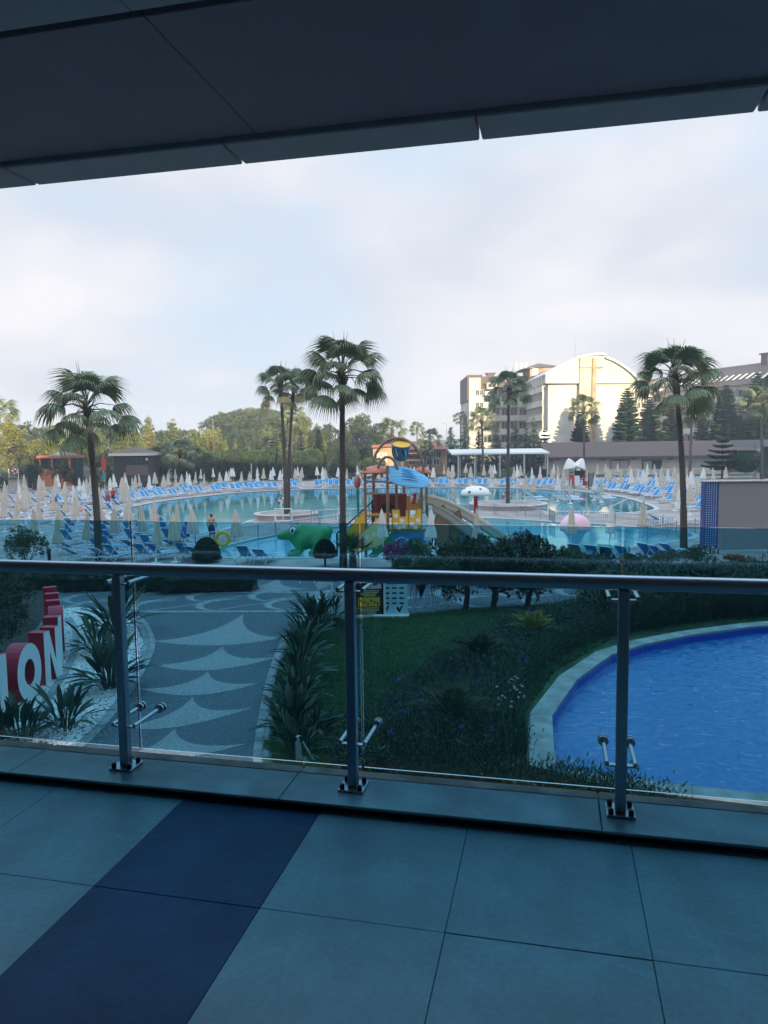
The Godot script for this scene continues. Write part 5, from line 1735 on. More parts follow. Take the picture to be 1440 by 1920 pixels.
func build_garden() -> void:
	make_plant_pieces()
	var lawn := smooth([Vector2(-2.08, -12.19), Vector2(-2.48, -15.15), Vector2(-2.77, -18.7), Vector2(-2.83, -20.89), Vector2(-2.75, -23.27), Vector2(-1.95, -23.8), Vector2(-0.04, -24.3), Vector2(2.54, -25.36), Vector2(5.19, -25.73), Vector2(7.8, -26.38), Vector2(11.13, -26.55), Vector2(14.03, -26.95), Vector2(19.77, -27.9), Vector2(34.77, -25.51), Vector2(13.58, -9.68), Vector2(5.04, -8.67), Vector2(1.36, -10.53), Vector2(-1.06, -11.24)], 2)
	var rim := poly([Vector2(2.24, -11.39), Vector2(2.33, -11.81), Vector2(2.8, -14.16), Vector2(3.91, -16.48), Vector2(5.3, -18.43), Vector2(6.5, -19.4), Vector2(8.08, -20.29), Vector2(10.29, -21.17), Vector2(12.21, -21.6), Vector2(14.12, -21.17), Vector2(14.21, -18.08), Vector2(12.36, -14.97), Vector2(9.45, -11.89), Vector2(6.8, -10.47), Vector2(5.47, -10.31), Vector2(4.52, -10.6), Vector2(3.44, -10.94)])
	var near_lawn := poly([Vector2(-2.24, -13.76), Vector2(-2.77, -18.7), Vector2(-2.75, -23.27), Vector2(-0.04, -24.3), Vector2(5.19, -25.73), Vector2(7.8, -26.38), Vector2(9.74, -26.45), Vector2(6.11, -20.59), Vector2(4.21, -18.19), Vector2(2.92, -15.28), Vector2(2.35, -12.27), Vector2(-1.86, -12.18)])
	var g := cover("grass", near_lawn, tuft, 42000, 0.8, 1.5, Color(0.052, 0.14, 0.046), 0.03, rim)
	tag(g, "short dark green grass of the garden lawn", "grass")
	# dense bed of dark upright herbs between the lawn and the fountain
	var spike := Shape.new()
	for k in 26:
		var a := rng.randf() * TAU; var o := Vector3(cos(a), 0, sin(a)) * rng.randf() * 0.22
		var d := (Vector3(cos(a) * 0.35, 1, sin(a) * 0.35) + rdir() * 0.15).normalized()
		spike.tint = tone(Color.WHITE, rng.randf_range(0.6, 1.4))
		var l := rng.randf_range(0.3, 0.62)
		for q in 5:
			var dd := (d + rdir() * 0.7).normalized()
			leaf_quad(spike, o + d * l * (0.3 + 0.17 * q), dd, dd.cross(rdir()).normalized(), 0.085, 0.018, 0.1)
		spike.tri(o, o + Vector3(0.008, 0, 0), o + d * l)
	var sm := spike.mesh(M["leaf"], true)
	var bed := smooth([Vector2(-0.34, -12.77), Vector2(-0.14, -14.55), Vector2(0.55, -16.29), Vector2(1.33, -17.96), Vector2(2.43, -19.94), Vector2(3.78, -21.89), Vector2(7.45, -25.17), Vector2(9.82, -25.64), Vector2(7.33, -22.03), Vector2(5.56, -20.51), Vector2(3.99, -18.42), Vector2(2.73, -15.44), Vector2(2.27, -12.69), Vector2(1.55, -11.99), Vector2(-0.23, -12.04)], 2)
	tag(cover("herb_bed", bed, sm, 1800, 0.75, 1.2, Color(0.042, 0.078, 0.042), 0.02, rim), "dark bed of upright rosemary like herbs between lawn and fountain", "shrub bed")
	# hedge mass behind the fountain
	var hb := smooth([Vector2(7.8, -26.38), Vector2(10.4, -27.17), Vector2(14.32, -27.52), Vector2(18.8, -27.96), Vector2(16.21, -24.05), Vector2(12.33, -23.65), Vector2(9.08, -22.81), Vector2(7.27, -21.85), Vector2(6.48, -22.4)], 2)
	tag(cover("hedge_bed", hb, sm, 900, 1.6, 2.3, Color(0.034, 0.062, 0.034), 0.02, rim), "tall dark hedge of herbs behind the fountain rim", "shrub bed")
	# herbs at the near rim of the fountain
	tag(cover("rim_herbs", poly([Vector2(2.19, -11.4), Vector2(3.08, -11.1), Vector2(3.8, -10.79), Vector2(4.18, -10.62), Vector2(4.01, -10.17), Vector2(2.01, -10.44)]), sm, 130, 0.85, 1.35, Color(0.034, 0.058, 0.024), 0.0), "dark upright herbs in front of the near corner of the fountain rim", "shrub bed")
	tag(cover("wall_foot_plants", poly([Vector2(-0.8, -12.52), Vector2(2.42, -11.91), Vector2(3.86, -11.46), Vector2(3.75, -11.12), Vector2(-0.75, -11.58)]), sm, 420, 0.6, 0.95, Color(0.035, 0.05, 0.02), 0.0), "straggly low plants at the foot of the balcony", "ground cover")
	# violet flower heads scattered in the bed
	var fl := Shape.new(); fl.tint = Color(0.20, 0.10, 0.45)
	for k in 14:
		var d := (rdir() + Vector3(0, 0.8, 0)).normalized()
		leaf_quad(fl, Vector3.ZERO, d, d.cross(rdir()).normalized(), 0.05, 0.025)
	tag(cover("violet_flowers", bed, fl.mesh(M["bloom"], true), 60, 0.9, 1.5, Color.WHITE, 0.55, rim, 0.18), "small violet flower heads among the dark herbs", "flowers")
	var wf := Shape.new(); wf.tint = Color(0.7, 0.7, 0.66)
	for k in 12:
		var d := (rdir() + Vector3(0, 0.8, 0)).normalized()
		leaf_quad(wf, Vector3.ZERO, d, d.cross(rdir()).normalized(), 0.05, 0.03)
	var wm := wf.mesh(M["bloom"], true)
	tag(cover("white_flowers", poly([Vector2(2.36, -15.62), Vector2(2.93, -15.93), Vector2(2.76, -14.4), Vector2(2.1, -13.89)]), wm, 26, 0.5, 0.9, Color.WHITE, 0.5, PackedVector2Array(), 0.15), "white blossoms beside the fountain rim", "flowers")
	shrub("box_shrub", "broad rounded glossy shrub beside the middle railing post", Vector3(-0.29, 0, -12.63), Vector3(2.2, 1.0, 1.6), Color(0.045, 0.085, 0.036), clump_fine, 0.34)
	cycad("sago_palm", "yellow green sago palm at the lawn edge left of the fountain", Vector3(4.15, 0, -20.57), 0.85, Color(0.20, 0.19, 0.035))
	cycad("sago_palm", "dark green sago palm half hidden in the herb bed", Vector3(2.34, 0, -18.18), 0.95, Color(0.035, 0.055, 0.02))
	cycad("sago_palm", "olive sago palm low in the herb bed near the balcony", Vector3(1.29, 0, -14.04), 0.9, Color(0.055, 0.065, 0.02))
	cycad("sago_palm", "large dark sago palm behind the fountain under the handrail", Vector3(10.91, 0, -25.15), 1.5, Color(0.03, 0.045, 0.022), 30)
	# paddle leaved plants
	for q in [[Vector3(-8.3, 0, -22.47), 1.7, 30, "tall paddle leaved plant behind the left railing post"], [Vector3(-8.05, 0, -20.4), 1.2, 24, "paddle leaved plant at the edge of the white gravel by the path kerb"], [Vector3(-6.57, 0, -17.29), 1.35, 30, "bushy paddle leaved plant on gravel beside the path bend"],
			[Vector3(-6.53, 0, -14.76), 1.05, 22, "paddle leaved plant in front of the white faced letter N"], [Vector3(-7.13, 0, -14.12), 1.0, 26, "paddle leaved plant in front of the white faced letter O"], [Vector3(-7.55, 0, -13.92), 1.05, 22, "paddle leaved plant cut by the left edge of the view"],
			[Vector3(-1.64, 0, -13.26), 0.85, 26, "paddle leaved plant nearest the balcony on the path's right border"], [Vector3(-1.89, 0, -14.49), 0.95, 28, "paddle leaved plant beside the fifth light bell of the path"], [Vector3(-1.99, 0, -16.03), 1.0, 28, "paddle leaved plant beside the fourth light bell of the path"],
			[Vector3(-2.11, 0, -17.6), 1.02, 28, "paddle leaved plant beside the third light bell of the path"], [Vector3(-2.23, 0, -19.39), 1.08, 28, "paddle leaved plant beside the second light bell of the path"], [Vector3(-2.26, 0, -21.2), 1.1, 28, "paddle leaved plant beside the first light bell of the path"],
			[Vector3(-2.17, 0, -22.83), 1.35, 28, "paddle leaved plant at the lawn corner below the white post"], [Vector3(-1.73, 0, -23.65), 1.2, 22, "paddle leaved plant between the white post and the menu board"], [Vector3(-1.43, 0, -14.31), 0.8, 20, "short paddle leaved plant on the lawn side of the border row"]]:
		paddle_plant(q[3], q[0], q[1], q[2])
	# dark shrubs behind the letters
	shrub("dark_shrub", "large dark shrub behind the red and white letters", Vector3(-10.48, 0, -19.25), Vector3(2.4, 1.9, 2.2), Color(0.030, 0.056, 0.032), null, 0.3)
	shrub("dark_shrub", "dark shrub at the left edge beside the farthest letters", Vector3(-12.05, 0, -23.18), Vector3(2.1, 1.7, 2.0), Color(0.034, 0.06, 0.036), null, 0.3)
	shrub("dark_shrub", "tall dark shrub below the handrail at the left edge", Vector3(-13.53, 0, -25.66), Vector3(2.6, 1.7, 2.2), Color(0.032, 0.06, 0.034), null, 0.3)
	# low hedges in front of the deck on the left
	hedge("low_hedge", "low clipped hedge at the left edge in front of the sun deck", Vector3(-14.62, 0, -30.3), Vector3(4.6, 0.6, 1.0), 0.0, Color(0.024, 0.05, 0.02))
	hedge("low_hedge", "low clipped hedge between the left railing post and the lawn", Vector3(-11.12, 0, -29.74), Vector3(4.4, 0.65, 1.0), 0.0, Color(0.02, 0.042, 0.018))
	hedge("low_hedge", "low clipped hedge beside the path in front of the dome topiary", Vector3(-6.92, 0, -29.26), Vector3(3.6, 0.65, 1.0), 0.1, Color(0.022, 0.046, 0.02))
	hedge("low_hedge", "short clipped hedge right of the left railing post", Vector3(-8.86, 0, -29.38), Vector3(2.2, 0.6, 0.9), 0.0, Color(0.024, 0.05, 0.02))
	# topiary at the edge of the deck
	var d1 := thing("dome_topiary", "clipped dome topiary bush at the sun deck's edge on the left", "topiary", Vector3(-8.82, 0, -36.71))
	dome(d1, 0.66, 1.05, 0.12)
	var d2 := thing("mushroom_topiary", "mushroom shaped topiary on a thin trunk in front of the frog", "topiary", Vector3(-2.81, 0, -34.95))
	dome(d2, 0.50, 0.78, 0.45)
	shrub("deck_bush", "bright leafy bush at the left edge of the sun deck", Vector3(-17.57, 0, -36.39), Vector3(2.5, 2.0, 2.2), Color(0.05, 0.095, 0.035), null, 0.26)
	shrub("magenta_bush", "bougainvillea bush with magenta flowers right of the centre palm", Vector3(0.58, 0, -33.8), Vector3(1.5, 1.5, 1.4), Color(0.24, 0.04, 0.18), null, 0.2)
	shrub("purple_bush", "dark purple leaved bush in front of the slide end", Vector3(6.52, 0, -34.25), Vector3(2.0, 1.9, 1.8), Color(0.10, 0.035, 0.08), null, 0.22)
	for q in [[Vector3(1.69, 0, -34.01), Vector3(1.8, 1.5, 1.4), "green shrub between the magenta bush and the closed parasol", Color(0.07, 0.125, 0.05)], [Vector3(3.36, 0, -33.59), Vector3(1.8, 1.5, 1.5), "leafy shrub in front of the surfboard panels", Color(0.06, 0.11, 0.055)],
			[Vector3(4.41, 0, -33.23), Vector3(1.9, 1.1, 1.4), "low grey green shrub left of the purple bush", Color(0.075, 0.11, 0.07)], [Vector3(8.2, 0, -33.53), Vector3(2.0, 1.1, 1.4), "low shrub right of the purple bush", Color(0.075, 0.12, 0.06)], [Vector3(9.15, 0, -32.6), Vector3(1.6, 0.7, 1.2), "low flowering shrub behind the black bollard lamp", Color(0.09, 0.125, 0.075)],
			[Vector3(11.37, 0, -33.59), Vector3(2.2, 0.7, 1.3), "grey green flowering shrub in front of the towel covered loungers", Color(0.07, 0.09, 0.06)], [Vector3(12.9, 0, -33.77), Vector3(2.0, 0.8, 1.3), "low flowering shrub left of the right palm trunk", Color(0.09, 0.125, 0.075)], [Vector3(14.44, 0, -33.96), Vector3(2.2, 0.9, 1.4), "dark shrub at the foot of the right palm", Color(0.05, 0.085, 0.045)]]:
		shrub("deck_shrub", q[2], q[0], q[1], q[3], clump_fine if (q[1] as Vector3).y < 1.0 else null, 0.22, "shrub", "shrubs along the front of the pool deck")
	for q in [[Vector3(2.45, 0, -31.22), 4.2, "hedge strip in front of the slide tower"], [Vector3(5.09, 0, -30.79), 4.0, "hedge strip below the purple bush"], [Vector3(7.5, 0, -30.63), 3.8, "hedge strip behind the right railing post"]]:
		hedge("deck_hedge", q[2] + " under the handrail", q[0], Vector3(q[1], 0.8, 1.3), 0.05, Color(0.040, 0.075, 0.038), 0.28)
	for q in [[Vector3(8.52, 0, -30.32), "pale round flowering cushion left of the right railing post"], [Vector3(10.08, 0, -29.74), "pale round flowering cushion right of the right railing post"], [Vector3(11.72, 0, -29.63), "pale round flowering cushion beside the curving path"]]:
		shrub("flower_cushion", q[1], q[0], Vector3(1.3, 0.5, 0.9), Color(0.14, 0.17, 0.10), clump_fine, 0.24, "flowers")
	shrub("orange_flowers", "low cushion of orange flowers below the grey screen wall", Vector3(16.35, 0, -34.12), Vector3(1.8, 0.45, 1.0), Color(0.32, 0.09, 0.02), clump_fine, 0.22, "flowers")
	# small trees on the far edge of the lawn
	for q in [[Vector3(2.73, 0, -25.1), 2.5, 2.9, "small dark tree at the lawn edge right of the menu boards"], [Vector3(3.7, 0, -25.3), 2.4, 2.4, "small slender tree in the middle of the lawn edge row"], [Vector3(4.9, 0, -25.4), 2.5, 2.9, "small dark tree at the right end of the lawn edge row"]]:
		tree("small_tree", q[3], q[0], q[1], q[2], "round", Color(0.035, 0.062, 0.033))
	weeping(Vector3(1.23, 0, -25.02))
	# young fan palm beside the centre palm
	var yp := thing("young_palm", "young fan palm growing at the foot of the centre palm", "palm tree", Vector3(-1.48, 0, -34.55))
	for k in 15:
		var el := lerpf(1.45, 0.35, k / 15.0)
		var o := obj("frond", young_frond(k % 3), yp)
		o.transform = Transform3D(Basis(Vector3.UP, k * 2.4) * Basis(Vector3.RIGHT, -el) * 1.0, Vector3(0, 0.5, 0))
	var ys := Shape.new(); ys.tube([Vector3.ZERO, Vector3(0, 0.6, 0)], [0.2, 0.16], 10)
	part("trunk", ys, "palm_trunk", yp)
	# white pebbles on the left bed
	var pb := Shape.new()
	pb.ball(Vector3.ZERO, Vector3(1.0, 0.6, 0.8), 6)
	var gb := cover("white_pebbles", smooth([Vector2(-6.33, -12.47), Vector2(-6.09, -13.39), Vector2(-6, -14.68), Vector2(-6.14, -16.67), Vector2(-6.49, -18.94), Vector2(-6.99, -21.08), Vector2(-7.52, -22.43), Vector2(-8.35, -24.06), Vector2(-9.46, -25.44), Vector2(-11.42, -26.14), Vector2(-9.78, -20.22), Vector2(-8.39, -15.99), Vector2(-7.13, -12.74)], 3), pb.mesh(M["white_matt"], false), 16000, 0.018, 0.045, Color(0.9, 0.9, 0.88), 0.02)
	tag(gb, "white pebbles round the letters and paddle leaved plants", "gravel")
	letters()
	garden_objects()

var young_cache := {}
# a stiff young fan leaf: stalk and a spray of straight pointed rays
func young_frond(vn: int) -> ArrayMesh:
	if young_cache.has(vn): return young_cache[vn]
	var st := Shape.new()
	st.tint = Color(0.10, 0.12, 0.05)
	st.tube([Vector3.ZERO, Vector3(0, 0.02, 0.45 + 0.08 * vn)], [0.02, 0.012], 4, false)
	for k in 20:
		var a := lerpf(-1.25, 1.25, k / 19.0)
		var d := Vector3(sin(a), -0.12 * absf(a) + 0.05 * (k % 2), cos(a)).normalized()
		st.tint = tone(Color(0.075, 0.12, 0.06), rng.randf_range(0.7, 1.3))
		leaf_quad(st, Vector3(0, 0.02, 0.45 + 0.08 * vn), d, d.cross(Vector3.UP).normalized(), rng.randf_range(0.7, 0.9) * (1.0 - 0.2 * absf(a)), 0.05, 0.3)
	young_cache[vn] = st.mesh(M["frond"], true)
	return young_cache[vn]

func dome(t: Node3D, r: float, h: float, foot: float) -> void:
	var st := Shape.new(); st.tube([Vector3(0, 0, 0), Vector3(0, foot + 0.2, 0)], 0.05, 8)
	part("trunk", st, "bark", t)
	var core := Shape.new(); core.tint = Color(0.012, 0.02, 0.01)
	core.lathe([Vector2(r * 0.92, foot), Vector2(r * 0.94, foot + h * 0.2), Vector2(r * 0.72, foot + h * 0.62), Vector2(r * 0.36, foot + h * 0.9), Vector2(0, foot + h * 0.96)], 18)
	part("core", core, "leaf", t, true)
	var xf := []; var cs := []
	for k in 900:
		var a := rng.randf() * TAU; var q := rng.randf()
		var rr := r * sqrt(1.0 - pow(q, 1.7)) if q > 0.02 else r * sqrt(rng.randf())
		xf.append(Transform3D(Basis(Vector3.UP, rng.randf() * TAU) * Basis(Vector3.RIGHT, rng.randf_range(-1, 1)) * 1.1, Vector3(cos(a) * rr, foot + q * h, sin(a) * rr)))
		cs.append(tone(Color(0.025, 0.048, 0.02), rng.randf_range(0.7, 1.4)))
	obj("foliage", bake(clump_fine, xf, cs), t)

func weeping(at: Vector3) -> void:
	var t := thing("weeping_shrub", "weeping shrub with hanging twigs right of the grey menu board", "shrub", at)
	var st := Shape.new()
	for k in 70:
		var a := rng.randf() * TAU; var r := rng.randf_range(0.3, 1.15)
		var pts := []
		for q in 6:
			var u := q / 5.0
			pts.append(Vector3(cos(a) * r * u, 1.35 * sin(PI * (0.12 + 0.80 * u)) * rng.randf_range(0.96, 1.04), sin(a) * r * u))
		st.tint = tone(Color(0.045, 0.055, 0.035), rng.randf_range(0.6, 1.5))
		st.tube(pts, [0.012, 0.01, 0.008, 0.007, 0.005, 0.003], 3, false)
		for q in range(1, 6):
			var d := (rdir() + Vector3(0, -0.6, 0)).normalized()
			leaf_quad(st, pts[q], d, d.cross(rdir()).normalized(), 0.14, 0.02)
	part("twigs", st, "leaf", t, true)

# ------------------------------------------------ red and white letters on the gravel
func letter_shape(which: String) -> Array:
	var w := 0.78; var h := 1.32; var s := 0.25
	match which:
		"O":
			var o := PackedVector2Array(); var i := PackedVector2Array()
			for k in 28:
				var a := TAU * k / 28.0
				o.append(Vector2(0.47 * cos(a) + 0.47, 0.66 + 0.66 * sin(a))); i.append(Vector2(0.2 * cos(a) + 0.47, 0.66 + 0.30 * sin(a)))
			return [o, i]
		"N": return [poly([Vector2(0, 0), Vector2(s, 0), Vector2(s, 0.82), Vector2(w - s, 0), Vector2(w, 0), Vector2(w, h), Vector2(w - s, h), Vector2(w - s, 0.5), Vector2(s, h), Vector2(0, h)])]
		"I": return [poly([Vector2(0, 0), Vector2(0.26, 0), Vector2(0.26, h), Vector2(0, h)])]
		"M": return [poly([Vector2(0, 0), Vector2(s, 0), Vector2(s, 0.8), Vector2(0.55, 0.3), Vector2(1.1 - s, 0.8), Vector2(1.1 - s, 0), Vector2(1.1, 0), Vector2(1.1, h), Vector2(1.1 - s, h), Vector2(0.55, 0.75), Vector2(s, h), Vector2(0, h)])]
		"D":
			var p := PackedVector2Array([Vector2(0, 0)])
			for k in 17: p.append(Vector2(0.36 + 0.46 * cos(lerpf(-PI / 2, PI / 2, k / 16.0)), 0.66 + 0.66 * sin(lerpf(-PI / 2, PI / 2, k / 16.0))))
			p.append(Vector2(0, h))
			return [p]
		"C":
			var p := PackedVector2Array()
			for k in 23: p.append(Vector2(0.46 + 0.46 * cos(lerpf(0.75, TAU - 0.75, k / 22.0)), 0.66 + 0.66 * sin(lerpf(0.75, TAU - 0.75, k / 22.0))))
			for k in 23: p.append(Vector2(0.46 + 0.2 * cos(lerpf(TAU - 0.95, 0.95, k / 22.0)), 0.66 + 0.38 * sin(lerpf(TAU - 0.95, 0.95, k / 22.0))))
			return [p]
	return [poly([Vector2(0, 0), Vector2(w, 0), Vector2(w, h), Vector2(0, h)])]

func letters() -> void:
	# the letters stand on a curve; each faces the garden path
	var row := [["M", Vector3(-8.39, 0, -14.7), 80.0, "white faced red letter cut by the left edge of the view"], ["O", Vector3(-8.14, 0, -16.11), 84.0, "red letter O with white face and red centre"], ["N", Vector3(-8.17, 0, -17.51), 86.0, "red letter N with white face beside the letter O"], ["I", Vector3(-8.55, 0, -19.17), 96.0, "narrow red letter I with white edge right of the N"],
			["C", Vector3(-8.87, 0, -20.23), 112.0, "rounded red letter seen edge on behind the letter I"], ["I", Vector3(-9.43, 0, -21.36), 112.0, "red letter seen edge on, third from the far end of the row"], ["I", Vector3(-9.93, 0, -22.42), 113.0, "red letter seen edge on, second from the far end of the row"], ["I", Vector3(-10.46, 0, -23.45), 114.0, "farthest red letter of the row beside the dark shrub"]]
	for q in row:
		var t := thing("red_letter", q[3], "letter", q[1], deg_to_rad(q[2]), "red letters with white faces on the gravel")
		var sh := letter_shape(q[0])
		var dp := 0.38
		if q[0] == "O":
			var st := Shape.new(); var o: PackedVector2Array = sh[0]; var i: PackedVector2Array = sh[1]
			var fc := Shape.new()
			for k in o.size():
				var j := (k + 1) % o.size()
				for z in [[-dp, st, -1], [0.004, fc, 1]]:
					var a := Vector3(o[k].x, o[k].y, z[0]); var b := Vector3(o[j].x, o[j].y, z[0]); var c := Vector3(i[j].x, i[j].y, z[0]); var d := Vector3(i[k].x, i[k].y, z[0])
					if z[2] > 0: z[1].quad(a, b, c, d)
					else: z[1].quad(d, c, b, a)
				st.quad(Vector3(o[k].x, o[k].y, -dp), Vector3(o[j].x, o[j].y, -dp), Vector3(o[j].x, o[j].y, 0), Vector3(o[k].x, o[k].y, 0))
				st.quad(Vector3(i[j].x, i[j].y, -dp), Vector3(i[k].x, i[k].y, -dp), Vector3(i[k].x, i[k].y, 0), Vector3(i[j].x, i[j].y, 0))
			st.plate(i, -dp + 0.01, -dp + 0.03)
			part("body", st, "letter_red", t); part("white_face", fc, "white_print", t)
		else:
			var st := Shape.new(); st.plate(sh[0], -dp, 0.0)
			part("body", st, "letter_red", t)
			var fc := Shape.new(); fc.plate(sh[0], 0.002, 0.006)
			part("white_face", fc, "white_print", t)

func garden_objects() -> void:
	# two menu boards at the far end of the lawn
	var t := thing("poster_frame", "white framed dark poster board with yellow print behind the middle post", "sign board", Vector3(-0.69, 0, -24.19), 0.05)
	var f := Shape.new()
	for x in [-0.68, 0.68]: f.box(Vector3(x, 0.62, 0), Vector3(0.08, 1.32, 0.08), Basis.IDENTITY, 0.01)
	f.box(Vector3(0, 0.10, 0.001), Vector3(1.28, 0.07, 0.07)); f.box(Vector3(0, 1.23, 0.001), Vector3(1.28, 0.07, 0.07))
	f.box(Vector3(0, 1.36, 0), Vector3(1.0, 0.16, 0.06), Basis.IDENTITY, 0.02)
	part("frame", f, "white_paint", t)
	var b := Shape.new(); b.box(Vector3(0, 0.665, 0), Vector3(1.278, 1.05, 0.03))
	var bd := part("poster", b, "black_print", t)
	var y := Shape.new(); var w := Shape.new(); var mg := Shape.new()
	y.box(Vector3(0.16, 0.56, 0.018), Vector3(0.72, 0.30, 0.006))
	for k in 4: w.box(Vector3(0.15 + 0.03 * (k % 2), 0.93 - k * 0.055, 0.018), Vector3(0.7 - 0.1 * k, 0.026, 0.006))
	for k in 5: w.box(Vector3(0.1 + 0.04 * (k % 3), 0.36 - k * 0.045, 0.018), Vector3(0.75 - 0.06 * k, 0.02, 0.006))
	for k in 6: mg.box(Vector3(-0.1 + 0.11 * k, 0.6 - 0.05 * (k % 3), 0.0235), Vector3(0.07, 0.09, 0.004))
	mg.box(Vector3(-0.42, 0.85, 0.018), Vector3(0.12, 0.5, 0.006)); 
	part("yellow_print", y, "yellow", bd); part("pale_lines", w, "pale_yellow", bd); part("dark_figures", mg, "brown_paint", bd)
	var pk := Shape.new(); pk.box(Vector3(0.32, 1.08, 0.018), Vector3(0.5, 0.16, 0.006)); part("pink_picture", pk, "pink", bd)
	var t2 := thing("menu_board", "pale grey menu board with rounded top right of the poster frame", "sign board", Vector3(0.19, 0, -24.29), -0.05)
	var p := PackedVector2Array([Vector2(-0.55, 0.12), Vector2(0.55, 0.12), Vector2(0.55, 1.2)])
	for k in 9: p.append(Vector2(0.55 * cos(PI * k / 8.0), 1.2 + 0.16 * sin(PI * k / 8.0)))
	p.append(Vector2(-0.55, 1.2))
	var s2 := Shape.new(); s2.plate(p, -0.03, 0.03)
	part("board", s2, "pale_blue", t2)
	var ln := Shape.new()
	for r in 4:
		for c in 4: ln.box(Vector3(-0.36 + 0.24 * c, 1.0 - 0.17 * r, 0.032), Vector3(0.15, 0.055, 0.006), Basis.IDENTITY, 0.002)
	for k in 3: ln.box(Vector3(0, 1.24 - 0.05 * k, 0.032), Vector3(0.6 - 0.1 * k, 0.02, 0.006))
	for x in [-0.2, 0.25]:
		ln.box(Vector3(x, 0.28, 0.032), Vector3(0.08, 0.18, 0.006), Basis(Vector3.BACK, 0.5))
		ln.box(Vector3(x + 0.08, 0.32, 0.0325), Vector3(0.05, 0.2, 0.006), Basis(Vector3.BACK, -0.4))
	part("dark_print", ln, "black_print", t2)
	var ft := Shape.new(); ft.box(Vector3(0, 0.06, 0), Vector3(1.2, 0.12, 0.4), Basis.IDENTITY, 0.02)
	part("foot", ft, "white_paint", t2)
	# white post with a flag plate
	var t3 := thing("white_sign_post", "white post with a tilted blank white plate left of the menu boards", "sign", Vector3(-1.74, 0, -23.36))
	var ps := Shape.new(); ps.box(Vector3(0.05, 0.68, 0), Vector3(0.06, 1.36, 0.06), Basis.IDENTITY, 0.008)
	part("post", ps, "white_paint", t3)
	var pt := Shape.new(); pt.box(Vector3(-0.22, 1.33, 0.06), Vector3(0.42, 0.24, 0.03), Basis(Vector3.BACK, 0.45), 0.008)
	pt.box(Vector3(0.45, 1.42, 0.02), Vector3(0.22, 0.10, 0.03), Basis(Vector3.BACK, 0.4), 0.008)
	part("plate", pt, "white_paint", t3)
	# little bracket lamp at the lawn corner
	var t4 := thing("garden_bracket", "small white garden post with a slanting brace near the balcony", "post", Vector3(-1.59, 0, -12.98))
	var g4 := Shape.new()
	g4.box(Vector3(0, 0.26, 0), Vector3(0.10, 0.52, 0.05), Basis.IDENTITY, 0.006)
	part("post", g4, "white_paint", t4)
	var g5 := Shape.new()
	g5.bar(Vector3(0.03, 0.5, 0.0), Vector3(0.30, 0.02, 0.0), 0.025); g5.bar(Vector3(0.05, 0.12, 0.0), Vector3(0.22, 0.02, 0.04), 0.02)
	part("brace", g5, "white_paint", t4)
	for q in [[Vector3(9.98, 0, -33.99), 0.75, "black bollard lamp in the shrubs behind the right railing post"], [Vector3(-17.08, 0, -37.7), 0.5, "black bollard lamp beside the bright leafy bush on the left"]]:
		var o := thing("bollard_lamp", q[2], "bollard", q[0])
		var s := Shape.new(); s.tube([Vector3.ZERO, Vector3(0, q[1], 0)], 0.085, 12)
		part("post", s, "black_metal", o)
		var c := Shape.new(); c.lathe([Vector2(0.1, q[1]), Vector2(0.115, q[1] + 0.02), Vector2(0.115, q[1] + 0.1), Vector2(0.08, q[1] + 0.14), Vector2(0, q[1] + 0.15)], 14)
		part("cap", c, "black_metal", o)
	var ps2 := thing("plant_stand", "small white metal stand beside the path under the handrail", "stand", Vector3(-3.23, 0, -30.86))
	var sx := Shape.new()
	for x in [-0.3, 0.3]:
		sx.bar(Vector3(x, 0, -0.2), Vector3(x, 0.4, 0.2), 0.03); sx.bar(Vector3(x, 0, 0.2), Vector3(x, 0.4, -0.2), 0.03)
	sx.bar(Vector3(-0.3, 0.4, 0.2), Vector3(0.3, 0.4, 0.2), 0.03); sx.bar(Vector3(-0.3, 0.4, -0.2), Vector3(0.3, 0.4, -0.2), 0.03)
	part("frame", sx, "white_paint", ps2)
	# red topped black stand by the hedge
	var rl := thing("red_marker", "red ball marker on thin dark legs beside the path hedge", "marker", Vector3(-6.33, 0, -29.78))
	var rb := Shape.new(); rb.ball(Vector3(0, 0.42, 0), Vector3(0.12, 0.14, 0.12), 12)
	part("ball", rb, "red", rl)
	var rg := Shape.new()
	for k in 3: rg.bar(Vector3(0, 0.3, 0), Vector3(cos(k * 2.1) * 0.18, 0, sin(k * 2.1) * 0.18), 0.02)
	part("leg", rg, "black_metal", rl)

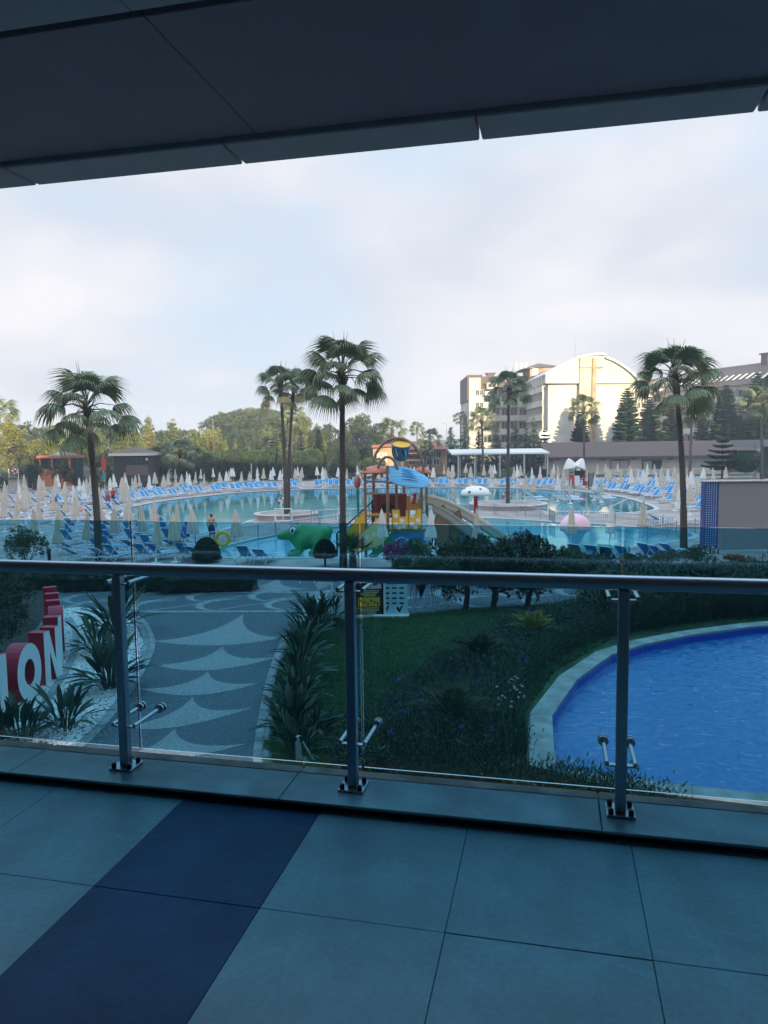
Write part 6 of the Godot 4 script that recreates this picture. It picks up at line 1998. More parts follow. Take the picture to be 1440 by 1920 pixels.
func build_trees() -> void:
	# --- palms
	palm("fan_palm", "tall fan palm with broad crown at the left, nearest the sun deck", Vector3(-14.44, 0, -37.49), Vector3(-15, 7.76, -38.2), 1.2, true, 27)
	palm("fan_palm", "tallest fan palm standing in the middle of the view", Vector3(-1.93, 0, -34.58), Vector3(-1.85, 9.01, -35), 1.02, true, 27)
	palm("fan_palm", "fan palm with heavy crown on the right, in front of the brown roof", Vector3(15.36, 0, -37.97), Vector3(15.04, 8.95, -38.8), 1.06, true, 28)
	palm("island_palm", "fan palm on the left pool island with a no diving sign", Vector3(-7.71, 0, -58.66), Vector3(-8.16, 10.56, -60.5), 1.0, true, 24, true)
	palm("island_palm", "slimmer fan palm with drying fronds beside the sign palm on the left island", Vector3(-7.68, 0, -59.75), Vector3(-7.27, 10.58, -62), 0.86, true, 22, true)
	palm("island_palm", "fan palm on the right pool island with a lifebuoy", Vector3(11.07, 0, -66.52), Vector3(11.55, 10.7, -69), 1.02, true, 24)
	palm("far_palm", "thin sunlit palm with dry skirt behind the left island palm", Vector3(-14.61, 0, -119.41), Vector3(-14.89, 10.73, -123), 1.15, false, 24, true)
	palm("far_palm", "pale palm in front of the dark conifers left of the white block", Vector3(16.08, 0, -120.54), Vector3(16.28, 9.69, -124), 1.25, false, 26)
	palm("far_palm", "palm in front of the white block's brown centre stripe", Vector3(31.27, 0, -116.48), Vector3(32.26, 11.27, -121), 1.3, false, 28)
	palm("far_palm", "pale palm just right of the heavy crowned palm trunk", Vector3(44.26, 0, -107.93), Vector3(48.53, 10.76, -118), 1.35, false, 26)
	palm("far_palm", "palm with loose crown at the right edge by the pavilion", Vector3(55, 0, -108.43), Vector3(57.53, 11.64, -115), 1.5, false, 28)
	palm("far_palm", "slim pale palm directly behind the left fan palm's trunk", Vector3(-50.24, 0, -124.64), Vector3(-44.76, 8.53, -112), 1.0, false, 22)
	palm("far_palm", "sunlit palm cut by the left edge of the view", Vector3(-66.61, 0, -128.59), Vector3(-56.23, 10.95, -110), 1.5, false, 26)
	palm("short_palm", "short palm with pink brown trunk in front of the left trees", Vector3(-32.81, 0, -120.43), Vector3(-30.42, 4.95, -112), 1.35, false, 20)
	palm("skyline_palm", "small distant palm beside the lamp post left of the hotel", Vector3(19.66, 0.85, -190) * Vector3(1, 0, 1), Vector3(19.56, 12.28, -190), 1.0, false, 20)
	palm("skyline_palm", "small distant palm left of the hotel wing's end wall", Vector3(21.73, 0.87, -188) * Vector3(1, 0, 1), Vector3(21.62, 11.26, -188), 0.9, false, 20)
	palm("skyline_palm", "distant palm above the restaurant roof ridge", Vector3(9, 0.74, -200) * Vector3(1, 0, 1), Vector3(9.08, 9.95, -200), 1.1, false, 22)
	palm("skyline_palm", "palm with dry orange skirt behind the play tower", Vector3(1.9, 1.67, -165) * Vector3(1, 0, 1), Vector3(1.98, 8.69, -165), 1.7, false, 24, true)
	palm("skyline_palm", "pale palm in front of the restaurant's right roof slope", Vector3(8.57, 2.25, -138) * Vector3(1, 0, 1), Vector3(8.6, 6.75, -138), 1.1, false, 22)
	palm("skyline_palm", "low palm before the restaurant's pink wall", Vector3(7.63, 2.28, -137) * Vector3(1, 0, 1), Vector3(7.65, 5.2, -137), 0.9, false, 20)
	# --- broad trees and pines on the left
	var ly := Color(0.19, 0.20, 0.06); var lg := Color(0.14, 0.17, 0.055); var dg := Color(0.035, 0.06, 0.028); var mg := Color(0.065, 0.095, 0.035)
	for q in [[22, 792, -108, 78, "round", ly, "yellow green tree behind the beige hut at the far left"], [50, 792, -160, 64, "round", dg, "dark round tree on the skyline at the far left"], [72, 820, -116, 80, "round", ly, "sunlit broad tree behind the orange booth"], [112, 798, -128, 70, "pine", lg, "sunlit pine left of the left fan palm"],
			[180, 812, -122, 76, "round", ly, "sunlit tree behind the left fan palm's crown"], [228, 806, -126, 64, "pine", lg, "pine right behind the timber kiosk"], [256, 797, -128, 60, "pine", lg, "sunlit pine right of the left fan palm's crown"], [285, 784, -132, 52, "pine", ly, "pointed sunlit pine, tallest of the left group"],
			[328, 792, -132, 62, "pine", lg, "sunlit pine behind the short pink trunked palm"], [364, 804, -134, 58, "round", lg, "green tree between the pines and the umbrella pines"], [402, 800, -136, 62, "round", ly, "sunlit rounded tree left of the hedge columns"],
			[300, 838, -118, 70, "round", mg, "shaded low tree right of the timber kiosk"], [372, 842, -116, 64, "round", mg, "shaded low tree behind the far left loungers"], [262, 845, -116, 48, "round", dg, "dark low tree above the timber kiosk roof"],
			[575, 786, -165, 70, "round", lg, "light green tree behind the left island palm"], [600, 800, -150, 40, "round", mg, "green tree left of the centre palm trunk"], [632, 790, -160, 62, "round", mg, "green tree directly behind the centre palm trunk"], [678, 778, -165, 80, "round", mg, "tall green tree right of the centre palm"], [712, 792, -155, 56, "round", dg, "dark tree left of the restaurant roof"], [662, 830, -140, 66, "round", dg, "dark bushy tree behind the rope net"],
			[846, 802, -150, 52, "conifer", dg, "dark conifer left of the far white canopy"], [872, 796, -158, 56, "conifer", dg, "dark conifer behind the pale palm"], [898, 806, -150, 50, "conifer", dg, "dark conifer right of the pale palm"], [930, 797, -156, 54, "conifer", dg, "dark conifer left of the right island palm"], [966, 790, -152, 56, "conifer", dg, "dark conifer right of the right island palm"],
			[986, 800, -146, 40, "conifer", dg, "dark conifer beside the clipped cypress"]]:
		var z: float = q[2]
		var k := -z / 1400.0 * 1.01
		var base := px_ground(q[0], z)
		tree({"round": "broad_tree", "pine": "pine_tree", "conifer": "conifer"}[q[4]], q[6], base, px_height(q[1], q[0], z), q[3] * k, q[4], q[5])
	var protos := []
	for k in 4:
		protos.append(tree("background_tree", "", px_ground(10 + k * 40, -178.0), 11.5, 11.0, ["round", "round", "pine", "round"][k], [mg, lg, mg, dg][k], "trees far behind the pool"))
	var words := ["behind the far left hut", "behind the orange booth", "behind the left fan palm", "behind the timber kiosk", "right of the timber kiosk", "behind the short palm", "left of the domed pines", "behind the hedge cypresses", "behind the left island palm", "left of the centre palm", "right of the centre palm", "behind the play tower", "behind the restaurant"]
	var bk := 0
	for k in 26:
		var px := -30.0 + k * 31.0
		if px > 735: continue
		var z := -172.0 - (k % 3) * 7.0
		var at := px_ground(px, z)
		var text: String = ["rounded", "broad", "dark"][k % 3] + " green background tree, " + ["lower", "upper"][k % 2] + " one " + words[mini(int(k / 2.0), 12)]
		var o: Node3D
		if bk < 4: o = protos[bk]; o.position = at; o.set_meta("label", text)
		else: o = dup(protos[k % 4], "background_tree", at, rng.randf() * TAU, text)
		o.scale = Vector3(1, 1, 1) * (px_height(812 - (k * 7) % 15, px, z) / 11.5)
		bk += 1
	for q in [[438, 775, 100, "umbrella pine at the left of the domed group"], [486, 768, 130, "broadest umbrella pine in the middle of the domed group"], [536, 775, 100, "umbrella pine at the right of the domed group"]]:
		tree("umbrella_pine", q[3], px_ground(q[0], -200.0), px_height(q[1], q[0], -200.0), q[2] * 0.1443, "umbrella", Color(0.075, 0.105, 0.042))
	tree("clipped_cypress", "dense clipped cypress beside the white hotel block", px_ground(1000, -146), px_height(786, 1000, -146), 3.6, "column", Color(0.045, 0.085, 0.035))
	# --- hedges behind the far loungers
	for k in 13:
		var x := 412.0 + k * 16.5
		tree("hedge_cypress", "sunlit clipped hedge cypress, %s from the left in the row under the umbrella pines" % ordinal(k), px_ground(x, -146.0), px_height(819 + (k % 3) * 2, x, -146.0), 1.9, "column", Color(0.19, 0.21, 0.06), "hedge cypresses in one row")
	var k2 := 0
	for q in [[400, 42, 850], [441, 40, 846], [479, 36, 848], [515, 36, 845], [552, 34, 847], [588, 36, 846], [700, 46, 862]]:
		var z := -129.0
		hedge("block_hedge", ["block hedge at the left end of the far hedge row", "block hedge left of the small dark norfolk pine", "block hedge behind the no diving sign's parasols", "block hedge left of the island palm trunk", "block hedge right of the island palm trunk", "block hedge left of the centre palm trunk", "low block hedge below the snack bar sign"][k2], px_ground(q[0], z), Vector3(q[1] * 0.093, px_height(q[2], q[0], z), 2.0), 0.0, [Color(0.075, 0.12, 0.045), Color(0.06, 0.10, 0.04)][k2 % 2], 0.5, 0.6)
		k2 += 1
	for q in [[70, 868, 56, -104, "dark bush left of the orange booth's post"], [118, 866, 60, -106, "dark bush below the orange booth"], [152, 880, 50, -103, "dark bush left of the left palm trunk"], [300, 868, 54, -113, "dark bush right of the timber kiosk"], [355, 866, 54, -116, "green bush behind the short palm"], [395, 872, 40, -117, "green bush left of the block hedges"], [630, 868, 44, -125, "dark bush behind the centre palm trunk"], [5, 880, 44, -100, "dark bush at the left edge behind the parasols"]]:
		var z: float = q[3]
		shrub("background_bush", q[4], px_ground(q[0], z), Vector3(q[2] * -z / 1400.0, px_height(q[1], q[0], z), 3.0), Color(0.04, 0.065, 0.03), null, 0.5, "shrub", "bushes behind the sun deck")
	for q in [[44, 872, -101, "conical thuja beside the beige hut"], [60, 874, -103, "conical thuja left of the orange booth"], [183, 868, -104, "conical thuja left of the feather flag"], [206, 870, -107, "conical thuja right of the feather flag"]]:
		tree("thuja", q[3], px_ground(q[0], q[2]), px_height(q[1], q[0], q[2]), 1.5, "column", Color(0.05, 0.08, 0.03))
	shrub("yellow_bush", "small yellow green bush below the feather flag", px_ground(190, -101), Vector3(2.0, 1.3, 1.5), Color(0.16, 0.17, 0.04), null, 0.4)
	# --- norfolk pines
	for q in [[1087, 772, -146, 40, 20, false, 0.7, "norfolk pine behind the palm on the white block's centre stripe"], [1173, 728, -148, 54, 24, false, 1.5, "tall norfolk pine on the right part of the white block"], [1214, 744, -150, 50, 21, false, 1.0, "norfolk pine right of the white block"], [1256, 762, -150, 46, 19, false, 1.2, "norfolk pine left of the heavy crowned palm trunk"], [1312, 775, -150, 34, 17, false, 0.9, "norfolk pine right of the heavy crowned palm trunk"],
			[1356, 722, -148, 58, 24, false, 1.15, "tallest norfolk pine in front of the right hotel wing"], [1384, 772, -146, 40, 17, false, 0.8, "small bluish norfolk pine between the two tall ones on the right"], [1413, 700, -146, 58, 25, false, 1.2, "norfolk pine at the right edge before the sunlit gable"],
			[1020, 806, -141, 36, 9, true, 0.8, "sparse young norfolk pine at the corner of the white block"], [1352, 824, -112, 62, 6, true, 0.75, "open tiered norfolk pine in front of the low building"], [600, 804, -136, 24, 15, false, 0.8, "narrow dark norfolk pine left of the centre palm"], [513, 822, -136, 28, 11, true, 0.8, "dark tiered norfolk pine left of the island palm trunk"], [568, 834, -133, 26, 9, true, 0.8, "small dark norfolk pine right of the island palm trunk"], [645, 845, -130, 44, 8, true, 1.0, "open norfolk pine behind the centre palm"]]:
		var z: float = q[2]
		norfolk("norfolk_pine", q[7], px_ground(q[0], z), px_height(q[1], q[0], z), q[3] * -z / 1400.0, q[4] if q[5] else int(q[4] * 1.3), q[5], q[6] * 0.9)
	var ct := px_ground(1396, -112)
	hedge("clipped_tree", "dense clipped bright green tree in front of the low building", ct + Vector3(0, 0.9, 0), Vector3(4.4, 3.0, 3.4), 0.0, Color(0.025, 0.095, 0.03), 0.4, 0.8)

# where a tree stands: its column in the picture and its distance give a place on the ground
func px_ground(px: float, z: float) -> Vector3:
	return Vector3((px - 720.0) / 1400.0 * -z * 1.004 + 0.0045 * -z * 0.0, 0, z)

func px_height(py: float, px: float, z: float) -> float:
	var horizon := 833.8 - (px - 720.0) * 0.0122
	return 5.7 + (horizon - py) / 1400.0 * -z



# ------------------------------------------------ the children's pool and its toys
func pat(p: Vector3, s: float, origin: Vector3) -> Vector3:
	return origin + p * s

func build_play_pool() -> void:
	play_tower()
	frog()
	mushroom()
	pink_mushroom()
	for q in [[[Vector2(-10.45, -40.98), Vector2(-8.94, -44.24), Vector2(-6.91, -47.17), Vector2(-4.37, -50.5), Vector2(-2.49, -52.98)], "steel bar fence between the parasols and the frog pool"], [[Vector2(-6.78, -53.83), Vector2(-5.19, -55.51), Vector2(-3.66, -56.51), Vector2(-0.82, -56.98)], "steel bar fence right of the left pool island"],
			[[Vector2(5.05, -59.69), Vector2(6.87, -59.91), Vector2(8.92, -59.19), Vector2(10.87, -57.19), Vector2(12.06, -54.23), Vector2(12.03, -52.38)], "steel bar fence curving round the right pool island"], [[Vector2(12.03, -52.38), Vector2(13.86, -52.17), Vector2(15.93, -51.23), Vector2(17.15, -49.75), Vector2(18.36, -47.15)], "steel bar fence behind the pink mushroom"], [[Vector2(15.13, -42.69), Vector2(17.51, -44.46), Vector2(19.46, -45.89)], "steel bar fence before the right palm trunk"], [[Vector2(1.55, -54.34), Vector2(5.05, -59.69)], "short steel bar fence behind the slide tower"]]:
		fence(poly(q[0]), q[1])
	# islands
	for q in [[Vector3(-7.77, 0, -59.1), 2.5, "round stone planter at the foot of the left island palm"], [Vector3(10.98, 0, -65.97), 3.4, "round stone step at the foot of the right island palm"]]:
		var t := thing("palm_planter", q[2], "planter", q[0])
		var s := Shape.new(); var r: float = q[1]
		s.lathe([Vector2(r, 0.0), Vector2(r, 0.32), Vector2(r - 0.04, 0.36), Vector2(0, 0.36)], 32)
		part("wall", s, "deck", t)
		var c := Shape.new(); c.lathe([Vector2(r + 0.06, 0.361), Vector2(r + 0.06, 0.42), Vector2(r - 0.4, 0.42), Vector2(r - 0.4, 0.362)], 32)
		part("stone_rim", c, "deck_edge", t)
	var b := thing("white_bench_frame", "white tube bench frame on the left pool island", "bench", Vector3(-7.58, 0, -55.8))
	var s := Shape.new()
	for x in [-0.62, 0.62]:
		s.tube([Vector3(x, 0, 0), Vector3(x, 1.0, 0)], 0.035, 8); s.tube([Vector3(x, 0, -0.5), Vector3(x, 0.55, -0.5)], 0.035, 8); s.tube([Vector3(x, 0.5, 0), Vector3(x, 0.5, -0.5)], 0.03, 8)
	s.tube([Vector3(-0.65, 1.0, 0), Vector3(0.65, 1.0, 0)], 0.035, 8); s.tube([Vector3(0, 0, 0), Vector3(0, 1.0, 0)], 0.03, 8); s.tube([Vector3(-0.62, 0.12, 0), Vector3(0.62, 0.12, 0)], 0.03, 8)
	part("frame", s, "white_paint", b)
	# signs and lifebuoys on the island palms
	var sg := thing("no_diving_sign", "white square no diving sign on the left island palm trunk", "sign", Vector3(-8.12, 2.06, -60.2))
	var bd := Shape.new(); bd.box(Vector3.ZERO, Vector3(0.42, 0.54, 0.03), Basis.IDENTITY, 0.01)
	part("board", bd, "white_paint", sg)
	var rg := Shape.new(); var pts := []
	for k in 25: pts.append(Vector3(cos(TAU * k / 24.0) * 0.15, sin(TAU * k / 24.0) * 0.15 + 0.03, 0.022))
	rg.tube(pts, 0.018, 5, false)
	rg.bar(Vector3(-0.08, 0.0, 0.022), Vector3(0.09, 0.08, 0.022), 0.035, 0.012); rg.bar(Vector3(-0.1, 0.13, 0.024), Vector3(0.1, -0.07, 0.024), 0.03, 0.012)
	for k in 2: rg.box(Vector3(0, -0.16 - 0.045 * k, 0.018), Vector3(0.26, 0.02, 0.01))
	part("symbol", rg, "black_print", sg)
	var l1 := thing("lifebuoy", "red and white lifebuoy on the left island palm trunk", "lifebuoy", Vector3(-8.24, 1.23, -60.3)); ring(l1, 0.26, 0.07)
	var l2 := thing("lifebuoy", "red lifebuoy on the right island palm trunk", "lifebuoy", Vector3(11.3, 0.96, -68.5)); ring(l2, 0.30, 0.08)
	# pool ladders and hand rails
	for q in [[Vector3(-23.66, 0, -69.23), 0.5, "steel pool ladder at the left tip of the big pool"], [Vector3(24.48, 0, -84.99), -0.4, "steel pool ladder at the far right edge of the big pool"]]:
		var t := thing("pool_ladder", q[2], "ladder", q[0], q[1])
		var ls := Shape.new()
		for x in [-0.3, 0.3]: ls.tube([Vector3(x, 0, 0.5), Vector3(x, 0.75, 0.45), Vector3(x, 0.95, 0.15), Vector3(x, 0.8, -0.1), Vector3(x, -0.8, -0.25)], 0.03, 8)
		part("rail", ls, "steel", t)
		var st := Shape.new()
		for k in 3: st.box(Vector3(0, -0.2 - 0.25 * k, -0.2), Vector3(0.56, 0.03, 0.09))
		part("step", st, "steel", t)
	var h := thing("steps_handrail", "slanting steel handrail over the pool steps on the right", "handrail")
	var hs := Shape.new()
	var p0 := Vector3(19.88, -0.16, -66); var p1 := Vector3(21.66, 0.67, -66); var p2 := Vector3(20.55, -0.6, -66)
	hs.tube([p0, p1], 0.045, 8); hs.tube([p0, p2 + Vector3(0.2, -0.7, 0)], 0.04, 8); hs.tube([p0.lerp(p1, 0.55), Vector3(p0.lerp(p1, 0.55).x, -0.6, -66)], 0.04, 8); hs.tube([p1, Vector3(p1.x + 0.4, 0.0, -66)], 0.04, 8)
	part("rail", hs, "steel", h)

func fence(p: PackedVector2Array, label: String) -> void:
	var t := thing("pool_fence", label, "fence")
	var rail := Shape.new(); var bars := Shape.new(); var posts := Shape.new()
	var left := 0.0
	for i in p.size() - 1:
		var a := p[i]; var b := p[i + 1]; var L := a.distance_to(b)
		for y in [0.12, 0.86]: rail.tube([lines_at(y, a), lines_at(y, b)], 0.02 if y < 0.5 else 0.028, 6)
		var n := int(L / 0.14)
		for k in n:
			var q := a.lerp(b, (k + 0.5) / n)
			bars.bar(lines_at(0.12, q), lines_at(0.86, q), 0.020)
		for k in int(L / 2.0) + 1:
			var q := a.lerp(b, k * 2.0 / L)
			posts.tube([lines_at(0, q), lines_at(0.95, q)], 0.032, 8)
	part("rail", rail, "steel", t); part("bars", bars, "steel_brushed", t); part("post", posts, "steel", t)

func frog() -> void:
	# facing left; a slide in the shape of a sitting frog
	var t := thing("frog_slide", "green frog shaped water slide with big white eye", "water slide", Vector3(-4.25, 0, -39.64))
	var f := func(p: Vector3) -> float:
		var d := capsule(p, Vector3(-0.15, 0.75, 0), Vector3(0.95, 0.95, 0), 0.62, 0.60)                       # trunk
		d = smin(d, capsule(p, Vector3(-0.45, 1.12, 0), Vector3(-1.42, 0.98, 0), 0.42, 0.22), 0.35)              # head and muzzle
		d = smin(d, capsule(p, Vector3(-0.5, 1.30, 0.26), Vector3(-0.55, 1.33, 0.26), 0.24, 0.22), 0.2)        # eye bulges
		d = smin(d, capsule(p, Vector3(-0.5, 1.30, -0.26), Vector3(-0.55, 1.33, -0.26), 0.24, 0.22), 0.2)
		d = smin(d, capsule(p, Vector3(-0.1, 1.5, 0), Vector3(0.9, 1.22, 0), 0.14, 0.22), 0.35)                 # back ridge
		for s in [-1.0, 1.0]:
			d = smin(d, capsule(p, Vector3(0.85, 0.62, 0.42 * s), Vector3(1.28, 1.18, 0.48 * s), 0.44, 0.33), 0.2)  # haunch
			d = smin(d, capsule(p, Vector3(1.15, 0.3, 0.55 * s), Vector3(0.4, 0.05, 0.7 * s), 0.32, 0.16), 0.2)
			d = smin(d, capsule(p, Vector3(-0.2, 0.7, 0.45 * s), Vector3(-0.32, 0.1, 0.6 * s), 0.24, 0.18), 0.18)   # fore leg
			d = smin(d, capsule(p, Vector3(-0.32, 0.06, 0.6 * s), Vector3(-0.85, 0.0, 0.65 * s), 0.17, 0.12), 0.12)
		# mouth line
		d = maxf(d, -capsule(p, Vector3(-1.75, 0.86, 0), Vector3(-0.72, 0.90, 0), 0.0, 0.0) + 0.0) if false else d
		return d
	var st := skin(f, Vector3(-1.9, -0.25, -1.15), Vector3(1.9, 1.95, 1.15), 0.075)
	part("body", st, "frog_green", t)
	for s in [1.0, -1.0]:
		var e := Shape.new(); e.ball(Vector3(-0.62, 1.33, 0.39 * s), Vector3(0.235, 0.235, 0.13), 16)
		part("eye", e, "white_print", t)
		var o := Shape.new(); var pts := []
		for k in 21: pts.append(Vector3(-0.62 + cos(TAU * k / 20.0) * 0.235, 1.33 + sin(TAU * k / 20.0) * 0.235, 0.41 * s))
		o.tube(pts, 0.028, 6, false)
		part("eye_outline", o, "black_print", t)
		var pu := Shape.new(); pu.ball(Vector3(-0.66, 1.33, 0.495 * s), Vector3(0.085, 0.13, 0.04), 12, Basis(Vector3.BACK, -0.35))
		part("pupil", pu, "black_print", t)
	t.scale = Vector3.ONE * 0.92

func mushroom() -> void:
	var t := thing("mushroom_shower", "white spotted mushroom shower on a red pole", "water feature", Vector3(5.44, 0, -44.11))
	var p := Shape.new(); p.tube([Vector3(0, -0.4, 0), Vector3(0, 2.75, 0)], 0.125, 14)
	part("pole", p, "red", t)
	var c := Shape.new()
	var prof := []
	for k in 11:
		var a := k / 10.0 * PI / 2
		prof.append(Vector2(0.90 * cos(a), 2.72 + 0.50 * sin(a)))
	prof.push_front(Vector2(0.86, 2.66)); prof.push_front(Vector2(0.0, 2.70))
	c.lathe(prof, 30)
	part("cap", c, "white_paint", t)
	for k in 7:
		var az := k * TAU / 7.0 + 0.35; var el := 0.35 if k % 2 == 0 else 0.75
		var d := Vector3(cos(az) * cos(el) * 0.90, 2.72 + 0.5 * sin(el), sin(az) * cos(el) * 0.90)
		var nn := Vector3(cos(az) * cos(el) / 0.9, sin(el) / 0.5, sin(az) * cos(el) / 0.9).normalized()
		var x := nn.cross(Vector3.UP).normalized()
		var s := Shape.new(); s.ball(d, Vector3(0.085, 0.085, 0.014), 12, Basis(x, nn.cross(x), nn))
		part("spot", s, "black_print", t)

func pink_mushroom() -> void:
	var t := thing("pink_mushroom", "pink domed play mushroom with a tapering stem in the shallow pool", "water feature", Vector3(10.51, 0, -40.84))
	var prof := [Vector2(0, 0.75)]
	for k in 12:
		var a := lerpf(-0.15, PI / 2, k / 11.0)
		prof.append(Vector2(0.84 * cos(a), 1.0 + 0.80 * sin(a)))
	var c := Shape.new(); c.lathe(prof, 28)
	part("cap", c, "pink", t)
	var s := Shape.new(); s.lathe([Vector2(0.22, -0.4), Vector2(0.26, 0.1), Vector2(0.45, 0.55), Vector2(0.74, 0.9)], 20)
	part("stem", s, "pale_blue", t)
	var o := thing("lime_float", "lime green slide lip floating in front of the slide end", "water slide", Vector3(7.1, 0, -46.04))
	var l := Shape.new(); l.ball(Vector3.ZERO, Vector3(0.9, 0.16, 0.5), 18, Basis.IDENTITY)
	part("lip", l, "lime", o)

# curl of a wave as a ribbon polygon
func curl(c: Vector2, r: float, turns: float, w: float, a0: float) -> PackedVector2Array:
	var o := []; var i := []
	for k in 19:
		var t := k / 18.0
		var a := a0 + turns * TAU * t; var rr := r * (1.0 - 0.75 * t)
		var ww := w * sin(PI * clampf(0.1 + t * 0.9, 0, 1))
		o.append(c + Vector2(cos(a), sin(a)) * (rr + ww)); i.append(c + Vector2(cos(a), sin(a)) * (rr - ww * 0.2))
	i.reverse(); o.append_array(i)
	return PackedVector2Array(o)

func flower(c: Vector2, r: float) -> PackedVector2Array:
	var p := PackedVector2Array()
	for k in 20:
		var a := TAU * k / 20.0
		p.append(c + Vector2(cos(a), sin(a)) * r * (0.72 + 0.28 * cos(5.0 * a)))
	return p

func play_tower() -> void:
	var at := Vector3(0.62, 0, -40.44)
	var t := thing("play_tower", "tiki style children's slide tower with bucket, roofs and painted panels", "play structure", at)
	# -- posts
	for q in [[-1.62, 0.5, -0.4, 4.65], [-0.42, 0.95, -0.4, 4.6], [-1.18, -1.0, -0.4, 4.4], [0.08, -0.6, -0.4, 3.6], [0.5, -0.9, -0.4, 3.6], [1.42, 0.1, -0.4, 3.9], [1.75, -0.7, -0.4, 4.2]]:
		var s := Shape.new(); s.tube([Vector3(q[0], q[2], q[1]), Vector3(q[0], q[3], q[1])], 0.085, 10)
		part("post", s, "pipe_brown", t)
	for q in [[Vector3(-1.62, 3.1, 0.5), Vector3(-0.42, 3.1, 0.95)], [Vector3(-1.62, 3.75, 0.5), Vector3(-0.42, 3.75, 0.95)], [Vector3(-0.42, 3.7, 0.95), Vector3(1.42, 3.5, 0.1)], [Vector3(-1.62, 3.1, 0.5), Vector3(-1.18, 3.1, -1.0)]]:
		var s := Shape.new(); s.tube(q, 0.055, 8)
		part("cross_pipe", s, "pipe_brown", t)
	# -- big hoops of pipe over the top
	for q in [[Vector3(-1.25, 4.2, -0.4), 1.4, 1.85, 0.075, 0.25], [Vector3(-0.95, 4.1, 0.6), 0.55, 0.95, 0.075, 0.1]]:
		var pts := []
		for k in 17:
			var a := PI * (1.0 - k / 16.0)
			pts.append((q[0] as Vector3) + Vector3((cos(a) + 1.0) * q[1], sin(a) * q[2], (cos(a) + 1.0) * q[4]))
		var s := Shape.new(); s.tube(pts, q[3], 8)
		part("hoop", s, "pipe_brown", t)
	# -- roofs: orange cones left and right, blue ribbed shell in front
	for q in [[Vector3(-1.0, 4.22, 0.1), 0.86, 0.40, "left"], [Vector3(1.5, 4.15, -0.6), 0.5, 0.34, "right"]]:
		var s := Shape.new()
		s.lathe([Vector2(0.0, -0.02), Vector2(q[1], -0.06), Vector2(q[1] * 1.02, 0.02), Vector2(q[1] * 0.8, q[2] * 0.45), Vector2(q[1] * 0.45, q[2] * 0.8), Vector2(0, q[2])], 24, q[0], 0.02, 8)
		part("orange_roof", s, "terracotta", t)
	var sh := Shape.new()
	var P := func(a: float, b: float) -> Vector3:
		# a runs along the shell from its ridge down to the right, b across it
		var x := lerpf(-0.35, 1.85, a) + b * 0.20 - 0.18
		var y := 4.66 - 0.62 * a * (0.2 + 0.8 * a) - b * (1.15 - 0.35 * a)
		var z := 0.55 + b * 0.75 + 0.15 * a
		return Vector3(x, y + 0.16 * sin(PI * b) + 0.02 * cos(b * 40.0) * sin(PI * a), z)
	for i in 14:
		for j in 14:
			var trim := func(a: float, b: float) -> Array:
				# rounded outline
				var w := sqrt(maxf(0.0, 1.0 - pow(absf(a * 2.0 - 1.0), 2.6)))
				return [a, 0.5 + (b - 0.5) * (0.30 + 0.70 * w)]
			var q := []
			for c in [[i, j], [i, j + 1], [i + 1, j + 1], [i + 1, j]]:
				var ab: Array = trim.call(c[0] / 14.0, c[1] / 14.0)
				q.append(P.call(ab[0], ab[1]))
			sh.quad(q[0], q[1], q[2], q[3])
			var dn := Vector3(0, -0.05, -0.03)
			sh.quad(q[3] + dn, q[2] + dn, q[1] + dn, q[0] + dn)
	part("blue_roof", sh, "sky_blue", t)
	for k in 5:
		var s := Shape.new()
		var b := 0.28 + 0.12 * k
		s.tube([P.call(0.36 - 0.01 * k, b) + Vector3(0, 0.02, 0.02), P.call(0.5, b) + Vector3(0, 0.035, 0.03), P.call(0.64 + 0.02 * k, b) + Vector3(0, 0.02, 0.02)], [0.01, 0.035, 0.01], 6)
		part("roof_rib", s, "sky_blue", t)
	# -- tipping bucket
	var tilt := Basis(Vector3.RIGHT, 0.42) * Basis(Vector3.BACK, -0.06)
	var bk := Shape.new()
	bk.lathe([Vector2(0.0, -0.55), Vector2(0.36, -0.53), Vector2(0.42, -0.4), Vector2(0.49, 0.15), Vector2(0.52, 0.33)], 24, Vector3(0.33, 5.42, 0.2), 0.0, 1, tilt)
	part("bucket", bk, "mid_blue", t)
	var rm := Shape.new()
	var rp := []
	for k in 25: rp.append(Vector3(0.33, 5.42, 0.2) + tilt * Vector3(cos(TAU * k / 24.0) * 0.53, 0.35, sin(TAU * k / 24.0) * 0.53))
	rm.tube(rp, 0.035, 6, false)
	part("bucket_rim", rm, "brown_paint", t)
	var lid := Shape.new(); lid.lathe([Vector2(0.51, 0.30), Vector2(0, 0.29)], 24, Vector3(0.33, 5.42, 0.2), 0.0, 1, tilt)
	part("bucket_inside", lid, "yellow", t)
	for k in 7:
		var a := 0.5 + k * 0.36
		var s := Shape.new()
		var pts := []
		for q in 6: pts.append(Vector3(0.33, 5.42, 0.2) + tilt * (Vector3(cos(a + q * 0.07), 0, sin(a + q * 0.07)) * (0.44 + 0.012 * q) + Vector3(0, -0.35 + 0.1 * q + 0.1 * (k % 3), 0)))
		s.tube(pts, [0.01, 0.035, 0.045, 0.04, 0.025, 0.008], 5)
		part("bucket_pattern", s, ["brown_paint", "pale_blue", "black_print"][k % 3], t)
	# -- decks
	var dk := Shape.new()
	dk.box(Vector3(0.3, 1.15, -0.1), Vector3(3.3, 0.14, 2.2), Basis.IDENTITY, 0.02)
	dk.box(Vector3(-0.9, 1.9, -0.4), Vector3(1.3, 0.10, 1.4), Basis.IDENTITY, 0.02)
	part("deck", dk, "castle_orange", t)
	# -- maroon tunnel box with a black mouth
	var mb := Shape.new(); mb.box(Vector3(-0.22, 2.35, -0.85), Vector3(1.75, 1.35, 0.5), Basis.IDENTITY, 0.06)
	part("tunnel_box", mb, "maroon", t)
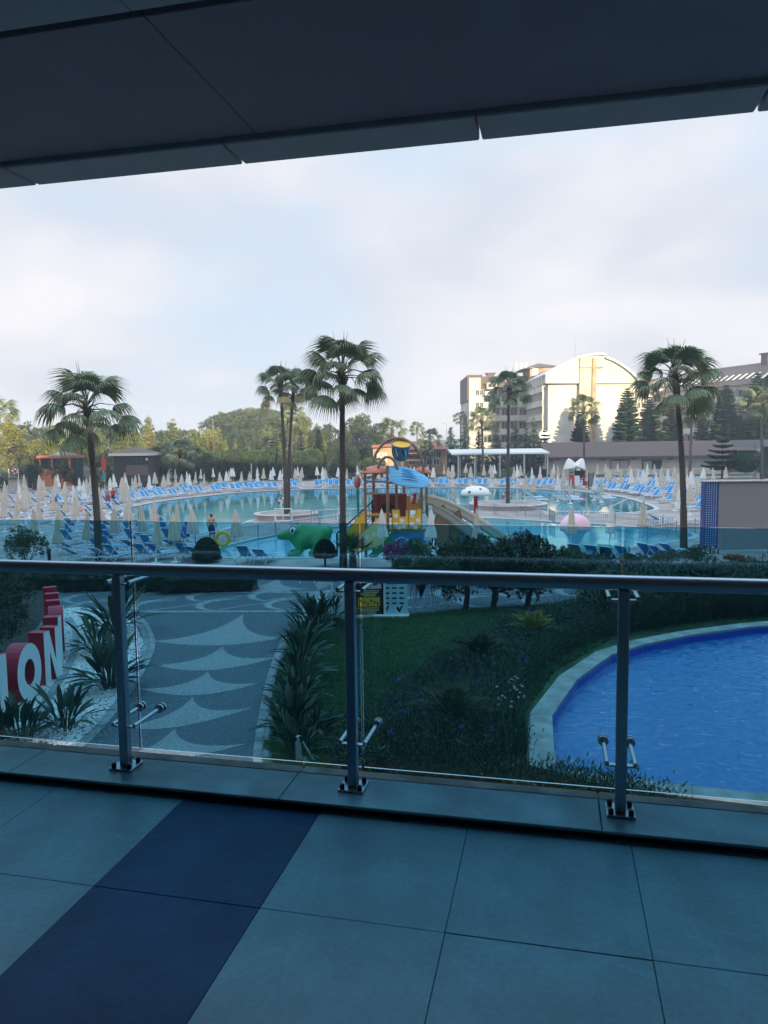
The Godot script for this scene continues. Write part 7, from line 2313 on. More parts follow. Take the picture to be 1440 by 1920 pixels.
	var hole := Shape.new(); hole.lathe([Vector2(0.0, 0.01), Vector2(0.36, 0.012), Vector2(0.42, 0.03), Vector2(0.44, 0.0)], 24, Vector3(-0.42, 2.1, -0.6), 0.0, 1, Basis(Vector3.RIGHT, PI / 2))
	part("tunnel_mouth", hole, "black_print", t)
	# -- flowered castle panels in front
	for q in [[-0.20, 0.66, 1.16], [0.66, 1.36, 1.10]]:
		var x0: float = q[0]; var x1: float = q[1]
		var w := x1 - x0
		var pp := poly([Vector2(0, 0), Vector2(w, 0), Vector2(w, 0.98), Vector2(w * 0.86, 1.02), Vector2(w * 0.84, 0.68), Vector2(w * 0.5, 0.66), Vector2(w * 0.46, 1.02), Vector2(0, 1.04)]) if x0 < 0 else poly([Vector2(0, 0), Vector2(w, 0), Vector2(w, 1.06), Vector2(w * 0.6, 1.06), Vector2(w * 0.58, 0.74), Vector2(w * 0.12, 0.72), Vector2(w * 0.1, 0.98), Vector2(0, 0.96)])
		var xf := Transform3D(Basis(Vector3.UP, 0.06), Vector3(x0, 1.24, q[2]))
		var s := Shape.new(); s.plate(pp, 0.0, 0.07, xf)
		var o := part("flower_panel", s, "yellow", t)
		var fl := Shape.new()
		for c in [Vector2(0.2, 0.25), Vector2(0.52, 0.45), Vector2(0.2, 0.72), Vector2(0.62, 0.14), Vector2(0.38, 0.08)]:
			if c.x < w - 0.12: fl.plate(flower(c, 0.155), 0.071, 0.079, xf)
		part("flowers", fl, "white_print", o)
		var ed := Shape.new()
		for k in pp.size():
			var a := pp[k]; var b := pp[(k + 1) % pp.size()]
			ed.tube([xf * Vector3(a.x, a.y, 0.05), xf * Vector3(b.x, b.y, 0.05)], 0.032, 6)
		part("panel_edge", ed, "brown_paint", o)
	# -- turret with merlons and a red lobster
	var tp := poly([Vector2(0, 0), Vector2(0.92, 0), Vector2(0.92, 0.8), Vector2(0.72, 0.8), Vector2(0.72, 0.62), Vector2(0.55, 0.62), Vector2(0.55, 0.8), Vector2(0.36, 0.8), Vector2(0.36, 0.62), Vector2(0.2, 0.62), Vector2(0.2, 0.8), Vector2(0, 0.8)])
	var tu := Shape.new(); tu.plate(tp, 0, 0.10, Transform3D(Basis.IDENTITY, Vector3(0.62, 2.12, -0.25)))
	var to := part("turret", tu, "castle_orange", t)
	var wl := Shape.new(); wl.box(Vector3(1.02, 2.62, -0.14), Vector3(0.42, 0.2, 0.03))
	part("turret_band", wl, "white_print", to)
	var lo := Shape.new(); lo.ball(Vector3(1.04, 2.78, -0.08), Vector3(0.09, 0.34, 0.06), 12, Basis(Vector3.BACK, -0.15)); lo.ball(Vector3(1.0, 2.55, -0.06), Vector3(0.14, 0.07, 0.05), 10)
	lo.bar(Vector3(1.0, 2.9, -0.08), Vector3(0.86, 3.02, -0.06), 0.05); lo.bar(Vector3(1.1, 2.9, -0.08), Vector3(1.2, 3.05, -0.06), 0.05)
	part("lobster", lo, "red", to)
	# -- stairs on the left with yellow and flowered sides
	for q in [[Vector3(-2.15, 0.75, 1.2), poly([Vector2(-0.55, -0.2), Vector2(0.52, -0.2), Vector2(0.52, 1.42), Vector2(0.32, 1.30), Vector2(-0.55, 0.25)]), "yellow"], [Vector3(-1.35, 0.55, 1.55), poly([Vector2(-0.7, -0.5), Vector2(0.84, 0.0), Vector2(0.84, 1.6), Vector2(0.62, 1.5), Vector2(-0.7, 0.3)]), "pale_yellow"]]:
		var s := Shape.new(); s.plate(q[1], 0, 0.06, Transform3D(Basis.IDENTITY, q[0]))
		var o := part("stair_side", s, q[2], t)
		var ed := Shape.new(); var pp: PackedVector2Array = q[1]
		for k in pp.size(): ed.tube([q[0] + Vector3(pp[k].x, pp[k].y, 0.03), q[0] + Vector3(pp[(k + 1) % pp.size()].x, pp[(k + 1) % pp.size()].y, 0.03)], 0.035, 6)
		part("side_edge", ed, "terracotta", o)
		if q[2] == "pale_yellow":
			var fl := Shape.new()
			for c in [Vector2(-0.2, 0.3), Vector2(0.2, 0.5), Vector2(0.5, 0.9), Vector2(0.55, 0.35), Vector2(-0.45, 0.0)]: fl.plate(flower(c, 0.16), 0.061, 0.069, Transform3D(Basis.IDENTITY, q[0]))
			part("flowers", fl, "white_print", o)
	for k in 6:
		var s := Shape.new(); s.box(Vector3(-2.35 + k * 0.27, 0.05 + k * 0.21, 1.36), Vector3(0.3, 0.05, 0.32), Basis.IDENTITY, 0.01)
		part("step", s, "castle_orange", t)
	var gs := Shape.new(); gs.plate(poly([Vector2(-2.3, -1.3), Vector2(-0.3, 0.3), Vector2(-0.3, 1.0), Vector2(-0.75, 0.4), Vector2(-2.3, -0.9)]), 0, 0.08, Transform3D(Basis.IDENTITY, Vector3(0.1, 0.25, 1.75)))
	part("green_chute_side", gs, "leaf_green_paint", t)
	# -- blue wave panels below the deck
	for q in [[-0.28, 1.5, 0.95], [2.5, 4.0, 0.5]]:
		var x0: float = q[0]; var w: float = q[1] - q[0]
		var xf := Transform3D(Basis.IDENTITY, Vector3(x0, -0.2, q[2]))
		var s := Shape.new(); s.plate(poly([Vector2(0, 0), Vector2(w, 0), Vector2(w, 1.30), Vector2(0, 1.30)]), 0, 0.06, xf)
		var o := part("wave_panel", s, "mid_blue", t)
		var wv := Shape.new()
		for c in [[Vector2(0.55, 0.62), 0.40, 0.8, 0.085, 0.4], [Vector2(1.15, 0.6), 0.42, 0.85, 0.085, 2.2], [Vector2(0.9, 0.3), 0.22, 0.8, 0.05, 3.4]]:
			wv.plate(curl(c[0], c[1], c[2], c[3], c[4]), 0.061, 0.07, xf)
		part("wave_print", wv, "pale_blue", o)
	# -- three standing surfboards
	for q in [[1.66, 0.9, 1.62, 0.40, "pale_blue", 0.10], [2.42, 0.75, 1.9, 0.44, "brown_paint", -0.02], [3.02, 0.65, 1.7, 0.38, "brown_paint", -0.16]]:
		var pp := PackedVector2Array()
		var hgt: float = q[2]; var hw: float = q[3]
		for k in 13: pp.append(Vector2(hw * sin(PI * pow(k / 12.0, 0.8) * 0.93 + 0.2 * (1.0 - k / 12.0)), 2.35 * k / 12.0 * hgt / 1.9))
		for k in range(11, -1, -1): pp.append(Vector2(-hw * sin(PI * pow(k / 12.0, 0.8) * 0.93 + 0.2 * (1.0 - k / 12.0)), 2.35 * k / 12.0 * hgt / 1.9))
		var xf := Transform3D(Basis(Vector3.BACK, q[5]), Vector3(q[0], 0.12, q[1]))
		var s := Shape.new(); s.plate(pp, 0, 0.07, xf)
		var o := part("surfboard", s, q[4], t)
		var ed := Shape.new()
		for k in pp.size(): ed.tube([xf * Vector3(pp[k].x, pp[k].y, 0.05), xf * Vector3(pp[(k + 1) % pp.size()].x, pp[(k + 1) % pp.size()].y, 0.05)], 0.025, 5)
		part("board_edge", ed, "black_print", o)
		if q[4] == "pale_blue":
			var wv := Shape.new()
			wv.plate(poly([Vector2(-0.33, 0.3), Vector2(-0.05, 0.4), Vector2(-0.2, 0.8), Vector2(0.0, 1.1), Vector2(-0.28, 0.95), Vector2(-0.39, 0.7)]), 0.071, 0.078, xf)
			wv.plate(poly([Vector2(0.36, 0.4), Vector2(0.1, 0.7), Vector2(0.25, 1.0), Vector2(0.08, 1.3), Vector2(0.34, 1.2), Vector2(0.41, 0.8)]), 0.071, 0.078, xf)
			part("flame_print", wv, "mid_blue", o)
	# -- long slide to the right: two troughs
	var tr := func(called: String, path: Array, w: float, m: String) -> void:
		var s := Shape.new()
		var sec := [Vector2(-1, 0.55), Vector2(-0.92, 0.1), Vector2(-0.6, -0.1), Vector2(0, -0.16), Vector2(0.6, -0.1), Vector2(0.92, 0.1), Vector2(1, 0.55)]
		var rows := []
		for k in path.size():
			var a: Vector3 = path[maxi(k - 1, 0)]; var b: Vector3 = path[mini(k + 1, path.size() - 1)]
			var d := (b - a).normalized(); var x := d.cross(Vector3.UP).normalized(); var y := x.cross(d)
			var row := []
			for q in sec: row.append((path[k] as Vector3) + x * q.x * w + y * q.y * 0.6)
			rows.append(row)
		for k in rows.size() - 1:
			for q in sec.size() - 1:
				s.quad(rows[k][q], rows[k][q + 1], rows[k + 1][q + 1], rows[k + 1][q])
				var dn := Vector3(0, -0.07, 0)
				s.quad(rows[k + 1][q] + dn, rows[k + 1][q + 1] + dn, rows[k][q + 1] + dn, rows[k][q] + dn)
			for q in [0, sec.size() - 1]: s.bar(rows[k][q], rows[k + 1][q], 0.09)
		part(called, s, m, t)
	var pa := []; var pb := []
	for k in 15:
		var u := k / 14.0
		pa.append(Vector3(1.75 + 5.4 * u, 2.55 - 2.75 * (u * u * (3 - 2 * u) * 0.6 + u * 0.4) + 0.15 * sin(PI * u), -0.35 + 0.5 * u))
		pb.append(Vector3(1.9 + 3.6 * u, 2.2 - 2.3 * (u * u * (3 - 2 * u) * 0.5 + u * 0.5), 0.55 + 0.3 * u))
	tr.call("slide", pa, 0.42, "slide_beige")
	tr.call("slide", pb, 0.36, "slide_grey")
	# -- rope net from the left up to the tunnel
	var nt := Shape.new()
	var n0 := Vector3(-3.2, 0.9, 0.0); var n1 := Vector3(-1.25, 2.6, -0.4)
	var dz := Vector3(0.25, -0.95, 0.15)
	for k in 9: nt.tube([n0.lerp(n1, k / 8.0), n0.lerp(n1, k / 8.0) + dz], 0.012, 4)
	for k in 6: nt.tube([n0 + dz * k / 5.0, n1 + dz * k / 5.0], 0.012 if k > 0 else 0.045, 5)
	for k in 8: nt.tube([n0.lerp(n1, k / 8.0), n0.lerp(n1, (k + 1) / 8.0) + dz], 0.008, 4)
	part("rope_net", nt, "black_metal", t)
	var nf := Shape.new()
	nf.tube([n1 + Vector3(0, 0.1, 0), Vector3(n1.x, -0.3, n1.z)], 0.05, 8); nf.tube([n0, Vector3(n0.x, -0.3, n0.z)], 0.05, 8)
	part("net_post", nf, "black_metal", t)
	# -- red drop lamp on a green stem at the left
	var lp := thing("red_drop", "red drop shaped sprayer on a green stem left of the slide tower", "water feature", at + Vector3(-2.05, 0, -0.2))
	var ls := Shape.new(); ls.tube([Vector3(0, -0.3, 0), Vector3(0.02, 2.0, 0), Vector3(0.0, 3.3, 0)], [0.05, 0.06, 0.10], 8)
	part("stem", ls, "teal_paint", lp)
	var ld := Shape.new(); ld.ball(Vector3(0, 3.68, 0), Vector3(0.19, 0.36, 0.19), 16)
	part("drop", ld, "terracotta", lp)



# ------------------------------------------------ sun loungers and parasols
# the foot end of a lounger points to -z
func lounger_frame(st: Shape, w: float, r: float, sides: int) -> void:
	for x in [-w / 2, w / 2]:
		st.tube([Vector3(x, 0.36, -0.98), Vector3(x, 0.34, 0.95)], r, sides)
	st.tube([Vector3(-w / 2, 0.36, -0.98), Vector3(w / 2, 0.36, -0.98)], r, sides)
	st.tube([Vector3(-w / 2, 0.34, 0.95), Vector3(w / 2, 0.34, 0.95)], r, sides)

func lounger_legs(st: Shape, w: float, r: float, sides: int, front: bool) -> void:
	for x in [-w / 2, w / 2]:
		if front: st.tube([Vector3(x, 0.35, -0.82), Vector3(x, 0.02, -0.58), Vector3(x, 0.35, -0.30)], r, sides)
		else: st.tube([Vector3(x, 0.35, 0.32), Vector3(x, 0.02, 0.62), Vector3(x, 0.35, 0.90)], r, sides)

func back_basis(tilt: float) -> Basis:
	return Basis(Vector3.RIGHT, -tilt)

func sling(st: Shape, a: Vector3, b: Vector3, w: float, sag: float) -> void:
	var n := 6
	for k in n:
		var u := k / float(n); var v := (k + 1) / float(n)
		var p := a.lerp(b, u) - Vector3(0, sag * sin(PI * u), 0); var q := a.lerp(b, v) - Vector3(0, sag * sin(PI * v), 0)
		var h := Vector3(w / 2, 0, 0)
		st.quad(p - h, p + h, q + h, q - h) if (b - a).z < 0 else st.quad(q - h, q + h, p + h, p - h)
		var dn := Vector3(0, -0.012, 0)
		st.quad(q - h + dn, q + h + dn, p + h + dn, p - h + dn) if (b - a).z < 0 else st.quad(p - h + dn, p + h + dn, q + h + dn, q - h + dn)

func back_end(tilt: float, w: float) -> Vector3:
	return Vector3(0, 0.38 + 0.78 * sin(tilt), 0.22 + 0.78 * cos(tilt))

func near_lounger(tilt: float) -> Node3D:
	var t := Node3D.new()
	var w := 0.64
	var f := Shape.new(); lounger_frame(f, w, 0.022, 8)
	part("frame", f, "lounger_white", t)
	for fr in [true, false]:
		var l := Shape.new(); lounger_legs(l, w - 0.03, 0.02, 8, fr)
		part("leg", l, "lounger_white", t)
	var s := Shape.new(); sling(s, Vector3(0, 0.375, 0.20), Vector3(0, 0.375, -0.93), w - 0.10, 0.02)
	part("seat", s, "sling_blue", t)
	var e := back_end(tilt, w)
	var b := Shape.new(); sling(b, Vector3(0, 0.385, 0.22), e, w - 0.12, -0.01)
	var bb := part("backrest", b, "sling_blue", t)
	var bf := Shape.new()
	for x in [-w / 2 + 0.03, w / 2 - 0.03]: bf.tube([Vector3(x, 0.37, 0.2), Vector3(x, e.y + 0.01, e.z)], 0.02, 8)
	bf.tube([Vector3(-w / 2 + 0.03, e.y + 0.01, e.z), Vector3(w / 2 - 0.03, e.y + 0.01, e.z)], 0.02, 8)
	part("backrest_frame", bf, "lounger_white", bb)
	var st := Shape.new()
	for x in [-0.09, 0.09]: 
		var m := Shape.new(); sling(m, Vector3(x, 0.387, 0.2), Vector3(x, 0.387, -0.92), 0.035, 0.02); st.add(m, Transform3D.IDENTITY)
	part("white_stripe", st, "white_cloth", t)
	var sp := Shape.new()
	for x in [-w / 2 + 0.03, w / 2 - 0.03]: sp.tube([Vector3(x, lerpf(0.38, e.y, 0.6), lerpf(0.22, e.z, 0.6)), Vector3(x, 0.35, 0.78)], 0.012, 6)
	part("prop", sp, "lounger_white", t)
	return t

func far_lounger(tilt: float) -> ArrayMesh:
	var f := Shape.new(); lounger_frame(f, 0.64, 0.026, 4); lounger_legs(f, 0.61, 0.024, 4, true); lounger_legs(f, 0.61, 0.024, 4, false)
	var e := back_end(tilt, 0.64)
	for x in [-0.29, 0.29]: f.tube([Vector3(x, 0.37, 0.2), e + Vector3(x, 0.01, 0)], 0.026, 4)
	f.tube([e + Vector3(-0.29, 0.01, 0), e + Vector3(0.29, 0.01, 0)], 0.026, 4)
	var m := f.mesh(M["lounger_white"])
	var s := Shape.new()
	sling(s, Vector3(0, 0.375, 0.20), Vector3(0, 0.375, -0.93), 0.56, 0.02); sling(s, Vector3(0, 0.385, 0.22), e, 0.52, -0.01)
	return s.mesh(M["sling_blue"], false, m)

func parasol(k: int, white: bool) -> Node3D:
	var t := Node3D.new()
	var p := Shape.new(); p.tube([Vector3(0, 0, 0), Vector3(0, 2.42, 0)], 0.024, 8)
	part("pole", p, "white_paint", t)
	var b := Shape.new(); b.lathe([Vector2(0.24, 0.0), Vector2(0.24, 0.05), Vector2(0.06, 0.07), Vector2(0.05, 0.26), Vector2(0, 0.26)], 14)
	part("base", b, "lounger_white", t)
	var c := Shape.new()
	var w := [0.25, 0.29, 0.22][k] as float; var lo := [1.02, 1.08, 0.95][k] as float
	c.lathe([Vector2(w * 0.6, lo + 0.02), Vector2(w, lo), Vector2(w * 1.02, lo + 0.05), Vector2(w * 0.84, lo + 0.4), Vector2(w * [0.55, 0.72, 0.5][k], lo + 0.62), Vector2(w * 0.5, lo + 0.9), Vector2(w * 0.22, 2.36), Vector2(0.02, 2.42)], 48, Vector3.ZERO, 0.20, 8)
	part("canopy", c, "parasol_white" if white else "parasol_cream", t)
	var n := Shape.new(); n.tube([Vector3(0, 2.40, 0), Vector3(0, 2.50, 0)], [0.03, 0.012], 8)
	part("finial", n, "white_paint", t)
	if k != 1:
		var tie := Shape.new(); tie.lathe([Vector2(w * 0.64, lo + 0.56), Vector2(w * 0.66, lo + 0.62)], 24)
		part("tie", tie, "parasol_cream", t)
	return t

var lounger_kinds := []
var parasol_kinds := []
var lounger_count := {}

func put_copy(src: Node3D, called: String, label: String, category: String, at: Vector3, turn: float, group: String) -> Node3D:
	var r: Node3D = src.duplicate()
	r.name = numbered(called); add_child(r)
	r.position = at; r.rotation.y = turn
	if category == "parasol":
		r.rotation.x = rng.randf_range(-0.06, 0.06); r.rotation.z = rng.randf_range(-0.06, 0.06)
	return tag(r, label, category, group)

# place in the picture from left to right, told by the nearest landmark
func side_words(p: Vector3) -> String:
	var ang := p.x / -p.z
	var marks := [[-0.497, "the left edge"], [-0.385, "the left palm"], [-0.335, "the timber kiosk"], [-0.276, "the short palm"], [-0.177, "the flag pole"], [-0.134, "the island palm"], [-0.056, "the centre palm"], [0.018, "the slide tower"], [0.06, "the surfboards"], [0.123, "the mushroom shower"], [0.166, "the lifebuoy palm"], [0.235, "the lit stripe palm"], [0.258, "the lifeguard stand"], [0.315, "the red framed window"], [0.36, "the half open window"], [0.398, "the right palm"], [0.44, "the mosaic screen"]]
	var best: Array = marks[0]
	for m in marks:
		if absf(m[0] - ang) < absf(best[0] - ang): best = m
	var d: float = (ang - best[0]) * 1400.0
	if absf(d) < 7.0: return "in line with " + best[1]
	return ("just " if absf(d) < 22.0 else "") + ("right" if d > 0 else "left") + " of " + best[1]

# labels that come out alike get an order among themselves, left to right
var pending := []
func later(o: Node3D, text: String) -> void:
	pending.append([o, text])

func settle_labels() -> void:
	var by := {}
	for q in pending:
		if not by.has(q[1]): by[q[1]] = []
		by[q[1]].append(q[0])
	for text in by:
		var l: Array = by[text]
		l.sort_custom(func(a, b): return a.position.x / -a.position.z < b.position.x / -b.position.z)
		for k in l.size():
			var w: String = text
			if l.size() > 1: w += ", " + (["left one", "right one"][k] if l.size() == 2 else ordinal(k) + " from left")
			l[k].set_meta("label", w)

func build_pool_furniture() -> void:
	for q in [0.55, 0.8, 0.95]:
		lounger_kinds.append(near_lounger(q))
	var far_meshes := [far_lounger(0.75), far_lounger(0.95)]
	for w in [false, true]:
		for k in 3: parasol_kinds.append(parasol(k, w))
	var mp := main_pool()
	# rows along the far edge of the big pool: offset outward, in pairs
	var edge := PackedVector2Array()
	for q in smooth([Vector2(-24.35, -73.61), Vector2(-23.15, -80.92), Vector2(-20.15, -88.11), Vector2(-17.27, -93.03), Vector2(-11.1, -97.32), Vector2(-5.6, -98.56), Vector2(1.45, -98.9), Vector2(9.14, -97.87), Vector2(15.05, -95.41), Vector2(21.2, -89.66), Vector2(23.53, -84.22), Vector2(24.6, -77.13), Vector2(24.12, -69.38)], 6, false): edge.append(q)
	for row in 3:
		var off := 3.0 + 3.3 * row
		var s := 0.4 + 1.1 * row; var run := 0.0; var i := 0; var n := 0
		while i < edge.size() - 1:
			var a := edge[i]; var b := edge[i + 1]; var L := a.distance_to(b)
			if s > run + L: run += L; i += 1; continue
			var p := a.lerp(b, (s - run) / L); var d := (b - a).normalized()
			var out := Vector2(d.y, -d.x)
			if out.y > 0: out = -out
			var c := p + out * off
			var toward := -out
			var turn := atan2(-toward.x, -toward.y) + rng.randf_range(-0.06, 0.06)
			var ang := c.x / -c.y
			if not (ang > 0.243 and ang < 0.272 and row == 0):
				for k in 2:
					if rng.randf() < 0.06: continue
					var q := c + d * (0.80 * (k - 0.5)) + out * rng.randf_range(-0.1, 0.1)
					var at := Vector3(q.x, 0, q.y)
					var o := MeshInstance3D.new(); o.mesh = far_meshes[rng.randi() % 2]
					o.name = numbered("sun_lounger"); add_child(o)
					o.position = at; o.rotation.y = turn + rng.randf_range(-0.05, 0.05)
					tag(o, "", "sun lounger", "blue loungers round the big pool")
					later(o, "blue lounger, " + ["front", "middle", "back"][row] + " row behind pool, " + side_words(at))
			# parasols stand between the pairs
			if row == 2 and ang > 0.22: s += 3.4; continue
			var pq := c + d * (1.18 + rng.randf_range(-0.15, 0.15)) + out * (0.7 + rng.randf_range(-0.3, 0.5))
			var pos := Vector3(pq.x, 0, pq.y)
			var pk := put_copy(parasol_kinds[rng.randi() % 3 + (3 if rng.randf() < 0.3 else 0)], "parasol", "", "parasol", pos, rng.randf() * TAU, "closed parasols round the big pool")
			pk.scale = Vector3.ONE * rng.randf_range(0.96, 1.1)
			later(pk, "closed parasol, " + ["front", "middle", "back"][row] + " row behind pool, " + side_words(pos))
			n += 1; s += [2.35, 2.5, 3.4][row]
	# extra parasols in a loose third row
	for k in 34:
		var ang := lerpf(-0.30, 0.36, (k + rng.randf()) / 34.0)
		if ang > 0.20 and k % 3: continue
		var z := -117.0 + rng.randf_range(-1.5, 2.0) + 22.0 * maxf(0.0, absf(ang - 0.02) - 0.12)
		var pos := Vector3(ang * -z, 0, z)
		var pk := put_copy(parasol_kinds[rng.randi() % 6], "parasol", "", "parasol", pos, rng.randf() * TAU, "closed parasols round the big pool")
		later(pk, "closed parasol behind all loungers, " + side_words(pos))
	# left terrace: rows that run away from the pool's left tip
	for r in 6:
		var z0 := [-92.0, -84.5, -77.0, -70.5, -64.5, -59.0][r] as float
		for k in 7:
			var x := z0 * 0.345 - 1.0 - k * 1.75 + 0.4 * (r % 2)
			if x / -z0 < -0.56: continue
			if x / -z0 > -0.31 and r > 3: continue
			var at := Vector3(x + rng.randf_range(-0.15, 0.15), 0, z0 + k * 0.55 + rng.randf_range(-0.2, 0.2))
			var o := MeshInstance3D.new(); o.mesh = far_meshes[rng.randi() % 2]
			o.name = numbered("sun_lounger"); add_child(o)
			o.position = at; o.rotation.y = -0.75 + rng.randf_range(-0.1, 0.1)
			tag(o, "", "sun lounger", "blue loungers on the left terrace")
			later(o, "blue lounger, left terrace " + ["farthest", "second", "third", "fourth", "fifth", "nearest"][r] + " row, " + side_words(at))
			if k % 2 == 0 or rng.randf() < 0.3:
				var pos := at + Vector3(0.9, 0, 0.6)
				var pk := put_copy(parasol_kinds[rng.randi() % 3 + (3 if rng.randf() < 0.15 else 0)], "parasol", "", "parasol", pos, rng.randf() * TAU, "closed parasols on the left terrace")
				pk.scale = Vector3.ONE * rng.randf_range(0.98, 1.12)
				later(pk, "closed cream parasol, left terrace " + ["farthest", "second", "third", "fourth", "fifth", "nearest"][r] + " row, " + side_words(pos))
	# left front: near loungers seen from behind
	var near_rows := [[-37.6, -15.6, 12, "front"], [-40.6, -17.0, 11, "second"], [-44.0, -18.5, 9, "third"], [-47.8, -20.0, 8, "fourth"], [-52.0, -21.6, 7, "fifth"]]
	for r in near_rows.size():
		var q: Array = near_rows[r]
		for k in q[2]:
			var x: float = q[1] + k * [1.05, 1.05, 1.12, 1.15, 1.2][r] + (0.35 if k % 2 else 0.0)
			var z: float = q[0]
			if x / -z < -0.50 or (x / -z > [-0.232, -0.245, -0.25, -0.27, -0.285][r]): continue
			var at := Vector3(x + rng.randf_range(-0.08, 0.08), 0, z + rng.randf_range(-0.2, 0.2))
			if absf(at.x + 14.69) < 0.55 and r == 0: continue
			var o := put_copy(lounger_kinds[rng.randi() % 3], "sun_lounger", "", "sun lounger", at, -0.45 + rng.randf_range(-0.12, 0.12), "blue loungers on the near terrace")
			later(o, "white framed lounger, " + q[3] + " near row, " + side_words(at))
	for q in [[287, 1058], [325, 1056], [360, 1040], [443, 1046], [102, 1056], [155, 1046], [215, 1036], [330, 1026], [265, 1030], [60, 1036], [110, 1022], [25, 1012], [183, 1010], [238, 1008], [5, 998], [70, 1000], [140, 996], [35, 985], [120, 984], [285, 1008]]:
		var z: float = -5.7 * 1400.0 / (q[1] - 834.0 + (q[0] - 720.0) * 0.0122)
		var pos := Vector3((q[0] - 720.0) / 1400.0 * -z, 0, z)
		var pk := put_copy(parasol_kinds[rng.randi() % 3], "parasol", "", "parasol", pos, rng.randf() * TAU, "closed parasols on the near terrace")
		later(pk, "closed cream parasol among near loungers, " + side_words(pos))
	# front edge, left of the frog: two seen from behind; right: towel covered ones
	for q in [[462, 1057, 2.9], [492, 1057, 2.9], [1155, 1062, -0.9], [1182, 1060, -0.9], [1226, 1055, -1.0], [1246, 1052, -1.0], [1268, 1048, -1.0], [1090, 1060, 2.4], [1122, 1058, 2.4]]:
		var z: float = -5.7 * 1400.0 / (q[1] - 834.0 + (q[0] - 720.0) * 0.0122)
		var at := Vector3((q[0] - 720.0) / 1400.0 * -z, 0, z)
		var o := put_copy(lounger_kinds[rng.randi() % 3], "sun_lounger", "", "sun lounger", at, q[2] + PI if q[2] > 0 else q[2], "blue loungers along the front of the kids pool")
		later(o, "white framed lounger before shallow pool, " + side_words(at))
	# right terrace: four rows that face the pool's right tip
	for r in 5:
		for k in 8:
			var px := 1118.0 + k * 27.0 + r * 26.0
			var py := 913.0 + k * 5.6 - r * 5.5 + maxf(0, k - 4) * 2.0
			if px > 1345 or py < 893: continue
			var z: float = -5.7 * 1400.0 / (py - 834.0 + (px - 720.0) * 0.0122)
			var at := Vector3((px - 720.0) / 1400.0 * -z, 0, z)
			var o := MeshInstance3D.new(); o.mesh = far_meshes[rng.randi() % 2]
			o.name = numbered("sun_lounger"); add_child(o)
			o.position = at; o.rotation.y = PI / 2 + 0.35 + rng.randf_range(-0.08, 0.08)
			tag(o, "", "sun lounger", "blue loungers on the right terrace")
			later(o, "blue lounger, right terrace " + ["front", "second", "third", "fourth", "back"][r] + " row, " + side_words(at))
	for q in [[1180, 905], [1214, 903], [1197, 917], [1240, 908], [1228, 902], [1255, 918], [1265, 910], [1300, 920], [1318, 914], [1312, 950], [1296, 966], [1328, 956], [1340, 915], [1362, 912], [1290, 935], [1268, 958], [1072, 1040], [1145, 1034], [1205, 1020], [895, 1046], [808, 1048], [718, 1046], [1275, 984], [1120, 902], [1085, 898], [1160, 899]]:
		var z: float = -5.7 * 1400.0 / (q[1] - 834.0 + (q[0] - 720.0) * 0.0122)
		var pos := Vector3((q[0] - 720.0) / 1400.0 * -z, 0, z)
		var pk := put_copy(parasol_kinds[rng.randi() % 3 + (3 if rng.randf() < 0.3 else 0)], "parasol", "", "parasol", pos, rng.randf() * TAU, "closed parasols on the right of the pools")
		later(pk, ("closed cream parasol before shallow pool, " if q[1] > 1000 else "closed parasol on right terrace, ") + side_words(pos))
	# loungers with white mats right of the palm
	for q in [[1306, 990, 0.9], [1322, 985, 0.9], [1240, 984, -1.3], [1222, 986, -1.3]]:
		var z: float = -5.7 * 1400.0 / (q[1] - 834.0 + (q[0] - 720.0) * 0.0122)
		var at := Vector3((q[0] - 720.0) / 1400.0 * -z, 0, z)
		var o := put_copy(lounger_kinds[0], "sun_lounger", "", "sun lounger", at, q[2], "loungers beside the right palm")
		later(o, "white framed lounger on near right, " + side_words(at))
	settle_labels()
	for o in lounger_kinds: o.free()
	for o in parasol_kinds: o.free()
	# towels laid over loungers
	for q in [[Vector3(9.2, 0, -34.36), "teal towel spread over a lounger left of the black bollard lamp", "towel_teal"], [Vector3(10.04, 0, -34.6), "teal towel over the lounger beside the black bollard lamp", "towel_teal"], [Vector3(10.75, 0, -34.24), "teal towel over the lounger right of the black bollard lamp", "towel_teal"]]:
		var t := thing("towel", q[1], "towel", q[0] + Vector3(0, 0.42, 0), 2.4)
		var s := Shape.new()
		for k in 8:
			var a0 := -0.5 + k * 0.14; var a1 := a0 + 0.14
			var y0 := 0.02 * sin(k * 2.1) + maxf(0, a0) * 0.75; var y1 := 0.02 * sin(k * 2.1 + 2.1) + maxf(0, a1) * 0.75
			s.quad(Vector3(-0.36, y0, a0), Vector3(-0.36, y1, a1), Vector3(0.36, y1, a1), Vector3(0.36, y0, a0))
			s.quad(Vector3(-0.36, y0, a0), Vector3(-0.38, y0 - 0.3, a0), Vector3(-0.38, y1 - 0.3, a1), Vector3(-0.36, y1, a1))
			s.quad(Vector3(0.36, y1, a1), Vector3(0.38, y1 - 0.3, a1), Vector3(0.38, y0 - 0.3, a0), Vector3(0.36, y0, a0))
		part("cloth", s, q[2], t)
	var rt := thing("towel", "red towel on a lounger in front of the left fan palm", "towel", Vector3(-25.88, 0, -62.76) + Vector3(0, 0.45, 0))
	var rs := Shape.new(); rs.box(Vector3.ZERO, Vector3(0.9, 0.06, 0.5), Basis(Vector3.RIGHT, 0.2), 0.02)
	part("cloth", rs, "towel_red", rt)
	lifeguard_stand()
	flags()

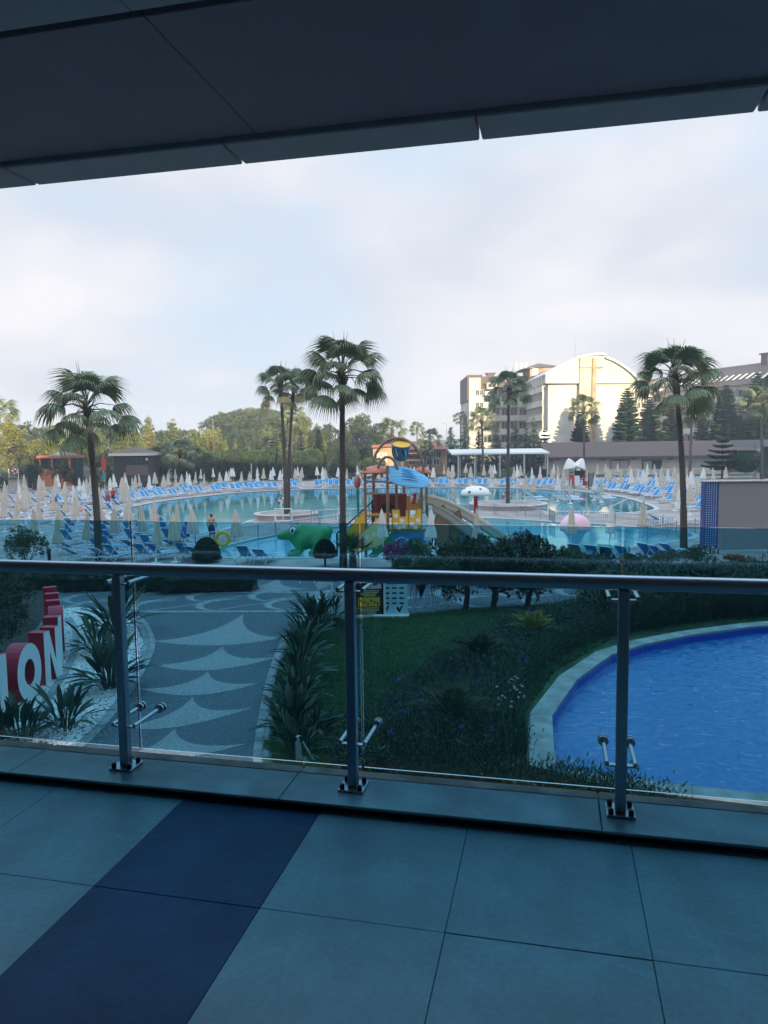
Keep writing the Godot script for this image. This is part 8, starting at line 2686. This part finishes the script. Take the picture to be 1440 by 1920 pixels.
func lifeguard_stand() -> void:
	var t := thing("lifeguard_stand", "lifeguard stand with white canopies and red white panels", "lifeguard stand", Vector3(24.33, 0, -92.3))
	var s := Shape.new()
	for x in [-0.8, 0.8]:
		for z in [-0.5, 0.5]: s.tube([Vector3(x * 1.1, 0, z), Vector3(x * 0.8, 2.2, z * 0.8)], 0.05, 8)
	s.box(Vector3(0, 1.15, 0), Vector3(1.5, 0.08, 1.0)); s.box(Vector3(0, 1.75, -0.42), Vector3(1.2, 0.9, 0.07))
	part("frame", s, "dark_timber", t)
	for q in [[-1.25, "red"], [-0.55, "white_print"], [0.45, "red"]]:
		var p := Shape.new(); p.box(Vector3(q[0], 1.0, 0.58), Vector3(0.6, 1.25, 0.05), Basis.IDENTITY, 0.01)
		part("panel", p, q[1], t)
	for q in [[Vector3(-1.3, 2.55, 0.2), 0.2], [Vector3(-0.25, 2.6, 0.3), -0.35]]:
		var c := Shape.new(); c.lathe([Vector2(0.78, 0.0), Vector2(0.72, 0.25), Vector2(0.3, 1.0), Vector2(0.0, 1.25)], 24, q[0], 0.08, 6, Basis(Vector3.BACK, q[1]))
		part("canopy", c, "parasol_white", t)
	var pl := Shape.new(); pl.tube([Vector3(-0.8, 0, 0.2), Vector3(-0.9, 3.5, 0.2)], 0.04, 8)
	part("pole", pl, "white_paint", t)
	var b := thing("grey_screen", "grey information panel in a dark frame right of the lifeguard stand", "sign board", Vector3(25, 0, -89.96))
	var bs := Shape.new(); bs.box(Vector3(0, 1.05, 0), Vector3(0.52, 1.9, 0.06), Basis.IDENTITY, 0.01)
	part("panel", bs, "grey_metal", b)
	var bf := Shape.new()
	for x in [-0.3, 0.3]: bf.box(Vector3(x, 1.05, 0), Vector3(0.08, 2.1, 0.1), Basis.IDENTITY, 0.01)
	part("frame", bf, "black_metal", b)

func flags() -> void:
	var t := thing("feather_flag", "red and teal feather flag left of the timber kiosk", "flag", Vector3(-38.49, 1.32, -103) * Vector3(1, 0, 1))
	var p := Shape.new(); p.tube([Vector3(0, 0, 0), Vector3(-0.1, 3.2, 0), Vector3(-0.1, 4.4, 0), Vector3(0.1, 4.75, 0)], [0.035, 0.03, 0.02, 0.012], 6)
	part("pole", p, "white_paint", t)
	var a := Shape.new(); a.plate(poly([Vector2(-0.32, 2.7), Vector2(0.26, 2.55), Vector2(0.32, 3.6), Vector2(0.14, 4.5), Vector2(-0.12, 4.7), Vector2(-0.32, 4.1)]), 0.035, 0.05)
	part("red_cloth", a, "red_cloth", t)
	var b := Shape.new(); b.plate(poly([Vector2(-0.2, 1.45), Vector2(0.2, 1.35), Vector2(0.25, 2.3), Vector2(-0.25, 2.4)]), 0.035, 0.05)
	part("teal_cloth", b, "teal_paint", t)
	var w := thing("flag_pole", "thin white pole standing in the parasols before the block hedges", "pole", Vector3(-20.77, 0, -117.53))
	var s := Shape.new(); s.tube([Vector3.ZERO, Vector3(0, 3.0, 0)], 0.05, 8)
	part("pole", s, "white_paint", w)
	var wl := thing("deck_railing", "white low railing behind the far left parasols", "railing")
	var a0 := Vector3(-36.87, 0, -132.64); var a1 := Vector3(-24.12, 0, -135.54)
	var rs := Shape.new()
	for y in [0.5, 1.0]: rs.tube([a0 + Vector3(0, y, 0), a1 + Vector3(0, y, 0)], 0.05, 6)
	part("rail", rs, "white_paint", wl)
	var ps := Shape.new()
	for k in 12: ps.tube([a0.lerp(a1, k / 11.0), a0.lerp(a1, k / 11.0) + Vector3(0, 1.05, 0)], 0.04, 6)
	part("post", ps, "white_paint", wl)
	for q in [[405, 787, 830, -170, "street lamp above the umbrella pines' left edge"], [838, 795, 850, -160, "slim floodlight mast left of the dark conifers"]]:
		var z: float = q[3]
		var o := thing("lamp_mast", q[4], "lamp post", px_ground(q[0], z))
		var h := px_height(q[1], q[0], z)
		var m := Shape.new(); m.tube([Vector3.ZERO, Vector3(0, h, 0)], [0.12, 0.06], 8); m.tube([Vector3(0, h, 0), Vector3(-0.9, h + 0.25, 0)], 0.05, 6); m.box(Vector3(-1.0, h + 0.25, 0), Vector3(0.6, 0.14, 0.3))
		part("mast", m, "grey_metal", o)



# ------------------------------------------------ people
# joints: a dictionary of points; the body is one skin with clothes laid over it
func person(label: String, at: Vector3, turn: float, pose: Dictionary, clothes: Array, cell := 0.035) -> void:
	var t := thing("person", label, "person", at, turn)
	var j := {"pelvis": Vector3(0, 0.95, 0), "chest": Vector3(0, 1.30, 0), "neck": Vector3(0, 1.48, 0), "head": Vector3(0, 1.62, 0.01),
		"sl": Vector3(-0.19, 1.42, 0), "el": Vector3(-0.26, 1.13, -0.02), "wl": Vector3(-0.27, 0.87, 0.06), "sr": Vector3(0.19, 1.42, 0), "er": Vector3(0.26, 1.13, -0.02), "wr": Vector3(0.27, 0.87, 0.06),
		"hl": Vector3(-0.10, 0.92, 0), "kl": Vector3(-0.11, 0.49, 0.02), "al": Vector3(-0.11, 0.08, -0.02), "hr": Vector3(0.10, 0.92, 0), "kr": Vector3(0.11, 0.49, 0.02), "ar": Vector3(0.11, 0.08, -0.02)}
	for k in pose: j[k] = pose[k]
	var body := func(p: Vector3) -> float:
		var d := capsule(p, j.pelvis, j.chest, 0.135, 0.15)
		d = smin(d, capsule(p, j.sl, j.sr, 0.075, 0.075), 0.10)
		d = smin(d, capsule(p, j.chest, j.neck, 0.10, 0.055), 0.06)
		d = smin(d, capsule(p, j.neck, j.head, 0.055, 0.06), 0.03)
		var h: Vector3 = p - j.head
		d = smin(d, (h / Vector3(0.078, 0.112, 0.095)).length() * 0.085 - 0.085, 0.03)
		d = smin(d, capsule(p, j.head + Vector3(0, -0.01, 0.09), j.head + Vector3(0, -0.025, 0.108), 0.012, 0.016), 0.01)
		for s in ["l", "r"]:
			d = smin(d, capsule(p, j["s" + s], j["e" + s], 0.055, 0.042), 0.05)
			d = smin(d, capsule(p, j["e" + s], j["w" + s], 0.042, 0.03), 0.02)
			var hd: Vector3 = (j["w" + s] - j["e" + s]).normalized()
			d = smin(d, capsule(p, j["w" + s], j["w" + s] + hd * 0.09, 0.033, 0.036), 0.02)
			for f in 4:
				d = smin(d, capsule(p, j["w" + s] + hd * 0.09, j["w" + s] + hd * [0.16, 0.18, 0.175, 0.15][f] + Vector3(0, 0, -0.03 + 0.02 * f), 0.012, 0.009), 0.012)
			d = smin(d, capsule(p, j["h" + s], j["k" + s], 0.092, 0.06), 0.06)
			d = smin(d, capsule(p, j["k" + s], j["a" + s], 0.058, 0.038), 0.03)
			d = smin(d, capsule(p, j["a" + s] + Vector3(0, -0.04, -0.03), j["a" + s] + Vector3(0, -0.045, 0.14), 0.04, 0.032), 0.03)
		return d
	var lo := Vector3(9, 9, 9); var hi := -lo
	for k in j:
		lo = lo.min(j[k]); hi = hi.max(j[k])
	lo -= Vector3.ONE * 0.28; hi += Vector3.ONE * 0.28
	part("body", skin(body, lo, hi, cell), "skin", t)
	var hair := func(p: Vector3) -> float:
		var h: Vector3 = p - j.head - Vector3(0, 0.018, -0.012)
		var d := (h / Vector3(0.084, 0.112, 0.10)).length() * 0.09 - 0.09
		return maxf(d, -(h.y + 0.02 + h.z * -0.9 + 0.0)) if h.z > -0.02 else d
	if not "bald" in clothes:
		var c: Vector3 = j.head
		part("hair", skin(hair, c - Vector3.ONE * 0.16, c + Vector3.ONE * 0.16, 0.02), "hair", t)
	for q in clothes:
		if q is String: continue
		var kind: String = q[0]
		var f := func(p: Vector3) -> float:
			var d := 9.0
			if kind == "shorts":
				d = capsule(p, j.pelvis + Vector3(0, -0.02, 0), j.pelvis + Vector3(0, 0.10, 0), 0.155, 0.150)
				for s in ["l", "r"]: d = smin(d, capsule(p, j["h" + s], (j["h" + s] as Vector3).lerp(j["k" + s], 0.75), 0.108, 0.098), 0.05)
			else:
				d = capsule(p, j.pelvis + Vector3(0, 0.05, 0), j.chest, 0.158, 0.166)
				d = smin(d, capsule(p, j.sl, j.sr, 0.09, 0.09), 0.09)
				for s in ["l", "r"]: d = smin(d, capsule(p, j["s" + s], (j["s" + s] as Vector3).lerp(j["e" + s], 0.7), 0.072, 0.066), 0.04)
			return d
		part(kind, skin(f, lo, hi, cell), q[1], t)

func build_people() -> void:
	var sit := {"pelvis": Vector3(0, 0.50, 0), "chest": Vector3(0, 0.86, -0.04), "neck": Vector3(0, 1.04, -0.03), "head": Vector3(0, 1.18, 0), "sl": Vector3(-0.19, 0.98, -0.03), "sr": Vector3(0.19, 0.98, -0.03), "el": Vector3(-0.26, 0.70, 0.02), "er": Vector3(0.26, 0.70, 0.02), "wl": Vector3(-0.17, 0.58, 0.24), "wr": Vector3(0.17, 0.58, 0.24),
		"hl": Vector3(-0.10, 0.48, 0.02), "hr": Vector3(0.10, 0.48, 0.02), "kl": Vector3(-0.13, 0.50, 0.45), "kr": Vector3(0.13, 0.50, 0.45), "al": Vector3(-0.13, 0.08, 0.48), "ar": Vector3(0.13, 0.08, 0.48)}
	person("bare chested person in navy shorts standing in the pool with back turned", Vector3(-10.25, 0, -44.12) + Vector3(0, 0.0, 0), PI - 0.3, {"wl": Vector3(-0.20, 0.95, 0.18), "el": Vector3(-0.33, 1.16, -0.05)}, [["shorts", "navy_cloth"]])
	person("person in light blue shirt sitting at the pool's left corner", Vector3(-11.81, 0, -44.27), PI + 0.4, sit, [["shirt", "blue_cloth"], ["shorts", "navy_cloth"]])
	person("person in red shorts standing by the white parasol on the left terrace", Vector3(-27.42, 0, -74.07), 0.7, {"wr": Vector3(0.2, 1.0, 0.26), "er": Vector3(0.3, 1.14, 0.05)}, [["shorts", "red_cloth"]])
	person("person in red shirt beside the parasol on the left terrace", Vector3(-27.11, 0, -74.68), -0.5, {}, [["shirt", "red_cloth"], ["shorts", "navy_cloth"]])
	person("bald person sitting behind the shrubs in front of the slide end", Vector3(5.47, 0, -34.33), PI, sit, ["bald", ["shirt", "white_cloth"], ["shorts", "navy_cloth"]])
	person("person in dark blue clothes bending over a lounger on the left terrace", Vector3(-29.42, 0, -66.19), 1.4, {"pelvis": Vector3(0, 0.9, -0.1), "chest": Vector3(0, 1.18, 0.15), "neck": Vector3(0, 1.30, 0.28), "head": Vector3(0, 1.38, 0.40), "sl": Vector3(-0.19, 1.25, 0.22), "sr": Vector3(0.19, 1.25, 0.22), "el": Vector3(-0.22, 0.98, 0.32), "er": Vector3(0.22, 0.98, 0.32), "wl": Vector3(-0.18, 0.76, 0.45), "wr": Vector3(0.18, 0.76, 0.45)}, [["shirt", "blue_cloth"], ["shorts", "navy_cloth"]])
	person("person sitting on a lounger at the far edge right of the slide tower", Vector3(7.04, 0, -106.31), 0.2, sit, [["shorts", "red_cloth"]])
	# swimmers: only heads and arms are above the water
	for q in [[Vector3(5.8, 0, -70.31), "swimmer leaning on an orange float left of the mushroom shower"], [Vector3(6.66, 0, -70.82), "second swimmer at the right end of the orange float"]]:
		person(q[1], q[0] + Vector3(0, -1.25, 0), 0.3, {}, [["shorts", "navy_cloth"]])
	var f := thing("pool_float", "long orange pool float between the two swimmers", "float", Vector3(6.15, 0, -69.64))
	var s := Shape.new(); s.tube([Vector3(-0.9, 0.0, 0), Vector3(-0.3, 0.03, 0.05), Vector3(0.4, 0.02, 0), Vector3(0.95, 0.0, 0.04)], [0.10, 0.12, 0.12, 0.10], 10)
	part("tube", s, "castle_orange", f)
	var r := thing("float_ring", "yellow inflatable ring by the steel fence behind the dome topiary", "float", Vector3(-9.19, 0, -42.17))
	var rs := Shape.new(); var pts := []
	for k in 21: pts.append(Vector3(cos(TAU * k / 20.0) * 0.36, 0.5 + sin(TAU * k / 20.0) * 0.36, 0))
	rs.tube(pts, 0.11, 10, false)
	part("ring", rs, "yellow", r)
